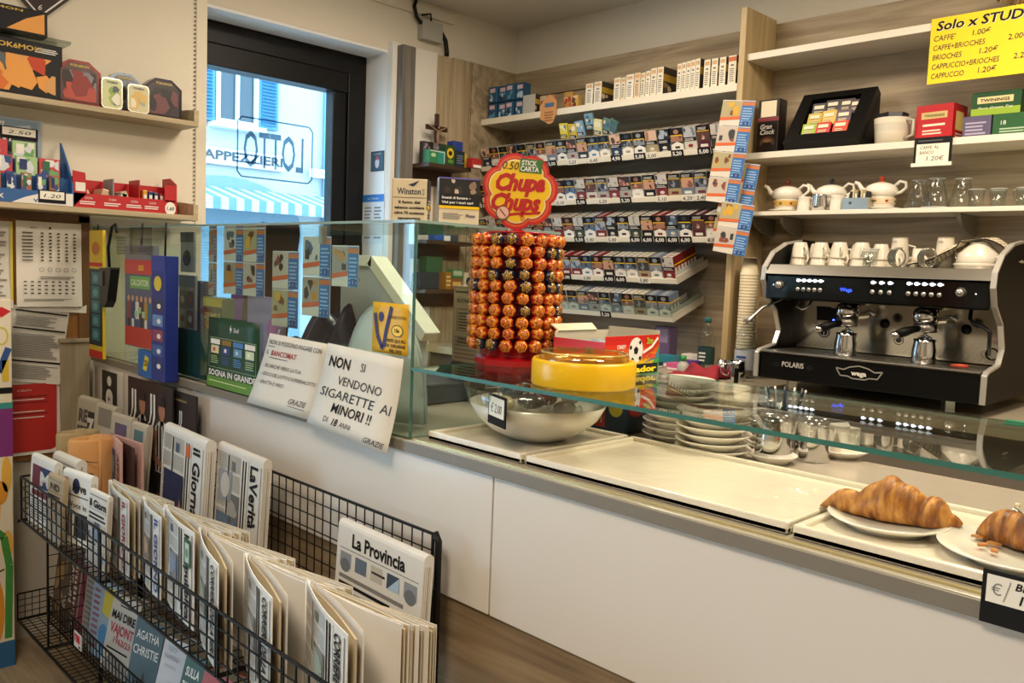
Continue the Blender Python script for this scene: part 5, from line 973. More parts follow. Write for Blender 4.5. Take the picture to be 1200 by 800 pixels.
for k, (x, c, nm, a) in enumerate([(-2.90, '#b8a48a', 'brown', 0), (-2.855, '#a87a5a', 'tan', .1), (-2.70, '#c8a050', 'yellow', -.08), (-2.74, '#b08a4a', 'ochre', .05)]):
    g = G(); g.T = TR(x, 3.05, zt, a); g.box(-.025, .025, 0, .03, 0, .085 - .02 * (k == 2), M(c, .6)); s = Sheet(g, (-.025, 0, 0), (1, 0, 0), (0, 0, 1)); s.blot(.005, .005, .045, .06, [M('#5a3a2a', .6), M('#d8c8a8', .6), M('#a83a2a', .6)], 6); one(g, 'tobacco_packet', '%s rolling tobacco packet on the long shelf beside the hanging leaf shaped tag' % nm, 'tobacco', (x, 3.06, zt), 'tobacco packets on the long shelf', bevel=.004)
t = T('leaf_tag', 'orange brown leaf shaped card hanging over the edge of the long shelf', 'card', (-2.80, 2.99, 2.09)); g = G(); g.prism([(-2.85, 2.992, 2.20), (-2.80, 2.992, 2.235), (-2.755, 2.992, 2.2), (-2.755, 2.992, 2.14), (-2.775, 2.992, 2.10), (-2.80, 2.992, 2.095), (-2.86, 2.992, 2.125)], (0, -.003, 0), M('#c8905a', .6)); g.build('card', t)
g = G(); s = Sheet(g, (-2.86, 2.989, 2.09), (1, 0, 0), (0, 0, 1)); s.rect(.03, .085, .09, .105, M('#4a6a8a', .5)); s.bars(.03, .02, .09, .07, 4, M('#8a5a3a', .5)); g.build('print', t)

# ------------------------------------------------------------ corner shelves on the street wall
DKW = wood('#4a3526', '#33241a', 1)
def corner_shelf(zt, y0, y1, lab, d=.16):
    g = G(); g.box(XW + .046 if False else XW, XW + d, y0, y1, zt - .018, zt, DKW); g.box(XW, XW + .014, y0, y1, zt - .09, zt - .018, DKW); return one(g, 'corner_shelf', lab, 'shelf', (XW, (y0 + y1) / 2, zt), 'dark corner shelves')
corner_shelf(1.885, 2.535, 2.80, 'dark corner shelf carrying the crucifix and tobacco packets')
corner_shelf(1.525, 2.535, 2.87, 'dark corner shelf with a blue box behind the glass case')
corner_shelf(1.29, 2.535, 2.87, 'lowest dark corner shelf with chocolate boxes seen through the glass')
def cbox(y0, y1, z0, h, x1, d, col, lab, fn=None, cat='tobacco', grp='packets on the corner shelves'):
    g = G(); g.box(x1 - d, x1, y0, y1, z0, z0 + h, M(col, .4)); s = Sheet(g, (x1, y0, z0), (0, 1, 0), (0, 0, 1)); fn and fn(s, y1 - y0, h); one(g, 'shelf_packet', lab, cat, (x1 - d / 2, (y0 + y1) / 2, z0), grp, bevel=.002)
X1 = XW + .15
cbox(2.545, 2.64, 1.886, .062, X1, .05, '#2f7a4a', 'teal and green packet at the front of the crucifix shelf', lambda s, w, h: (s.rect(w * .55, 0, w, h, M('#2a8a80', .4)), s.disc(w * .25, h * .6, w * .16, M('#a8c8a0', .4), 2, ry=h * .15), s.line([(w * .05, h * .9), (w * .95, h * .9), (w * .95, h * .1)], .003, WHITE, 2)))
cbox(2.645, 2.705, 1.886, .095, X1, .05, '#2a4a2a', 'dark green packet with a yellow oval below the crucifix', lambda s, w, h: (s.disc(w * .45, h * .6, w * .36, M('#d8b830', .4), 2, ry=h * .26), s.disc(w * .45, h * .6, w * .2, M('#2a2418', .4), 3, ry=h * .12), s.disc(w * .5, h * .2, w * .3, M('#5a8a3a', .4), 2, ry=h * .1)))
cbox(2.71, 2.765, 1.886, .075, X1, .05, '#1d2f3a', 'dark blue packet right of the yellow oval packet', lambda s, w, h: s.bars(w * .1, h * .2, w * .9, h * .8, 4, M('#6a7a8a', .4)))
cbox(2.70, 2.76, 1.9625, .045, X1 - .01, .05, '#2a3f8a', 'blue packet lying on the dark blue packet', lambda s, w, h: s.rect(w * .1, -.02, w * .9, -.005, M('#d8c83a', .4)))
cbox(2.767, 2.798, 1.886, .07, X1 - .02, .04, '#c8b030', 'yellow packet behind the small red box', None)
cbox(2.772, 2.832, 1.886, .045, X1 + .05, .045, '#a82a22', 'small red and white box at the end of the crucifix shelf', lambda s, w, h: s.rect(w * .1, 0, w * .95, h * .3, WHITE))
for k in range(5): cbox(2.55 + k * .032, 2.58 + k * .032, 1.886, .105, X1 - .055, .03, ['#3a3234', '#241c1e', '#6a6468', '#2a2226', '#4a3a3a'][k], 'dark tall packet, %s in the rear row of the crucifix shelf' % ORD[k], lambda s, w, h: s.blot(0, h * .2, w, h * .9, [M('#8a8288', .4), M('#5a2a2a', .4)], 3))
t = T('crucifix', 'dark wooden crucifix with a small figure above the corner shelf', 'crucifix', (XW + .05, 2.655, 1.99)); CW = M('#3a1f14', .5)
g = G(); x = XW + .055; g.box(x, x + .012, 2.645, 2.667, 1.95, 2.135, CW); g.box(x, x + .012, 2.59, 2.722, 2.055, 2.078, CW); g.build('cross', t, bevel=.002)
g = G(); SK = M('#8a7058', .5); xx = x + .018; g.tube([(xx, 2.60, 2.075), (xx, 2.63, 2.062), (xx, 2.656, 2.05), (xx, 2.682, 2.062), (xx, 2.71, 2.075)], [.003, .004, .006, .004, .003], 8, SK); g.tube([(xx, 2.656, 2.052), (xx, 2.655, 2.02), (xx, 2.657, 1.995), (xx + .004, 2.659, 1.975), (xx, 2.656, 1.955)], [.0075, .008, .007, .005, .003], 8, SK); g.ball((xx + .002, 2.658, 2.068), .007, SK, 8, 6); g.build('figure', t)
cbox(2.60, 2.69, 1.526, .06, X1, .06, '#2f5fb8', 'bright blue box on the corner shelf behind the glass case', lambda s, w, h: s.rect(w * .55, 0, w, h * .4, WHITE), 'box')
cbox(2.70, 2.76, 1.526, .05, X1 - .02, .05, '#3a4a58', 'slate box beside the bright blue box', None, 'box')
cbox(2.54, 2.66, 1.291, .08, X1 - .04, .06, '#2a3440', 'dark slate box on the lowest corner shelf', None, 'box')
cbox(2.58, 2.68, 1.372, .075, X1 - .04, .06, '#2f5a3a', 'green rounded carton on top of the slate box', None, 'box')
cbox(2.67, 2.705, 1.291, .085, X1, .05, '#9a6a2a', 'brown chocolate box on the lowest corner shelf', lambda s, w, h: s.bars(w * .1, h * .2, w * .9, h * .9, 3, M('#d8b870', .4)), 'box')
cbox(2.708, 2.775, 1.291, .055, X1, .05, '#8a5a28', 'wide orange brown chocolate box on the lowest corner shelf', lambda s, w, h: s.rect(w * .1, h * .3, w * .9, h * .7, M('#d8a860', .4)), 'box')
cbox(2.71, 2.78, 1.3465, .045, X1, .05, '#4a7a4a', 'green box on top of the orange brown chocolate box', lambda s, w, h: s.rect(w * .1, h * .3, w * .9, h * .8, M('#a8b8a0', .4)), 'box')
cbox(2.79, 2.845, 1.291, .085, X1, .05, '#c9bfa4', 'cream box with a dark blue emblem at the end of the lowest corner shelf', lambda s, w, h: s.disc(w * .5, h * .5, w * .3, M('#26304a', .4), 1, ry=h * .25), 'box')
# papers in the window reveal
for nm, lab, x0, x1, z0, z1, col, fn in [
    ('postcard', 'small dark blue picture card in the window reveal', -3.44, -3.335, 1.845, 1.94, '#2f3f50', lambda s, w, h: (s.rect(w * .05, h * .05, w * .95, h * .95, M('#3a566a', .5)), s.disc(w * .5, h * .4, w * .16, M('#d8d0d8', .5), 2, ry=h * .25), s.disc(w * .5, h * .65, w * .1, M('#b85a5a', .5), 3), s.text('AUGURI', w * .5, h * .82, h * .08, WHITE, w=w * .5))),
    ('permit_sheet', 'white sheet with a blue heading taped in the window reveal', -3.50, -3.325, 1.5, 1.735, '#d8dce2', lambda s, w, h: (s.rect(0, h * .85, w, h, M('#2f78c8', .5)), s.text('La Tabella', w * .5, h * .9, h * .04, WHITE, w=w * .5), s.bars(w * .1, h * .1, w * .45, h * .78, 10, GREYINK), s.bars(w * .55, h * .1, w * .9, h * .78, 10, GREYINK)))]:
    t = T(nm, lab, 'paper', ((x0 + x1) / 2, 2.427, z0)); g = G(); g.box(x0, x1, 2.426, 2.428, z0, z1, M(col, .7)); g.build('sheet', t); g = G(); s = Sheet(g, (x0, 2.426, z0), (1, 0, 0), (0, 0, 1)); fn(s, x1 - x0, z1 - z0); g.build('print', t)

# ------------------------------------------------------------ bar shelves on the right
def rbox(x0, x1, y0, d, z0, h, col, lab, fn=None, cat='box', side=None, name='tea_box', rz=0, grp=None):
    t = T(name, lab, cat, ((x0 + x1) / 2, y0, z0), grp); MT = TR((x0 + x1) / 2, y0, z0, rz); w = x1 - x0
    g = G(); g.T = MT; g.box(-w / 2, w / 2, 0, d, 0, h, M(col, .3)); g.build('carton', t, bevel=.0015); g = G(); g.T = MT; s = Sheet(g, (-w / 2, 0, 0), (1, 0, 0), (0, 0, 1)); fn and fn(s, w, h); s2 = Sheet(g, (w / 2, 0, 0), (0, 1, 0), (0, 0, 1)); side and side(s2, d, h)
    if g.f: g.build('print', t)
ZM = 1.8915
def gran(s, w, h):
    s.rect(w * .14, h * .68, w * .86, h * .97, M('#e2d8bc', .5)); s.rect(0, h * .6, w, h * .67, M('#7a2432', .4)); s.text('Gran', w * .42, h * .46, h * .09, WHITE, bold=.02, sh=.3, w=w * .55); s.text('Ciock', w * .5, h * .36, h * .09, WHITE, bold=.02, sh=.3, w=w * .7); s.disc(w * .5, h * .2, w * .34, M('#5a3a28', .4), ry=h * .12); s.disc(w * .5, h * .12, w * .3, M('#1a1210', .4), 2, ry=h * .1); s.disc(w * .5, h * .24, w * .2, M('#8a6a4a', .4), 3, ry=h * .03)
rbox(-1.745, -1.655, 3.07, .06, ZM, .21, '#1d1512', 'tall dark brown chocolate drink box at the end of the middle bar shelf', gran, name='chocolate_box')
# slanted tea display
t = T('tea_display', 'black slanted display tray of tea sachets on the middle bar shelf', 'display', (-1.42, 3.1, ZM)); BKX = M('#060607', .45, sp=.3)
E0 = Vector((-1.60, 3.035, ZM + .003)); ea = Vector((1, 0, 0)); eb = Vector((0, .155, .215)).normalized(); en = ea.cross(eb)
def EP(x, y, z=0): return E0 + ea * x + eb * y + en * z
W_, H_ = .285, .252
g = G(); g.prism([EP(0, 0), EP(W_, 0), EP(W_, H_), EP(0, H_)], -en * .004, BKX)
for a, b, c, d in [(0, W_, 0, .04), (0, W_, H_ - .03, H_), (0, .045, .04, H_ - .03), (W_ - .05, W_, .04, H_ - .03)]:
    g.prism([EP(a, c), EP(b, c), EP(b, d), EP(a, d)], en * .035, BKX)
g.prism([EP(W_, 0), EP(W_, H_), (E0.x + W_, EP(0, H_).y + .005, ZM + .001)], (-.004, 0, 0), BKX); g.prism([EP(0, 0), EP(0, H_), (E0.x, EP(0, H_).y + .005, ZM + .001)], (.004, 0, 0), BKX); g.build('tray', t)
for k, (x, y, c, nm) in enumerate([(.055, .15, '#2a2a34', 'black'), (.105, .16, '#34343c', 'charcoal'), (.16, .158, '#3f3a44', 'slate'), (.2, .15, '#4a3a4a', 'plum'), (.055, .098, '#c8b04a', 'gold'), (.108, .105, '#d8b44a', 'yellow'), (.165, .1, '#5a4a5c', 'mauve'), (.05, .045, '#9ab83a', 'lime green'), (.105, .046, '#c8242c', 'red'), (.17, .046, '#d8482c', 'orange red')]):
    g = G(); g.prism([EP(x, y, .008 + .004 * (y < .1)), EP(x + .055, y, .008 + .004 * (y < .1)), EP(x + .055, y + .05, .026), EP(x, y + .05, .026)], en * .006, M(c, .35)); 
    s = Sheet(g, EP(x, y, .016 + .004 * (y < .1)), ea, (EP(x, y + .05, .034) - EP(x, y, .016 + .004 * (y < .1)))); s.rect(.008, .028, .047, .042, M('#e8dcc0', .4)); s.bars(.01, .01, .045, .022, 2, M('#e0d0a8', .4))
    one(g, 'tea_sachet', '%s tea sachet in the black slanted display' % nm, 'tea', tuple(EP(x + .027, y, .01)), 'tea sachets in the slanted display')
# tin cup of sachets
t = T('sachet_tin', 'cream tin mug holding dark sachets beside the tea display', 'tin', (-1.235, 3.11, ZM)); g = G(); g.lathe([(.054, 0), (.062, .095), (.059, .095), (.051, .004), (.0001, .004)], (-1.235, 3.11, ZM), 28, M('#d8d0bc', .35)); g.build('mug', t)
g = G(); g.tube([(-1.18, 3.09, ZM + .085), (-1.15, 3.075, ZM + .08), (-1.15, 3.075, ZM + .03), (-1.185, 3.09, ZM + .02)], .005, 8, M('#b8b0a0', .35)); g.build('handle', t)
g = G(); s = Sheet(g, (-1.285, 3.052, ZM), Vector((.85, -.5, 0)).normalized(), (0, 0, 1)); 
g.lathe([(.0555, .02), (.0605, .075)], (-1.235, 3.11, ZM), 28, M('#cfc8b6', .35), closed=True); g.build('band', t)
for k in range(6):
    a = k * 1.05; g = G(); g.T = TR(-1.235 + .026 * math.cos(a), 3.11 + .026 * math.sin(a), ZM + .03, a) @ Matrix.Rotation(.2, 4, 'Y'); g.box(-.004, .004, -.022, .022, 0, .085, M(['#1c1c20', '#2a2a30', '#6a6a70'][k % 3], .3)); one(g, 'dark_sachet', 'dark sachet in the cream tin mug, %s around its rim' % ORD[k], 'tea', (-1.235 + .026 * math.cos(a), 3.11, ZM + .03), 'sachets in the tin mug')
def tw(base):
    def f(s, w, h): s.rect(w * .15, h * .62, w * .85, h * .8, M('#c8b070', .4)); s.text('TWININGS', w * .5, h * .67, h * .07, INK, w=w * .55, l=3); s.rect(w * .2, h * .42, w * .8, h * .48, M('#e8d8c0', .4)); s.bars(w * .2, h * .2, w * .8, h * .36, 2, M('#e0d0b8', .4)); s.rect(0, 0, w, h * .06, M(base, .4))
    return f
rbox(-1.145, -1.02, 3.075, .105, ZM, .125, '#b3161c', 'large red tea box on the middle bar shelf', tw('#8a1016'), side=lambda s, w, h: (s.rect(w * .2, h * .3, w * .75, h * .8, M('#d8c070', .4)), s.bars(w * .2, h * .1, w * .8, h * .25, 2, M('#e0d0b8', .4), 2)), rz=R(-6), grp='tea boxes')
rbox(-.985, -.90, 3.06, .08, ZM, .07, '#5c5470', 'grey purple tea box under the green tea box', lambda s, w, h: (s.bars(w * .1, h * .15, w * .9, h * .8, 4, M('#a8a0b8', .4)),), grp='tea boxes')
rbox(-.895, -.79, 3.06, .08, ZM, .07, '#2a5a30', 'dark green tea box at the end of the middle bar shelf', lambda s, w, h: (s.text('18', w * .3, h * .5, h * .2, WHITE, l=2), s.bars(w * .2, h * .15, w * .9, h * .4, 2, M('#a8c0a0', .4))), grp='tea boxes')
def grn(s, w, h): s.rect(0, 0, w, h * .3, M('#8fae2a', .4)); s.rect(w * .12, h * .5, w * .85, h * .78, M('#d8c890', .4)); s.text('TWININGS', w * .48, h * .57, h * .13, INK, bold=.02, w=w * .6, l=3); s.text('Pure Green Tea', w * .5, h * .26, h * .1, WHITE, sh=.2, w=w * .7, l=3)
rbox(-.965, -.82, 3.065, .07, ZM + .071, .075, '#1f4a26', 'green and lime tea box stacked on two tea boxes', grn, grp='tea boxes')
# yellow student price list
t = T('student_price_list', 'bright yellow handwritten student price list taped to the top bar shelf', 'notice', (-.85, 3.012, 2.07)); g = G(); g.box(-1.093, -.56, 3.012, 3.0145, 2.072, 2.285, M('#f2cf12', .6)); g.build('card', t)
g = G(); s = Sheet(g, (-1.093, 3.012, 2.072), (1, 0, 0), (0, 0, 1)); WHT = M('#f0e8b0', .6)
for dx, c in ((.002, WHT), (0, INK)): s.text('Solo x STUDENTI', .018 + dx, .172 - dx, .03, c, al='l', bold=.025, sh=.15, w=.36, l=2 + (dx == 0))
for k, (a, b, xb) in enumerate([('CAFFE\'', '1.00€', .13), ('CAFFE+BRIOCHES', '2.00€', .235), ('BRIOCHES', '1.20€', .155), ('CAPPUCCIO+BRIOCHES', '2.20€', .255), ('CAPPUCCIO', '1.20€', .155)]):
    y = .138 - k * .0305; s.text(a, .012, y, .018, HB, al='l', sh=.15, bold=.005, w=len(a) * .0113); s.text(b, xb, y + .002, .018, HB, al='l', sh=.1, bold=.005)
g.build('lettering', t)
t = T('coffee_price_card', 'white coffee price card in a dark holder hanging from the middle bar shelf', 'price tag', (-1.06, 3.012, 1.8)); g = G(); g.box(-1.118, -.998, 3.013, 3.0165, 1.803, 1.897, INK); g.build('holder', t); g = G(); g.box(-1.122, -.994, 3.006, 3.013, 1.80, 1.812, M('#e6e0d0', .4)); g.build('ledge', t)
g = G(); s = Sheet(g, (-1.118, 3.013, 1.803), (1, 0, 0), (0, 0, 1)); s.rect(.008, .01, .112, .072, M('#ece4d0', .6)); s.text('CAFFE\' AL', .05, .055, .011, HB, sh=.1, w=.06); s.text('BANCO', .042, .038, .011, HB, sh=.1, w=.045); s.text('1.20€', .07, .016, .015, HB, sh=.1, w=.055); s.bars(.012, .08, .105, .09, 1, DGREY, 1); g.build('lettering', t)
# wicker ornament at the top
t = T('wicker_fan', 'woven straw fan ornament above the top bar shelf', 'ornament', (-.83, 3.05, 2.28)); g = G()
for k in range(26):
    a = PI + .1 + k * (PI - .2) / 25; g.tube([(-.83, 3.06, 2.42), (-.83 + .07 * math.cos(a), 3.05 + .004 * (k % 2), 2.42 + .07 * math.sin(a)), (-.83 + .135 * math.cos(a), 3.05 + .008 * (k % 2), 2.42 + .125 * math.sin(a))], [.003, .004, .005], 5, M(['#9a7438', '#7a5826', '#b48c48'][k % 3], .8))
g.build('straws', t); g = G(); g.ball((-.83, 3.055, 2.42), .03, M('#8a6630', .8), 12, 8); g.build('knot', t)
# teapots with cup, creamers, sugar caddy, glasses
ZL = 1.6635
def teapot(x, y, lid, band, lab):
    t = T('teapot', lab, 'teapot', (x, y, ZL), 'teapots on the lowest bar shelf'); g = G(); g.lathe([(.0001, .003), (.03, .003), (.035, 0), (.07, .008), (.072, .0105), (.035, .006), (.0001, .0065)], (x, y, ZL), 32, CERAM); g.build('saucer', t)
    g = G(); g.lathe([(.03, .0075), (.046, .012), (.05, .03), (.05, .045), (.047, .049), (.0001, .049)], (x, y, ZL), 32, CERAM); cp = g.build('cup', t); g = G(); g.lathe([(.0507, .024), (.0515, .04), (.0502, .046)], (x, y, ZL), 32, M(band, .4), closed=True); 
    for k in range(8): a = k * PI / 4; g.ball((x + .0505 * math.cos(a), y + .0505 * math.sin(a), ZL + .034), .006, M(['#5a6a3a', '#8a3a24'][k % 2], .4), 8, 5, 1, 1, .8)
    g.build('pattern', cp)
    g = G(); g.lathe([(.042, .0495), (.056, .06), (.058, .075), (.05, .09), (.03, .10), (.018, .103), (.0001, .103)], (x, y, ZL), 32, CERAM); g.build('body', t)
    g = G(); g.lathe([(.017, .1025), (.013, .106), (.005, .108), (.006, .112), (.0095, .118), (.007, .125), (.0001, .127)], (x, y, ZL), 20, M(lid, .35)); g.build('lid_knob', t)
    g = G(); g.tube([(x - .05, y, ZL + .07), (x - .07, y - .004, ZL + .082), (x - .082, y - .006, ZL + .102), (x - .095, y - .008, ZL + .108)], [.012, .009, .007, .006], 10, CERAM); g.build('spout', t)
    g = G(); g.tube([(x + .045, y, ZL + .088), (x + .065, y, ZL + .105), (x + .085, y, ZL + .10), (x + .088, y, ZL + .082), (x + .07, y, ZL + .066), (x + .052, y, ZL + .062)], .0055, 8, CERAM); g.build('handle', t)
teapot(-1.625, 3.12, '#6a1f18', '#c8a050', 'white teapot for one with a dark red lid knob and patterned cup')
teapot(-1.455, 3.135, '#1f2430', '#cfc8b4', 'white teapot for one with a black lid knob')
teapot(-1.265, 3.13, '#b8421c', '#d8c0a0', 'white teapot for one with an orange lid knob behind the sugar caddy')
def creamer(x, y, lab):
    t = T('creamer', lab, 'creamer', (x, y, ZL), 'creamers on the lowest bar shelf'); g = G(); g.lathe([(.0001, .003), (.024, 0), (.026, .003), (.024, .03), (.0225, .05), (.0255, .054), (.023, .054), (.0205, .05), (.022, .03), (.023, .006), (.0001, .006)], (x, y, ZL), 28, CERAM); g.build('body', t); g = G(); g.tube([(x + .022, y, ZL + .046), (x + .036, y, ZL + .048), (x + .038, y, ZL + .03), (x + .024, y, ZL + .014)], .0035, 8, CERAM); g.build('handle', t)
creamer(-1.525, 3.065, 'white creamer between the red lidded and black lidded teapots'); creamer(-1.395, 3.06, 'white creamer between the chrome canister and the sugar caddy')
g = G(); g.lathe([(.026, 0), (.029, .02), (.026, .055), (.027, .06), (.0001, .062)], (-1.462, 3.058, ZL), 24, CHROME); one(g, 'chrome_canister', 'shiny round chrome canister between the two creamers', 'canister', (-1.462, 3.058, ZL))
t = T('sugar_caddy', 'rectangular steel caddy of sachets in front of the orange lidded teapot', 'caddy', (-1.315, 3.06, ZL)); g = G(); 
for a, b, c, d in [(-1.365, -1.27, 3.035, 3.038), (-1.365, -1.27, 3.082, 3.085), (-1.365, -1.362, 3.038, 3.082), (-1.273, -1.27, 3.038, 3.082)]: g.box(a, b, c, d, ZL, ZL + .042, STEEL)
g.box(-1.362, -1.273, 3.038, 3.082, ZL, ZL + .003, STEEL); g.build('box', t); g = G(); s = Sheet(g, (-1.365, 3.035, ZL), (1, 0, 0), (0, 0, 1)); s.disc(.03, .024, .006, DGREY); g.build('emblem', t)
for k in range(8): g = G(); x = -1.352 + k * .0098; g.box(x, x + .006, 3.044, 3.078, ZL + .004, ZL + .058 + .008 * (k % 3), M(['#e8e0cc', '#1c1c1e', '#c8b890'][k % 3], .5)); one(g, 'sugar_sachet', '%s sugar sachet in the steel caddy, %s from the creamer' % (['cream', 'black', 'tan'][k % 3], ORD[k]), 'sugar', (x, 3.06, ZL + .004), 'sachets in the steel caddy')
GLS = pane('#fbfdfc', 1.5, key='cup')
def carafe(x, y, k):
    t = T('glass_carafe', 'clear glass carafe with a narrow neck, %s of the three beside the orange lidded teapot' % ORD[k], 'carafe', (x, y, ZL), 'carafes on the lowest bar shelf'); g = G(); g.lathe([(.045, 0), (.047, .004), (.024, .085), (.022, .092), (.026, .10), (.023, .10), (.0195, .092), (.0215, .085), (.043, .006), (.0001, .005)], (x, y, ZL), 28, GLS, closed=True); g.build('body', t)
    g = G(); g.lathe([(.0245, .0995), (.0262, .0995), (.0262, .1015), (.0245, .1015)], (x, y, ZL), 28, M('#c8ccc8', .15), closed=True); g.build('rim', t); g = G(); g.lathe([(.0452, .001), (.0475, .001), (.0475, .004), (.0452, .004)], (x, y, ZL), 28, M('#c8ccc8', .15), closed=True); g.build('base_ring', t)
for k, (x, y) in enumerate([(-1.125, 3.11), (-1.055, 3.07), (-.985, 3.11)]): carafe(x, y, k)
def tumbler(x, y, h, r, lab, z=ZL, grp='small glasses on the lowest bar shelf'):
    t = T('drinking_glass', lab, 'glass', (x, y, z), grp); g = G(); g.lathe([(r * .82, 0), (r, h), (r * .93, h), (r * .76, .008), (.0001, .008)], (x, y, z), 24, GLS, closed=True); g.build('body', t); g = G(); g.lathe([(r * .96, h - .001), (r * 1.01, h - .001), (r * 1.01, h + .001), (r * .96, h + .001)], (x, y, z), 24, M('#c8ccc8', .15), closed=True); g.build('rim', t)
for k, (x, y) in enumerate([(-.925, 3.06), (-.88, 3.12), (-.86, 3.06), (-.81, 3.12), (-.785, 3.06)]): tumbler(x, y, .058, .025, 'small clear glass, %s from the carafes on the lowest bar shelf' % ORD[k])
tumbler(-.74, 3.07, .085, .03, 'taller clear glass at the frame edge of the lowest bar shelf')
# ------------------------------------------------------------ back counter
ZB = 1.02
bc = T('back_counter', 'low grey topped counter along the bar back', 'counter', (-1, 2.9, 0))
G().box(XW + .06, 1.3, 2.66, YB - .002, 0, .985, M('#6f675a', .7)).build('carcass', bc)
G().box(XW + .06, 1.3, 2.63, YB - .002, .985, ZB, M('#a39a86', .35, v=.06, vs=18)).build('worktop', bc, bevel=.003)
G().box(XW + .06, 1.3, 2.626, 2.63, .985, ZB - .004, M('#b8a988', .4, v=.25, vs=9)).build('edge_strip', bc)

# ------------------------------------------------------------ espresso machine
em = T('espresso_machine', 'black and steel two group espresso machine on the back counter', 'coffee machine', (-1.115, 2.95, ZB))
BG = M('#040405', .15, sp=.35); BM = M('#040404', .5, sp=.2); SIL = M('#cfccc4', .3, .6); MIR = M('#c9c4b6', .16, 1.0)
x0, x1 = -1.465, -.757
g = G(); g.box(x0, x1, 2.69, 3.2, 1.06, 1.15, BM); g.build('base', em, bevel=.006)
g = G(); g.box(x0 + .004, x1 - .004, 2.685, 2.92, 1.1505, 1.157, STEEL); 
g.build('drip_tray', em, bevel=.0015)
g = G()
for k in range(34): g.box(x0 + .02 + k * .0198, x0 + .033 + k * .0198, 2.70, 2.90, 1.1572, 1.158, M('#a8a59d', .33, 1.0))
g.build('drip_grid', em)
for x in (-1.375, -.865):
    for y in (2.76, 3.14): g = G(); g.lathe([(.022, 0), (.02, .006), (.02, .042)], (x, y, ZB), 4, STEEL, False); g.build('foot', em)
prof = [(2.68, 1.062), (2.68, 1.148), (2.70, 1.16), (2.80, 1.175), (2.825, 1.22), (2.79, 1.29), (2.715, 1.345), (2.69, 1.40), (2.695, 1.445), (2.75, 1.50), (2.84, 1.535), (2.95, 1.55), (3.2, 1.55), (3.2, 1.062)]
for xa, xb, nm in ((-1.479, -1.466, 'L'), (-.756, -.743, 'R')):
    g = G(); g.prism([(xa, y, z) for y, z in prof], (xb - xa, 0, 0), BM, SIL); pnl = g.build('side_panel', em, bevel=.003)
    # pale rim along the front edge of the panel
    g = G(); pp = prof[:-2]
    for (ya, za), (yb, zb) in zip(pp, pp[1:]):
        d = math.hypot(yb - ya, zb - za); ny, nz = (zb - za) / d * .007, -(yb - ya) / d * .007
        for xs in (xa - .0012, xb): g.prism([(xs, ya, za), (xs, yb, zb), (xs, yb + ny, zb + nz), (xs, ya + ny, za + nz)], (.0012, 0, 0), SIL)
    g.build('edge_trim', pnl)
g = G(); g.prism([(x0, 2.93, 1.158), (x0, 2.90, 1.34), (x0, 2.92, 1.34), (x0, 2.95, 1.158)], (x1 - x0, 0, 0), MIR); g.build('back_panel', em)
g = G(); g.box(x0, x1, 2.70, 3.2, 1.335, 1.42, BG); g.build('control_panel', em, bevel=.006)
g = G(); g.prism([(x0, 2.69, 1.421), (x0, 2.72, 1.455), (x0, 3.2, 1.455), (x0, 3.2, 1.421)], (x1 - x0, 0, 0), STEEL); g.build('top_plate', em, bevel=.002)
g = G(); g.box(x0, x1, 3.0, 3.2, 1.158, 1.335, BM); g.build('rear_body', em)
g = G(); 
for z in (1.485,): g.tube([(x0, 2.78, z), (x1, 2.78, z)], .004, 8, STEEL) if False else None
g.tube([(x0, 3.18, 1.50), (x1, 3.18, 1.50)], .005, 8, STEEL); g.build('cup_rail', em)
# controls
LIT = M('#e9f2ff', .4, e=2.2); KN = M('#c8c6c0', .15, .9)
def icons(xs, z, zk):
    g = G(); s = Sheet(g, (0, 2.699, 0), (1, 0, 0), (0, 0, 1))
    for k, x in enumerate(xs):
        s.disc(x, z, .0075, LIT, 1, ry=.0055, n=10); s.rect(x + .006, z - .002, x + .0105, z + .002, LIT, 2)
    g.build('lit_icons', em)
    for x in xs: g = G(); g.lathe([(.0075, 0), (.0075, .004), (.005, .006), (.0001, .006)], (x, 2.7, zk), 14, KN, True, (0, -1, 0)); g.build('button', em)
icons([-1.345 + k * .0195 for k in range(5)], 1.402, 1.372); icons([-1.095 + k * .0265 for k in range(3)], 1.404, 1.374); icons([-.985 + k * .0225 for k in range(5)], 1.405, 1.374)
for x in (-1.412, -.836):
    g = G(); g.lathe([(.016, 0), (.016, .003), (.012, .012), (.009, .018), (.0001, .019)], (x, 2.7, 1.384), 18, KN, True, (0, -1, 0)); g.build('steam_knob', em)
g = G(); s = Sheet(g, (-1.2, 2.699, 1.372), (1, 0, 0), (0, 0, 1)); s.text('Wega', .02, .0, .012, M('#2a4af0', .4, e=2.5), bold=.02, w=.04); s.disc(-.235, .012, .002, LIT); s.disc(.405, .01, .002, LIT); g.build('display', em)
# badge and model name on the base
g = G(); s = Sheet(g, (-1.115, 2.689, 1.112), (1, 0, 0), (0, 0, 1)); E_ = [(-.075, .012), (-.05, .008), (-.03, .018), (0, .024), (.03, .018), (.05, .008), (.075, .012), (.06, -.012), (.035, -.012), (.02, -.018), (-.02, -.018), (-.035, -.012), (-.06, -.012), (-.075, .012)]
s.line(E_, .004, M('#d8d5cc', .25, .7), 1); s.text('wega', 0, -.007, .015, M('#d8d5cc', .3), bold=.05, w=.05, l=2); s.text('POLARIS', -.225, -.005, .018, M('#c9c6be', .3), bold=.01, w=.078, l=2)
for xx in (-.285, -.165): s.line([(xx - .01, 0), (xx, .007), (xx + .01, 0), (xx, -.007), (xx - .01, 0)], .0012, M('#3a3a3c', .4), 1)
g.build('badge', em)
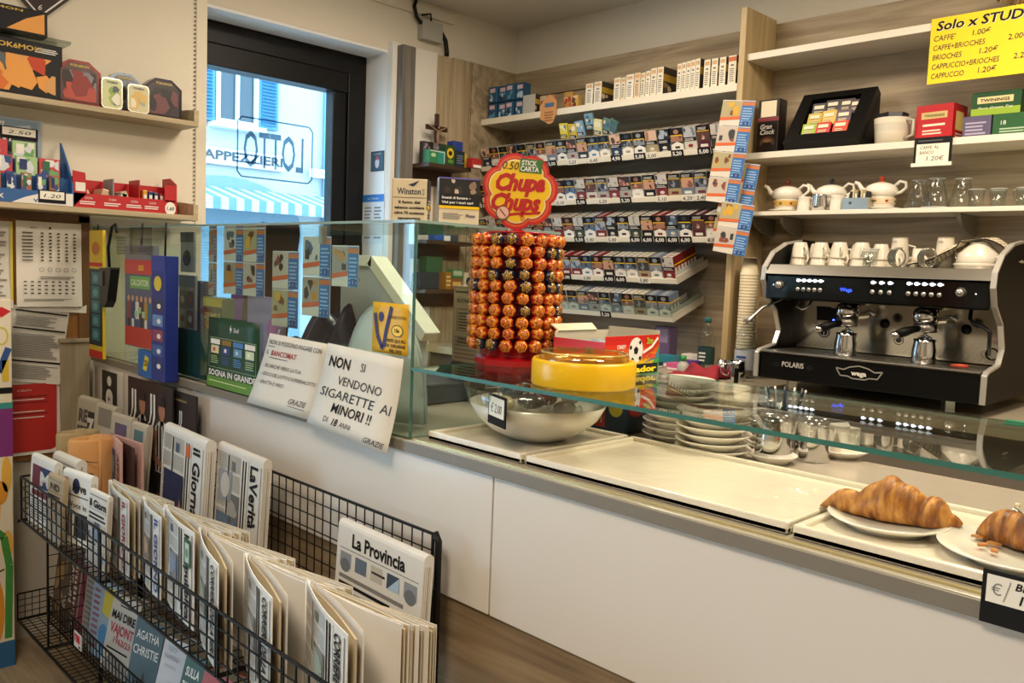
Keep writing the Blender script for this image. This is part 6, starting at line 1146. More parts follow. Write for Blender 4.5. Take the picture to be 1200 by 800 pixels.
# group heads with filter holders
for gx in (-1.215, -.965):
    g = G(); g.lathe([(.034, 0), (.037, .012), (.037, .03), (.03, .042), (.016, .05), (.0001, .052)], (gx, 2.80, 1.285), 28, CHROME); g.build('group_head', em)
    g = G(); g.box(gx - .03, gx + .03, 2.82, 2.93, 1.28, 1.335, CHROME); g.build('group_neck', em, bevel=.01)
    g = G(); g.lathe([(.032, 0), (.036, .004), (.036, .026), (.032, .028)], (gx + .004, 2.80, 1.255), 28, STEEL); fh = g.build('filter_holder', em)
    g = G(); g.tube([(gx - .0, 2.775, 1.268), (gx - .02, 2.755, 1.262), (gx - .036, 2.735, 1.254), (gx - .05, 2.72, 1.246)], [.009, .012, .015, .014], 12, BM); g.build('handle', fh)
    g = G(); g.ball((gx - .055, 2.715, 1.243), .0155, CHROME, 14, 8, 1, 1, .8); g.build('handle_cap', fh)
    g = G(); g.tube([(gx + .004, 2.80, 1.256), (gx + .004, 2.80, 1.243), (gx - .012, 2.80, 1.236), (gx - .015, 2.80, 1.238)], .006, 8, CHROME); g.tube([(gx + .004, 2.80, 1.243), (gx + .02, 2.80, 1.236), (gx + .023, 2.80, 1.238)], .006, 8, CHROME); g.build('spout', fh)
    g = G(); g.tube([(gx + .04, 2.82, 1.30), (gx + .075, 2.80, 1.31), (gx + .10, 2.78, 1.3)], .005, 8, STEEL); g.lathe([(.016, 0), (.016, .006)], (gx + .105, 2.86, 1.27), 16, BM, True, (0, -1, 0)); g.build('lever', em)
# steam wands
g = G(); g.tube([(-1.445, 2.78, 1.335), (-1.45, 2.75, 1.325), (-1.475, 2.70, 1.30), (-1.495, 2.66, 1.26), (-1.50, 2.65, 1.245)], [.006, .006, .005, .006, .006], 10, STEEL); g.build('steam_wand', em)
g = G(); g.tube([(-.84, 2.82, 1.335), (-.835, 2.80, 1.305), (-.82, 2.785, 1.292), (-.79, 2.78, 1.285), (-.772, 2.78, 1.27), (-.77, 2.78, 1.2)], .006, 10, M('#3a3a3a', .25, .8)); g.build('steam_wand', em)
g = G(); g.tube([(-1.40, 2.82, 1.335), (-1.395, 2.80, 1.31), (-1.375, 2.8, 1.302), (-1.355, 2.8, 1.31), (-1.35, 2.82, 1.335)], .0045, 8, STEEL); g.build('water_pipe', em)
# gauge, stickers, ring on the mirror panel
def onp(name, x, z, fn, par=em):
    g = G(); y = 2.93 - (z - 1.158) * .165; s = Sheet(g, (x, y - .0015, z), (1, 0, 0), (0, -.165, 1)); fn(s, g); return g.build(name, par)
onp('gauge', -1.345, 1.222, lambda s, g: (s.disc(0, 0, .0225, M('#8f8f8c', .3, .8)), s.disc(0, 0, .02, INK, 2), s.ring(0, 0, .016, .002, WHITE, 3), s.line([(0, -.012), (.002, .01)], .0025, WHITE, 4)))
onp('black_panel', -1.345, 1.287, lambda s, g: (s.rect(-.026, -.024, .026, .026, INK), s.ring(-.028, -.036, .006, .0015, DGREY, 2)))
onp('maker_mark', -1.085, 1.215, lambda s, g: (s.ring(0, 0, .016, .0015, INK, 1), s.disc(0, 0, .009, DGREY, 2)))
onp('outlet_ring', -.80, 1.195, lambda s, g: (s.ring(0, 0, .036, .0015, M('#e0dccc', .3), 1, ry=.018), s.ring(0, 0, .02, .004, INK, 2)))
g = G(); g.box(-1.305, -1.275, 2.86, 2.90, 1.245, 1.31, BM); g.build('sensor', em); g = G(); g.ball((-1.285, 2.857, 1.268), .004, M('#3a5aff', .3, e=12), 8, 6); g.build('indicator_lamp', em)
g = G(); g.tube([(-.86, 2.74, 1.164), (-.835, 2.73, 1.166), (-.81, 2.735, 1.166)], [.003, .006, .005], 8, M('#a8381c', .4)); one(g, 'brush', 'small red handled brush on the right of the drip tray', 'brush', (-.835, 2.73, 1.16))
jug(-1.205, 2.785, 1.1585, .037, .075, 'steel jug under the group nearest the paper cups', False); jug(-.955, 2.785, 1.1585, .037, .075, 'steel jug under the group nearest the outlet ring', False)
# cups on top of the machine
ZK = 1.4555
CUPW = M('#d2cab8', .25, coat=.3)
def cup_proto():
    o = bpy.data.objects.new('espresso_cup', None)
    g = G(); g.lathe([(.022, .055), (.021, .054), (.022, .052), (.027, .035), (.031, .004), (.032, 0), (.0295, 0), (.0285, .005), (.024, .035), (.0185, .051), (.0001, .051)], (0, 0, 0), 28, CUPW)
    b = g.build('espresso_cup', None, (0, 0, 0)); g = G(); g.tube([(.027, 0, .036), (.041, 0, .036), (.045, 0, .026), (.041, 0, .014), (.0295, 0, .01)], .004, 8, CUPW); h = g.build('handle', None, (0, 0, 0)); h.parent = b
    bpy.data.objects.remove(o); return b
CP = cup_proto()
def cup(x, y, z, rz, lab, sc=1.0): o = inst(CP, TR(x, y, z, rz) @ Matrix.Scale(sc, 4)); tag(o, lab, 'cup', 'cups warming on the machine')
nm = ['first', 'second', 'third', 'fourth']
for k, (x, y) in enumerate([(-1.435, 2.87), (-1.363, 2.88), (-1.287, 2.86), (-1.215, 2.87)]):
    cup(x, y, ZK, R(-20), 'upturned white espresso cup, lower of the %s front pair from the paper cups' % nm[k]); cup(x + .004, y, ZK + .027, R(-35 - 10 * k), 'upturned white espresso cup, upper of the %s front pair from the paper cups' % nm[k])
for k, (x, y) in enumerate([(-1.42, 2.98), (-1.345, 2.99), (-1.27, 2.99), (-1.19, 2.98)]):
    cup(x, y, ZK, R(30), 'upturned white espresso cup, lower of the %s rear pair from the paper cups' % nm[k]); cup(x, y, ZK + .027, R(10), 'upturned white espresso cup, upper of the %s rear pair from the paper cups' % nm[k])
cup(-1.12, 2.93, ZK, R(-40), 'upturned white espresso cup beside the stemmed glasses', .9)
drop(CP)
def mug(x, y, lab):
    t = T('tall_cup', lab, 'cup', (x, y, ZK), 'tall cups on the machine'); g = G(); g.lathe([(.026, .105), (.0245, .106), (.025, .10), (.032, .03), (.034, 0), (.0315, 0), (.0295, .03), (.022, .1), (.0001, .1)], (x, y, ZK), 28, CUPW); g.build('body', t)
    g = G(); s = Sheet(g, (x - .008, y - .0275, ZK + .088), Vector((1, -.2, 0)).normalized(), (0, 0, 1)); s.bars(-.012, 0, .014, .008, 2, GREYINK); g.build('print', t); g = G(); g.tube([(x + .024, y + .012, ZK + .08), (x + .042, y + .02, ZK + .075), (x + .045, y + .02, ZK + .045), (x + .028, y + .01, ZK + .03)], .004, 8, CUPW); g.build('handle', t)
mug(-1.135, 3.0, 'tall upturned white cup behind the looped wire whisks'); mug(-.985, 2.99, 'tall upturned white cup beside the checked towel')
tumbler(-1.175, 2.86, .06, .026, 'stubby clear glass among the cups on the machine', ZK, 'glasses on the machine')
tumbler(-1.155, 2.80, .05, .024, 'low clear glass at the front of the machine top', ZK, 'glasses on the machine')
def loops(x, y, lab, n):
    g = G()
    for k in range(n): g.tube([(x + .014 * k * .3 + .028 * math.sin(a * PI / 8) * (1 - .1 * k), y - .004 * k, ZK + .034 + .03 * -math.cos(a * PI / 8)) for a in range(17)], .0028, 6, M('#8f8a7c', .2, .9))
    one(g, 'spoon_loops', lab, 'whisk', (x, y, ZK), 'wire whisks on the machine')
loops(-1.09, 2.86, 'looped wire whisk leaning on the tall cup behind it', 5); loops(-.995, 2.86, 'looped wire whisk leaning on the checked towel', 4)
cup_s = None
t = T('small_jug', 'small white upturned jug right of the wire whisks', 'jug', (-1.05, 2.94, ZK)); g = G(); g.lathe([(.018, .066), (.02, .03), (.026, 0), (.022, 0), (.016, .06), (.0001, .06)], (-1.05, 2.94, ZK), 24, CUPW); g.build('body', t); g = G(); g.tube([(-1.035, 2.93, ZK + .05), (-1.015, 2.92, ZK + .03), (-1.0, 2.91, ZK + .004)], .004, 8, CUPW); g.build('handle', t)
# towel over an upturned bowl
t = T('cappuccino_bowl', 'large upturned white bowl cup half under the checked towel', 'cup', (-.86, 2.92, ZK)); g = G(); g.lathe([(.028, .085), (.027, .087), (.03, .08), (.06, .05), (.07, .0), (.066, 0), (.055, .05), (.0001, .078)], (-.86, 2.92, ZK), 32, CUPW); g.lathe([(.0702, .012), (.072, .016), (.0702, .02)], (-.86, 2.92, ZK), 32, CUPW, closed=True); g.build('body', t); g = G(); g.tube([(-.80, 2.88, ZK + .04), (-.775, 2.865, ZK + .035), (-.77, 2.86, ZK + .015), (-.79, 2.87, ZK + .006)], .006, 8, CUPW); g.build('handle', t)
def check_mat():
    ma = bpy.data.materials.new('checked_cloth'); ma.use_nodes = True; nt = ma.node_tree; b = nt.nodes['Principled BSDF']; L = nt.links.new
    tc = nt.nodes.new('ShaderNodeTexCoord'); br = nt.nodes.new('ShaderNodeTexBrick'); br.inputs['Scale'].default_value = 1; br.offset = 0; br.inputs['Brick Width'].default_value = .012; br.inputs['Row Height'].default_value = .012; br.inputs['Mortar Size'].default_value = .0011; br.inputs['Color1'].default_value = lin('#cfc4a8'); br.inputs['Color2'].default_value = lin('#c4b898'); br.inputs['Mortar'].default_value = lin('#2a241e')
    L(tc.outputs['UV'], br.inputs[0]); L(br.outputs[0], b.inputs['Base Color']); b.inputs['Roughness'].default_value = .9; return ma
CK = check_mat(); t = T('checked_towel', 'cream and black checked towel draped over the bowl on the machine', 'towel', (-.9, 2.95, ZK)); g = G()
def tf(u, v):
    x = -1.06 + .31 * u
    pts = [(0, .008), (.15, .02), (.32, .06), (.5, .088), (.62, .099), (.74, .098), (.86, .075), (1, .03)]
    for (ua, za), (ub, zb_) in zip(pts, pts[1:]):
        if ua <= u <= ub: z = za + (zb_ - za) * (u - ua) / (ub - ua); break
    droop = (.03 * (1 - v) ** 2 * (u < .5) * u * 2)
    return (x + .012 * math.sin(5 * v), 2.865 + .14 * v + .025 * u, ZK + z - droop * .6 + .004 * math.sin(16 * u + 5 * v) + (.0 if u > .4 else .012 * math.sin(9 * v)))
g.grid(tf, 30, 14, CK); o = g.build('cloth', t, solid=.004); uv = o.data.uv_layers.new(name='cloth')
for p in o.data.polygons:
    for li, vi in zip(p.loop_indices, p.vertices): i = vi % 31; j = vi // 31; uv.data[li].uv = (i / 30 * .34, j / 14 * .16)
# paper cups, bottles, jugs, cloth, boxes
t = T('paper_cup_stack', 'tall stack of cream paper cups between the upright and the machine', 'cups', (-1.685, 3.09, ZB)); x, y = -1.70, 3.0
for k in range(34): g = G(); z = ZB + k * .0118; g.lathe([(.033, 0), (.0345, .004), (.036, .0115), (.0335, .0115)], (x, y, z), 20, M('#ddd0b0', .6), closed=True); g.build('paper_cup', t)
g = G(); z = ZB + 34 * .0118; g.lathe([(.025, .06), (.0245, .062), (.0335, 0), (.036, 0)][::-1], (x, y, z), 24, M('#ddd0b0', .6)); s = Sheet(g, (x - .012, y - .034, z + .015), (1, 0, 0), (0, 0, 1)); g.build('paper_cup', t)
def bottle(x, y, h, r, cap, label, lab, dk):
    t = T('water_bottle', lab, 'bottle', (x, y, ZB)); PB = pane('#f4f8f8', 1.6, key='pet'); g = G(); g.lathe([(r * .9, 0), (r, .01), (r, h * .30), (r * .96, h * .32), (r, h * .52), (r * .97, h * .62), (r * .75, h * .76), (r * .42, h * .88), (r * .36, h * .93)], (x, y, ZB), 28, PB); g.build('body', t)
    g = G(); g.lathe([(r * 1.005, h * .14), (r * 1.01, h * .16), (r * 1.01, h * .44), (r * 1.005, h * .46)], (x, y, ZB), 28, M(label, .4), closed=True); g.build('label', t)
    g = G(); s = Sheet(g, (x + r * .2, y - r * 1.02, ZB + h * .2), Vector((1, .25, 0)).normalized(), (0, 0, 1)); s.bars(-r * .5, 0, r * .4, h * .2, 3, M(dk, .5)); g.build('label_print', t); g = G()
    g.lathe([(r * .42, 0), (r * .42, h * .085), (r * .38, h * .095), (.0001, h * .095)], (x, y, ZB + h * .92), 20, M(cap, .4)); g.build('cap', t)
bottle(-1.855, 2.97, .215, .034, '#1f6a6a', '#1f3a3a', 'clear water bottle with a teal cap and dark label left of the upright', '#c8d0c8')
bottle(-1.655, 2.93, .235, .042, '#c9c4b4', '#b9bfc8', 'clear water bottle with a white and blue label beside the machine', '#2f4f9a')
jug(-1.615, 2.80, ZB, .034, .075, 'steel milk jug with a handle between the red cloth and the machine'); g = G(); g.lathe([(.02, 0), (.02, .07), (.018, .07), (.017, .004), (.0001, .004)], (-1.70, 2.84, ZB), 20, STEEL); one(g, 'steel_shaker', 'small steel shaker behind the red cloth', 'shaker', (-1.70, 2.84, ZB))
g = G(); g.box(-1.585, -1.572, 2.73, 2.745, ZB, ZB + .055, BM); one(g, 'black_tamper', 'small black tamper standing beside the steel milk jug', 'tamper', (-1.58, 2.74, ZB), bevel=.003)
t = T('red_cloth', 'crumpled dark red cloth on the back counter', 'cloth', (-1.72, 2.74, ZB)); random.seed(9); g = G()
g.grid(lambda u, v: (-1.85 + .19 * u + .01 * math.sin(9 * v), 2.69 + .13 * v + .012 * math.sin(8 * u), ZB + .004 + (.06 * u ** .7 + .014 * math.sin(11 * u + 6 * v)) * math.sin(PI * v) ** .7 * math.sin(PI * min(1, u * .96 + .04)) ** .3 + .002), 26, 18, M('#8e1f2c', .85)); g.build('cloth', t, solid=.004)
random.seed(2)
for k, (x0_, x1_, y_, h, c, nmx) in enumerate([(-2.06, -1.985, 2.93, .05, '#2a7a8a', 'teal'), (-1.98, -1.90, 2.98, .06, '#d8d0c4', 'white'), (-1.97, -1.91, 2.86, .03, '#c85a8a', 'pink and white'), (-1.915, -1.86, 2.87, .045, '#5a3a8a', 'purple'), (-2.05, -2.01, 2.84, .025, '#26304a', 'navy')]):
    g = G(); g.box(x0_, x1_, y_, y_ + .06, ZB, ZB + h, M(c, .4)); s = Sheet(g, (x0_, y_, ZB), (1, 0, 0), (0, 0, 1)); s.rect(.004, .003, x1_ - x0_ - .004, h * .35, M('#e4ddd0', .4)); s2 = Sheet(g, (x1_, y_, ZB), (0, 1, 0), (0, 0, 1)); s2.rect(.004, .003, .056, h * .4, M('#e4ddd0', .4))
    one(g, 'medicine_box', '%s little box on the back counter left of the water bottle' % nmx, 'box', ((x0_ + x1_) / 2, y_ + .03, ZB), 'little boxes by the bottle', bevel=.0015)
t = T('gel_bottle', 'small clear bottle with a green cap in front of the purple box', 'bottle', (-1.87, 2.82, ZB)); g = G(); g.lathe([(.022, 0), (.024, .004), (.024, .035), (.012, .048)], (-1.855, 2.81, ZB), 20, M('#c9c9c2', .25, t=.4)); g.build('body', t); g = G(); g.lathe([(.011, .048), (.012, .07), (.0001, .072)], (-1.855, 2.81, ZB), 16, M('#2a8a3a', .4)); g.build('cap', t)
g = G(); g.box(-2.17, -2.09, 3.05, 3.11, ZB, ZB + .16, M('#5a4a6a', .5)); s = Sheet(g, (-2.17, 3.05, ZB), (1, 0, 0), (0, 0, 1)); s.rect(.01, .09, .07, .15, M('#8a7a9a', .5)); one(g, 'mauve_box', 'mauve box standing under the lowest cigarette tray', 'box', (-2.13, 3.08, ZB), bevel=.002)
g = G(); g.T = TR(-.60, 2.71, ZB + .0005, .2); g.box(-.09, .06, -.05, .05, 0, .003, M('#3f9a78', .7)); one(g, 'green_cloth', 'flat green cloth on the back counter right of the machine', 'cloth', (-.7, 2.7, ZB))
# ------------------------------------------------------------ newspaper rack
rk = T('newspaper_rack', 'black wire newspaper rack with three tiers against the counter', 'rack', (-2, .92, 0))
def mesh_panel(name, O, u, v, nu, nv, r=.0016, rim=.0035, par=rk):
    g = G(); O = Vector(O); u = Vector(u); v = Vector(v)
    for i in range(nu + 1): g.wire(O + u * (i / nu), O + u * (i / nu) + v, r, WIRE)
    for j in range(nv + 1): g.wire(O + v * (j / nv), O + v * (j / nv) + u, r, WIRE)
    if rim:
        for a, b in ((O, O + u), (O + u, O + u + v), (O + u + v, O + v), (O + v, O)): g.wire(a, b, rim, WIRE)
    return g.build(name, par)
RX0, RX1 = -2.72, -1.243
for x in (RX0, RX1):
    g = G(); g.tube([(x, 1.06, 0), (x, 1.06, .86), (x - .012 * (1 if x > -2 else -1), 1.06, .875)], .0075, 8, WIRE); g.tube([(x, .93, 0), (x, .93, .62)], .0065, 8, WIRE);
    g.tube([(x, .70, .61), (x, 1.06, .61)], .005, 8, WIRE); g.tube([(x, .77, .2), (x, 1.06, .2)], .005, 8, WIRE); g.build('post', rk)
# back tier: grid and floor
mesh_panel('back_grid', (RX0, 1.058, .60), (RX1 - RX0 - .015, 0, 0), (0, 0, .272), 44, 8)
mesh_panel('back_tier_floor', (RX0, .955, .60), (RX1 - RX0, 0, 0), (0, .10, 0), 44, 3)
mesh_panel('middle_fence', (RX0, .952, .60), (RX1 - RX0 - .25, 0, 0), (0, 0, .075), 38, 2)
# front tier basket, three modules
BX = [-2.655, -2.03, -1.43, -.80]
for a, b in zip(BX, BX[1:]):
    mesh_panel('basket_front', (a + .004, .693, .63), (b - a - .008, 0, 0), (0, 0, .127), 16, 4, .0019, .0034)
    mesh_panel('basket_floor', (a + .004, .693, .63), (b - a - .008, 0, 0), (0, .25, 0), 16, 5, .0016, .003)
mesh_panel('basket_end', (-2.655, .693, .63), (0, .25, 0), (0, 0, .127), 6, 4)
# bottom tier
mesh_panel('bottom_tray', (-3.0, .77, .198), (2.2, 0, 0), (0, .28, 0), 90, 10, .0014, .0045)
mesh_panel('bottom_fence', (-2.92, .842, .20), (2.1, 0, 0), (0, 0, .085), 84, 3, .0015, .003)
mesh_panel('bottom_end', (-3.0, .77, .2), (0, .26, 0), (0, 0, .085), 12, 4, .0015, .003)
mesh_panel('side_grid', (RX0, .78, .20), (0, .27, 0), (0, 0, .36), 8, 10, .0016, .004)
# small red price label
t = T('price_label', 'small white and red price label clipped to the bottom fence', 'price tag', (-2.63, .836, .2)); g = G(); g.box(-2.66, -2.60, .834, .837, .215, .262, M('#e2dcd4', .5)); g.build('card', t); g = G(); s = Sheet(g, (-2.66, .834, .215), (1, 0, 0), (0, 0, 1)); s.rect(.006, .018, .05, .042, RED); s.text('2', .02, .022, .014, WHITE, bold=.03, l=2); s.rect(.04, .004, .055, .012, INK); g.build('print', t)

# ------------------------------------------------------------ newspapers
NW = [M('#d9d7d2', .9, v=.04, vs=20), M('#d2cec6', .9, v=.04, vs=20), M('#dedcd8', .9, v=.04, vs=20)]; NIN = M('#b7a98d', .9, v=.05, vs=20)
GP = M('#a5a29b', .9); GP2 = M('#7d7b78', .9)
def page(s, w, h, mast, seed, rotated=False, mcol=None, style=0, mh=1.25, mwf=None):
    """front page drawn in a w x h frame; turned papers read from top to bottom along their right edge"""
    rnd = random.Random(seed); mcol = mcol or INK
    if rotated:
        P0 = s.P; s = _Turn(s, w, h); w, h = h, w
    big = M(['#6c6b69', '#4a5870', '#705a4c', '#5d695d'][seed % 4], .9); big2 = M(['#a3a19c', '#8290a8', '#b09880', '#9aa69a'][seed % 4], .9)
    if mwf: s.text(mast, w * .05, h * (1 - .155 * mh), h * .1 * mh, mcol, al='l', bold=.03, w=w * mwf, l=3)
    else: s.text(mast, w * .5, h * (1 - .155 * mh), h * .085 * mh, mcol, bold=.035, w=w * (.88 if len(mast) > 6 else .6), sh=.0 if style != 2 else .15, l=3)
    y0 = 1 - .185 * mh
    s.rect(w * .03, h * y0, w * .97, h * (y0 + .006), INK); s.bars(w * .04, h * .955, w * .96, h * .985, 1, GP2, jit=.05)
    s.bars(w * .04, h * (y0 - .13), w * .96, h * (y0 - .02), 2, INK, fill=.5, jit=.3)
    yt = y0 - .16; ym = yt * .52
    for c in range(6):
        x = w * (.03 + c * .158); s.bars(x, h * ym, x + w * .145, h * yt, 13, GP, fill=.55, jit=.12); s.bars(x, h * .03, x + w * .145, h * (ym - .05), 13, GP, fill=.55, jit=.12)
    s.rect(w * .35, h * (ym + .03), w * .66, h * yt, big, 2); s.poly([(w * .38, h * (ym + .03)), (w * .42, h * (yt - .1)), (w * .5, h * (yt - .03)), (w * .57, h * (yt - .12)), (w * .62, h * (ym + .03))], big2, 3)
    s.rect(w * .03, h * (ym - .03), w * .97, h * (ym - .024), INK, 2); s.rect(w * .72, h * .1, w * .95, h * (ym - .12), big2, 2); s.rect(w * .08, h * (ym + .06), w * .16, h * (ym + .14), big, 3)
    s.bars(w * .04, h * (ym - .02), w * .6, h * (ym + .02), 1, INK, 3)
class _Turn:
    def __init__(s, sh, w, h): s.__dict__['b'] = sh; s.__dict__['w0'] = w; s.__dict__['h0'] = h
    def __getattr__(s, k):
        b = s.b; w0, h0 = s.w0, s.h0
        q = Sheet.__new__(Sheet); q.__dict__.update(b.__dict__); P = b.P
        q.P = lambda x, y, l=1: P(y / 1.0, h0 - x, l)
        return getattr(q, k)
def folded(name, lab, fx, fy, zb, dirs, W_, H_, mast, seed, rotated=True, mcol=None, col=0, group='newspapers in the front basket', nleaf=3, style=0, lean=0.0, printed=True, extra=None):
    """folded newspaper standing on edge: fold line at (fx, fy), leaves fanning between two plan directions"""
    t = T(name, lab, 'newspaper', (fx, fy, zb), group); a0, a1 = dirs; n = max(2, nleaf)
    for i in range(n):
        a = a0 + (a1 - a0) * i / (n - 1); d = Vector((math.cos(a), math.sin(a), 0)); nr = Vector((math.sin(a), -math.cos(a), 0)); g = G(); o = (i - (n - 1) / 2) * .0022
        th = .0016 if i in (0, n - 1) else .0032; base = Vector((fx, fy, zb)) - nr * (o + .002 * i)
        hh = H_ - .004 * (i % 2) - (0 if i in (0, n - 1) else .006)
        def f(u, v): 
            q = base + d * (u * W_) + nr * (.008 * math.sin(PI * u) * (1 if i == 0 else -.6)) + Vector((0, 0, v * hh)); q.y += lean * v * hh; return q
        m = NW[(col + i) % 3] if i in (0, n - 1) else NIN
        g.grid(lambda u, v: tuple(f(u, v)), 6, 2, m); g.grid(lambda u, v: tuple(f(1 - u, v) - nr * th), 6, 2, m)
        for vv in (0, 1): g.grid(lambda u, v: tuple(f(u if vv else 1 - u, vv) - nr * (th * v)), 6, 1, NIN if i else m)
        g.grid(lambda u, v: tuple(f(1, u) - nr * (th * v)), 2, 1, m)
        leaf = g.build('leaf', t)
        if i == 0 and printed:
            g = G(); s = Sheet(g, base, d, (0, 0, 1)); s.P = lambda x, y, l=1: f(x / W_, y / hh) + nr * (.0008 + .0004 * l); page(s, W_, hh, mast, seed, rotated, mcol, style); extra and extra(s, W_, hh); g.build('front_print', leaf)
    g = G(); d = Vector((math.cos((a0 + a1) / 2), math.sin((a0 + a1) / 2), 0)); g.tube([(fx, fy, zb), (fx + lean * 0, fy + lean * H_, zb + H_ - .002)], .0045, 8, NW[col % 3]); g.build('fold', t); return t
ZF = .632
CO = INK
# front basket, from the far end to the near end
def bunch(x, y, mast, nm, seed, n=3, W0=.238, H0=.208, a=(-17, 13), col=0, mcol=None, style=0, extra=None):
    """front copy swung towards the aisle, the copies behind it packed closer together"""
    cuts = [(a[0], a[0] + 4)] + [(a[1] - 10 + 10 * k / max(1, n - 1), a[1] - 10 + 10 * (k + .8) / max(1, n - 1)) for k in range(n - 1)]
    for k, (p, q) in enumerate(cuts):
        rr = random.Random(seed * 7 + k)
        folded('newspaper', ('front copy of the %s' % nm) if k == 0 else '%s copy behind the front of the %s' % (ORD[k - 1], nm), x + .010 * k, y + .0065 * k, ZF, (R(p), R(q)), W0 * (1 - .02 * k + .03 * rr.random()), H0 - .004 * k - .004 * rr.random(), mast, seed + k, True, mcol, (col + k) % 3, printed=k == 0, style=style, nleaf=3 if k == 0 else 4, extra=extra)
bunch(-1.272, .785, 'CORRIERE DELLA SERA', 'black masthead daily nearest the landscape paper', 11, 5)
bunch(-1.475, .772, 'CORRIERE DELLA SERA', 'black masthead daily second from the landscape paper', 12, 4)
bunch(-1.672, .772, 'CORRIERE DELLA SERA', 'black masthead daily beside the green emblem daily', 15, 4)
def emblem(s, w, h): s.rect(w * .80, h * .62, w * .95, h * .90, M('#2f5a40', .8), 5); s.rect(w * .83, h * .66, w * .92, h * .86, M('#b8c8b8', .8), 6); s.disc(w * .875, h * .76, w * .03, M('#6a8a70', .8), 7, ry=h * .05)
bunch(-1.873, .782, 'la Repubblica', 'green emblem daily', 13, 4, a=(-9, 12), col=2, extra=emblem)
bunch(-2.02, .79, 'IL GIORNO', 'blue masthead daily beside the green emblem daily', 14, 3, .19, .195, (-10, 8), mcol=M('#2a4a8a', .8))
bunch(-2.22, .785, 'IL GIORNALE', 'dark red masthead daily by the portrait paper', 18, 4, .22, .195, (-9, 10), col=1, mcol=M('#8a2a3a', .8))
def upright_paper(name, lab, x, y, zb, W_, H_, mast, seed, th, ang, col, mcol=None, group='newspapers in the front basket', lean=.06, body=None, fn=None):
    t = T(name, lab, 'newspaper', (x, y, zb), group); MT = TR(x, y, zb, ang) @ Matrix.Rotation(-lean, 4, 'X'); g = G(); g.T = MT; m = M(body, .9) if body else NW[col]
    # rounded fold at the top, pages below
    g.prism([(0, -th / 2, 0), (0, -th / 2, H_ - th / 2)] + [(0, -th / 2 * math.cos(k * PI / 6), H_ - th / 2 + th / 2 * math.sin(k * PI / 6)) for k in range(1, 6)] + [(0, th / 2, H_ - th / 2), (0, th / 2, 0), (0, .15 * th, 0), (0, .1 * th, H_ * .9), (0, 0, H_ * .9), (0, -.05 * th, 0)], (W_, 0, 0), m, m); g.build('pages', t)
    g = G(); g.T = MT; s = Sheet(g, (0, -th / 2, 0), (1, 0, 0), (0, 0, 1)); (fn(s, W_, H_) if fn else page(s, W_, H_ - th / 2, mast, seed, False, mcol)); g.build('front_print', t)
    g = G(); g.T = MT
    for k in range(4): g.box(W_ - .0005, W_ + .0006, -th / 2 + th * (k + .5) / 5, -th / 2 + th * (k + .7) / 5, .003, H_ - th, NIN)
    g.build('page_edges', t); return t
def avv(s, w, h):
    s.disc(w * .5, h * .80, w * .13, M('#26356a', .8), 1, ry=h * .11); s.text('Avve', w * .62, h * .73, h * .13, INK, bold=.02, w=w * .5, l=3); s.text('nire', w * .5, h * .6, h * .01, INK, l=2); s.bars(w * .08, h * .86, w * .25, h * .9, 2, M('#a8552a', .8)); s.rect(w * .05, h * .66, w * .95, h * .672, INK, 2); s.text('Voce in', w * .6, h * .5, h * .08, INK, bold=.01, w=w * .6, l=2); s.bars(w * .06, h * .08, w * .45, h * .58, 14, GP); s.rect(w * .5, h * .1, w * .95, h * .44, M('#2a2a2c', .9))
upright_paper('newspaper', 'folded daily with a blue oval emblem at the far end of the front basket', -2.425, .735, ZF, .145, .19, '', 3, .02, R(9), 2, fn=avv)
upright_paper('newspaper', 'small portrait paper with grey masthead right of the blue oval daily', -2.195, .722, ZF, .11, .185, 'il Giorn', 5, .012, R(3), 1)
upright_paper('newspaper', 'tan tabloid with brown initials left of the blue oval daily', -2.455, .705, ZF, .10, .175, 'ND', 6, .014, R(4), 1, body='#a8977a', mcol=M('#4a3626', .8))
def mcov(s, w, h): s.rect(w * .1, h * .55, w * .95, h * .86, M('#26365f', .8)); s.rect(w * .1, h * .55, w * .45, h * .86, M('#6a2436', .8), 2); s.text('M', w * .65, h * .6, h * .2, M('#d0ccc4', .8), bold=.03, l=3, w=w * .4); s.rect(w * .1, h * .42, w * .95, h * .5, M('#7a2a34', .8)); s.bars(w * .1, .02, w * .9, h * .4, 8, GP2)
upright_paper('newspaper', 'tabloid with a blue and dark red cover at the left end of the front basket', -2.635, .716, ZF, .165, .195, '', 7, .022, R(4), 0, fn=mcov)
upright_paper('newspaper', 'plain grey paper bundle behind the blue and dark red tabloid', -2.60, .765, ZF, .16, .20, 'IL DUBBIO', 8, .03, R(4), 1)
# back tier
ZBK = .603; BG_ = 'newspapers in the back tier'
def prov(s, w, h):
    s.text('La Provincia', w * .5, h * .80, h * .12, INK, bold=.03, w=w * .62); s.rect(w * .04, h * .76, w * .96, h * .765, INK)
    for k, c in enumerate(['#8a8f96', '#5f6f80', '#bcb6a8', '#3a4a5c', '#8a929a']): s.rect(w * (.05 + k * .19), h * .60, w * (.19 + k * .19), h * .73, M(c, .9))
    s.disc(w * .12, h * .62, w * .06, M('#6a7078', .9), 2, ry=h * .06); s.disc(w * .88, h * .62, w * .06, M('#6a7078', .9), 2, ry=h * .06); s.poly([(w * .63, h * .6), (w * .76, h * .73), (w * .76, h * .6)], M('#a8c0d8', .9), 2); s.bars(w * .44, h * .66, w * .6, h * .7, 1, INK, jit=.1); s.bars(w * .05, h * .50, w * .95, h * .57, 1, GP2); s.bars(w * .05, h * .44, w * .7, h * .50, 1, INK)
    for c in range(6): s.bars(w * (.05 + c * .155), h * .05, w * (.19 + c * .155), h * .42, 14, GP, jit=.1)
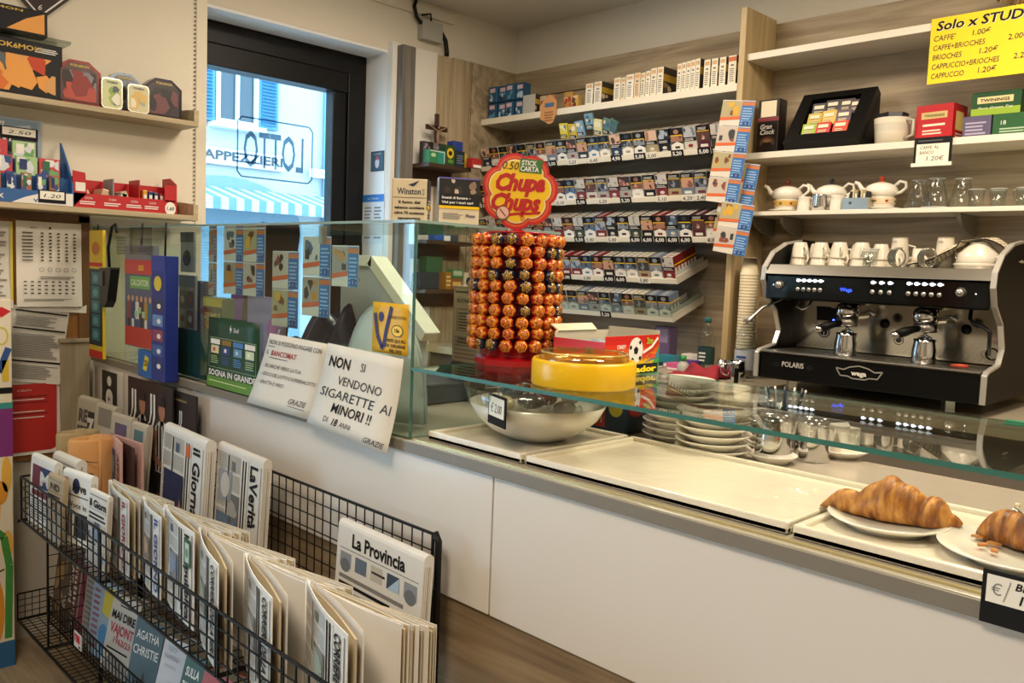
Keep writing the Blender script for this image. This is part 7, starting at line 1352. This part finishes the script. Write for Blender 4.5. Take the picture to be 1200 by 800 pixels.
t = upright_paper('newspaper', 'landscape local newspaper with a bold serif masthead by the rack post', -1.525, 1.015, ZBK, .305, .245, '', 2, .024, R(-1.5), 0, group=BG_, lean=.05, fn=prov)
class TurnPage: pass
def turned(lab, x, y, W_, H_, mast, seed, th, ang, mcol=None, style=0, extra=None, mwf=.5):
    def fn(s, w, h): page(s, w, h - th / 2, mast, seed, True, mcol, style, 1.6, mwf); extra and extra(s, w, h)
    return upright_paper('newspaper', lab, x, y, ZBK, W_, H_, mast, seed, th, ang, seed % 3, group=BG_, fn=fn, lean=.05)
def ver(s, w, h): s.rect(w * .08, h * .55, w * .36, h * .80, M('#8f9296', .9), 3); s.disc(w * .22, h * .68, w * .1, M('#c0bab2', .9), 4, ry=h * .1); s.rect(w * .05, h * .2, w * .5, h * .45, M('#5f7288', .9), 3)
turned('daily with a masthead down its right side and a grey portrait beside the grid', -2.075, 1.0, .255, .32, 'LaVerità', 4, .022, R(-2), extra=ver)
def gio(s, w, h): s.rect(w * .08, h * .2, w * .56, h * .62, M('#23264a', .9), 4); s.poly([(w * .2, h * .2), (w * .3, h * .3), (w * .42, h * .26), (w * .5, h * .42), (w * .56, h * .3), (w * .55, h * .2)], M('#a8705a', .9), 5); s.rect(w * .58, h * .80, w * .68, h * .90, M('#c8603a', .9), 3)
turned('daily with a dark blue photo and an orange number, in front of the football posters', -2.375, .985, .30, .325, 'il Giornale', 9, .03, R(-3), extra=gio, mwf=.72)
def re7(s, w, h): s.text('RE', w * .35, h * .72, h * .14, M('#5a5450', .8), bold=.05); s.text('SET', w * .35, h * .55, h * .12, M('#5a5450', .8), bold=.05); s.rect(w * .6, h * .5, w * .95, h * .85, M('#33302e', .8)); s.text('7', w * .78, h * .58, h * .2, M('#d0ccc4', .8), bold=.05, l=3); s.blot(w * .1, h * .1, w * .9, h * .42, [M('#8a3a3a', .8), M('#7a7670', .8), M('#4a4644', .8)], 6)
ZK2 = .70
def tabloid(lab, x, y, z, W_, H_, ang, th, fn, body): return upright_paper('magazine', lab, x, y, z, W_, H_, '', 1, th, ang, 0, group='weeklies at the wall end of the rack', fn=fn, body=body, lean=.08)
tabloid('grey weekly with a large number seven at the wall end of the back tier', -3.11, .985, ZBK, .135, .305, R(6), .03, re7, '#b0a796')
tabloid('weekly with a column of dark title letters right of the number seven weekly', -2.97, .995, ZBK, .14, .30, R(4), .025, lambda s, w, h: (s.text('MONDO', w * .5, h * .3, h * .06, INK, rot=PI / 2, bold=.03), s.rect(w * .15, h * .75, w * .85, h * .95, M('#8a8278', .8))), '#b8b0a0')
tabloid('thin weekly with a mauve cover strip in the back tier', -2.82, .99, ZBK, .14, .288, R(4), .02, lambda s, w, h: (s.rect(w * .2, h * .3, w * .8, h * .9, M('#6a5a7a', .8)),), '#c0b8a8')
tabloid('thin weekly with a teal cover strip beside the football posters', -2.665, .995, ZBK, .10, .282, R(4), .02, lambda s, w, h: (s.rect(w * .2, h * .55, w * .8, h * .92, M('#5a7a80', .8)), s.bars(w * .2, h * .1, w * .8, h * .5, 6, GP2)), '#c4bcae')
# salmon roll and tan roll
def roll(lab, x, y, z, r, h, col, title):
    t = T('rolled_newspaper', lab, 'newspaper', (x, y, z), 'rolled papers at the wall end'); m = M(col, .85); g = G(); g.lathe([(r * .98, 0), (r, .01), (r, h - .008), (r * .95, h), (r * .86, h), (r * .84, h - .02), (r * .84, .0)], (x, y, z), 32, m, sx=1.35, sy=.7, closed=True); g.build('outer_sheets', t)
    g = G(); g.grid(lambda u, v: (x + 1.1 * r * .7 * math.cos(5 * u) * (1 - .5 * u), y + .5 * r * math.sin(5 * u) * (1 - .5 * u), z + v * (h + .006 * math.sin(5 * u))), 20, 1, m); g.build('inner_sheets', t, solid=.003)
    g = G(); vs, fs, xa, xb = tmesh(title, .03, 0); 
    def wrap(px, py): a = -PI / 2 + .35 + px; return (x + 1.355 * r * math.sin(a + PI / 2) * 1.005, y - .71 * r * math.cos(a + PI / 2) * 1.0, z + py)
    g.add([wrap((p[0] - xa) / (xb - xa) * .8 - .1, h * .42 + p[1] * h * .17) for p in vs], fs, M('#3a2418', .8)); 
    for k in range(2): 
        zz = h * (.72 - .4 * k); n = 10; g.add([wrap(-.5 + 1.4 * i / n, zz + j * .003) for j in range(2) for i in range(n + 1)], [(i, i + 1, n + 2 + i, n + 1 + i) for i in range(n)], M('#7a5a3a', .8))
    g.build('title_print', t)
roll('salmon coloured rolled paper in front of the weeklies', -2.60, .872, .632, .052, .228, '#cf9a62', 'FINER')
roll('tan rolled paper with dark red lines behind the salmon roll', -2.715, .865, .632, .045, .228, '#a8936c', 'SOLE')
# pink financial paper standing open
PK_ = M('#cfa49c', .9); t = T('pink_newspaper', 'pink financial paper standing open between the rolls and the football posters', 'newspaper', (-2.60, .94, .63)); g = G()
fx, fy = -2.62, .932
for a, L_, nm_ in ((R(-10), .165, 'front_leaf'), (R(5), .20, 'back_leaf')):
    g = G(); d = Vector((math.cos(a), math.sin(a), 0)); nr = Vector((math.sin(a), -math.cos(a), 0)); g.prism([Vector((fx, fy, .63)), Vector((fx, fy, .63)) + d * L_, Vector((fx, fy, .63)) + d * L_ + nr * .008, Vector((fx, fy, .63)) + nr * .008], (0, 0, .232), PK_); lf = g.build(nm_, t, bevel=.002)
    if nm_ == 'front_leaf':
        g = G(); s = Sheet(g, Vector((fx, fy, .63)) + nr * .009, d, (0, 0, 1)); s.rect(L_ * .15, .1, L_ * .6, .20, M('#4a5470', .9)); s.rect(L_ * .25, .13, L_ * .5, .18, M('#8a8f9c', .9), 2); s.text('AFFARI', L_ * .76, .14, L_ * .16, M('#5a2a48', .9), rot=-PI / 2, bold=.03, l=2); s.bars(L_ * .1, .02, L_ * .9, .1, 6, GP2); g.build('front_print', lf)
g = G(); g.prism([(fx + .02, fy - .001, .632), (fx + .2, fy - .012, .632), (fx + .2, fy - .010, .632), (fx + .02, fy + .001, .632)], (0, 0, .22), M('#4a2a28', .9)); g.build('gap_shade', t)  # dark sheet painting the shade in the gap between the leaves
# football posters and calendar
def player(s, x, y, hh, seed):
    sk = M('#a8745a', .7); blk = M('#1a1a1c', .7); wh = M('#c8c4be', .7)
    s.poly([(x - .12 * hh, y + .35 * hh), (x + .12 * hh, y + .35 * hh), (x + .14 * hh, y + .72 * hh), (x + .04 * hh, y + .78 * hh), (x - .04 * hh, y + .78 * hh), (x - .14 * hh, y + .72 * hh)], wh, 3)
    for k in range(4): s.rect(x - .1 * hh + k * .06 * hh, y + .36 * hh, x - .07 * hh + k * .06 * hh, y + .74 * hh, blk, 4)
    s.poly([(x - .14 * hh, y + .7 * hh), (x - .2 * hh, y + .45 * hh), (x + .02 * hh, y + .38 * hh), (x + .02 * hh, y + .43 * hh), (x - .13 * hh, y + .5 * hh), (x - .09 * hh, y + .68 * hh)], sk, 5)
    s.disc(x, y + .87 * hh, .065 * hh, sk, 4, ry=.09 * hh); s.poly([(x - .066 * hh, y + .9 * hh), (x + .066 * hh, y + .9 * hh), (x + .04 * hh, y + .98 * hh), (x - .04 * hh, y + .98 * hh)], M('#2a1a14', .7), 5); s.rect(x - .035 * hh, y + .74 * hh, x + .035 * hh, y + .82 * hh, sk, 3); s.rect(x - .12 * hh, y, x + .12 * hh, y + .35 * hh, blk, 3); s.rect(x - .1 * hh, y + .0, x - .02 * hh, y + .18 * hh, M('#7a5240', .7), 4)
def jlogo(s, x, y, h, m=WHITE, l=4):
    """two slanted J strokes side by side"""
    for dx, k in ((0, 1.0), (.24, .86)):
        s.poly([(x + (dx + .12) * h, y + h), (x + (dx + .26) * h, y + h), (x + (dx + .26) * h, y + h * (.42 if dx == 0 else .3)), (x + (dx + .12) * h, y + h * (.1 if dx == 0 else .02)), (x + (dx - .12) * h, y - h * (.0 if dx == 0 else .08)), (x + (dx + .06) * h, y + h * .14), (x + (dx + .13) * h, y + h * .4)], m, l)
def jposter(lab, x0, w, h, y, zb, shade, cal=False):
    t = T('football_poster' if not cal else 'football_calendar', lab, 'calendar', (x0 + w / 2, y, zb), 'football calendars in the back tier'); g = G(); g.box(x0, x0 + w, y, y + .004, zb, zb + h, M(shade, .35)); g.build('card', t)
    g = G(); s = Sheet(g, (x0, y, zb), (1, 0, 0), (0, 0, 1)); s.rect(.004, .004, w - .004, h - .004, M('#2c2826', .35))
    if not cal: jlogo(s, w * .12, h * .66, h * .25); player(s, w * .62, h * .0, h * .93, 1)
    else: jlogo(s, w * .45, h * .74, h * .12); s.bars(w * .2, h * .62, w * .8, h * .68, 2, WHITE, 3); s.rect(w * .1, h * .93, w * .7, h * .945, M('#8a7a4a', .4), 3); s.poly([(w * .1, h * .3), (w * .8, h * .55), (w * .9, h * .3)], M('#3a3a42', .35), 2)
    g.build('print', t)
jposter('dark football calendar with a player in stripes, nearest the wall', -2.84, .20, .40, 1.06, ZBK, '#1f1c1b')
jposter('dark football calendar with a player in stripes, in front of the plain emblem calendar', -2.67, .20, .405, 1.052, ZBK, '#1f1c1b')
jposter('dark wrapped football calendar with a small white emblem', -2.56, .215, .395, 1.068, ZBK, '#1a1819', True)
# bottom tier: magazines and books
ZQ = .2035
def mag(lab, x, y, W_, H_, ang, th, col, fn, lean=.12): return upright_paper('magazine', lab, x, y, ZQ, W_, H_, '', 1, th, ang, 0, group='magazines in the bottom tier', fn=fn, body=col, lean=lean)
mag('brown nature magazine at the wall end of the bottom tier', -2.955, .862, .195, .245, R(2), .014, '#4f3f2e', lambda s, w, h: (s.text('AIRON', w * .66, h * .6, h * .1, M('#b8b0a0', .7), rot=-PI / 2, bold=.03, w=w * .6), s.text('PUP', w * .45, h * .3, h * .08, M('#a8a090', .7), rot=-PI / 2, bold=.03), s.blot(w * .05, h * .1, w * .5, h * .9, [M('#6a5238', .8), M('#3a2e22', .8), M('#8a6a42', .8)], 7), s.rect(w * .82, h * .05, w * .97, h * .95, M('#7a3a3a', .8), 2), s.bars(w * .84, h * .1, w * .95, h * .9, 12, M('#c8beb4', .8), 3)))
mag('red white striped magazine behind the brown nature magazine', -2.760, .872, .15, .24, R(4), .014, '#a89a98', lambda s, w, h: (s.rect(w * .05, h * .05, w * .3, h * .95, M('#7a2a34', .8)), s.bars(w * .35, h * .1, w * .7, h * .9, 12, GP2, 2), s.rect(w * .75, h * .1, w * .95, h * .9, M('#4a5a7a', .8))))
mag('light magazine with blue and yellow cartoon shapes in the bottom tier', -2.630, .866, .15, .225, R(6), .014, '#8fa3b0', lambda s, w, h: (s.disc(w * .6, h * .3, w * .2, M('#4a86b8', .8), 2, ry=h * .16), s.disc(w * .66, h * .12, w * .16, M('#4a86b8', .8), 2, ry=h * .1), s.poly([(w * .45, h * .6), (w * .8, h * .55), (w * .9, h * .95), (w * .5, h * .95)], M('#c8b23a', .8), 2), s.bars(w * .08, h * .1, w * .38, h * .9, 10, M('#8a5a6a', .8), 2)))
def book(lab, x, y, W_, H_, ang, th, col, fn, lean=.22, z=ZQ):
    t = T('paperback_book', lab, 'book', (x, y, z), 'paperbacks in the bottom tier'); MT = TR(x, y, z, ang) @ Matrix.Rotation(-lean, 4, 'X'); CV = M(col, .45)
    g = G(); g.T = MT; g.box(0, W_, 0, .0015, 0, H_, CV); g.box(0, W_, th - .0015, th, 0, H_, CV); g.box(0, .0015, .0015, th - .0015, 0, H_, CV); g.build('cover', t)
    g = G(); g.T = MT; g.box(.0016, W_ - .004, .0016, th - .0016, .003, H_ - .003, M('#b0a48c', .85, v=.08, vs=200)); g.build('pages', t)
    g = G(); g.T = MT; s = Sheet(g, (0, 0, 0), (1, 0, 0), (0, 0, 1)); fn(s, W_, H_); g.build('cover_print', t)
book('grey paperback about football with red and black title letters', -2.500, .852, .15, .215, R(8), .035, '#bcb4a8', lambda s, w, h: (s.bars(w * .3, h * .86, w * .9, h * .93, 2, INK), s.text('MAI DIRE', w * .5, h * .68, h * .11, INK, bold=.03, w=w * .84), s.text('VAJONT', w * .52, h * .5, h * .13, M('#b0202a', .5), bold=.03, w=w * .84), s.text('1963/23', w * .6, h * .38, h * .08, M('#b0202a', .5), bold=.02, w=w * .6), s.bars(w * .1, h * .28, w * .9, h * .33, 1, INK), s.poly([(0, 0), (w, 0), (w * .8, h * .2), (w * .3, h * .25)], M('#8a8278', .6), 2)))
book('dark teal crime paperback with white title letters', -2.305, .850, .125, .205, R(12), .03, '#3f5358', lambda s, w, h: (s.text('AGATHA', w * .5, h * .74, h * .12, WHITE, w=w * .8, bold=.005), s.text('CHRISTIE', w * .5, h * .54, h * .12, WHITE, w=w * .88, bold=.005), s.poly([(w * .1, 0), (w * .9, 0), (w * .75, h * .18), (w * .6, h * .25), (w * .55, h * .36), (w * .5, h * .25), (w * .25, h * .2)], M('#1c2428', .6), 2)), .2)
book('white paperback with a face on its cover beside the crime paperback', -2.145, .853, .10, .205, R(10), .045, '#c6c2c4', lambda s, w, h: (s.text('TEO', w * .4, h * .84, h * .06, M('#8a8aa0', .6), w=w * .4), s.text('NAPOLI', w * .45, h * .74, h * .06, M('#8a8aa0', .6), w=w * .6), s.bars(w * .2, h * .64, w * .8, h * .68, 2, GP), s.disc(w * .62, h * .22, w * .3, M('#7a4a3a', .6), 2, ry=h * .26), s.disc(w * .5, h * .26, w * .05, INK, 3, ry=h * .03), s.disc(w * .74, h * .26, w * .05, INK, 3, ry=h * .03)), .25)
book('dark green paperback with white and yellow title letters', -2.025, .853, .09, .2, R(10), .05, '#1f4a34', lambda s, w, h: (s.text('SULLA', w * .45, h * .74, h * .11, WHITE, bold=.03, w=w * .62), s.text('TAVOLA', w * .45, h * .56, h * .11, WHITE, bold=.03, w=w * .7), s.blot(w * .2, h * .15, w * .8, h * .5, [M('#c8b83a', .6), M('#8aa83a', .6)], 5)), .28)
book('red paperback with a cream panel nearest the camera', -1.925, .852, .14, .195, R(10), .06, '#b8382e', lambda s, w, h: (s.rect(w * .4, .0, w, h * .6, M('#c8bc9c', .6)), s.disc(w * .7, h * .6, w * .28, M('#c8bc9c', .6), 2, ry=h * .1), s.text('LIBRO', w * .7, h * .3, h * .1, M('#a83a2a', .6), w=w * .4, l=3)), .3)
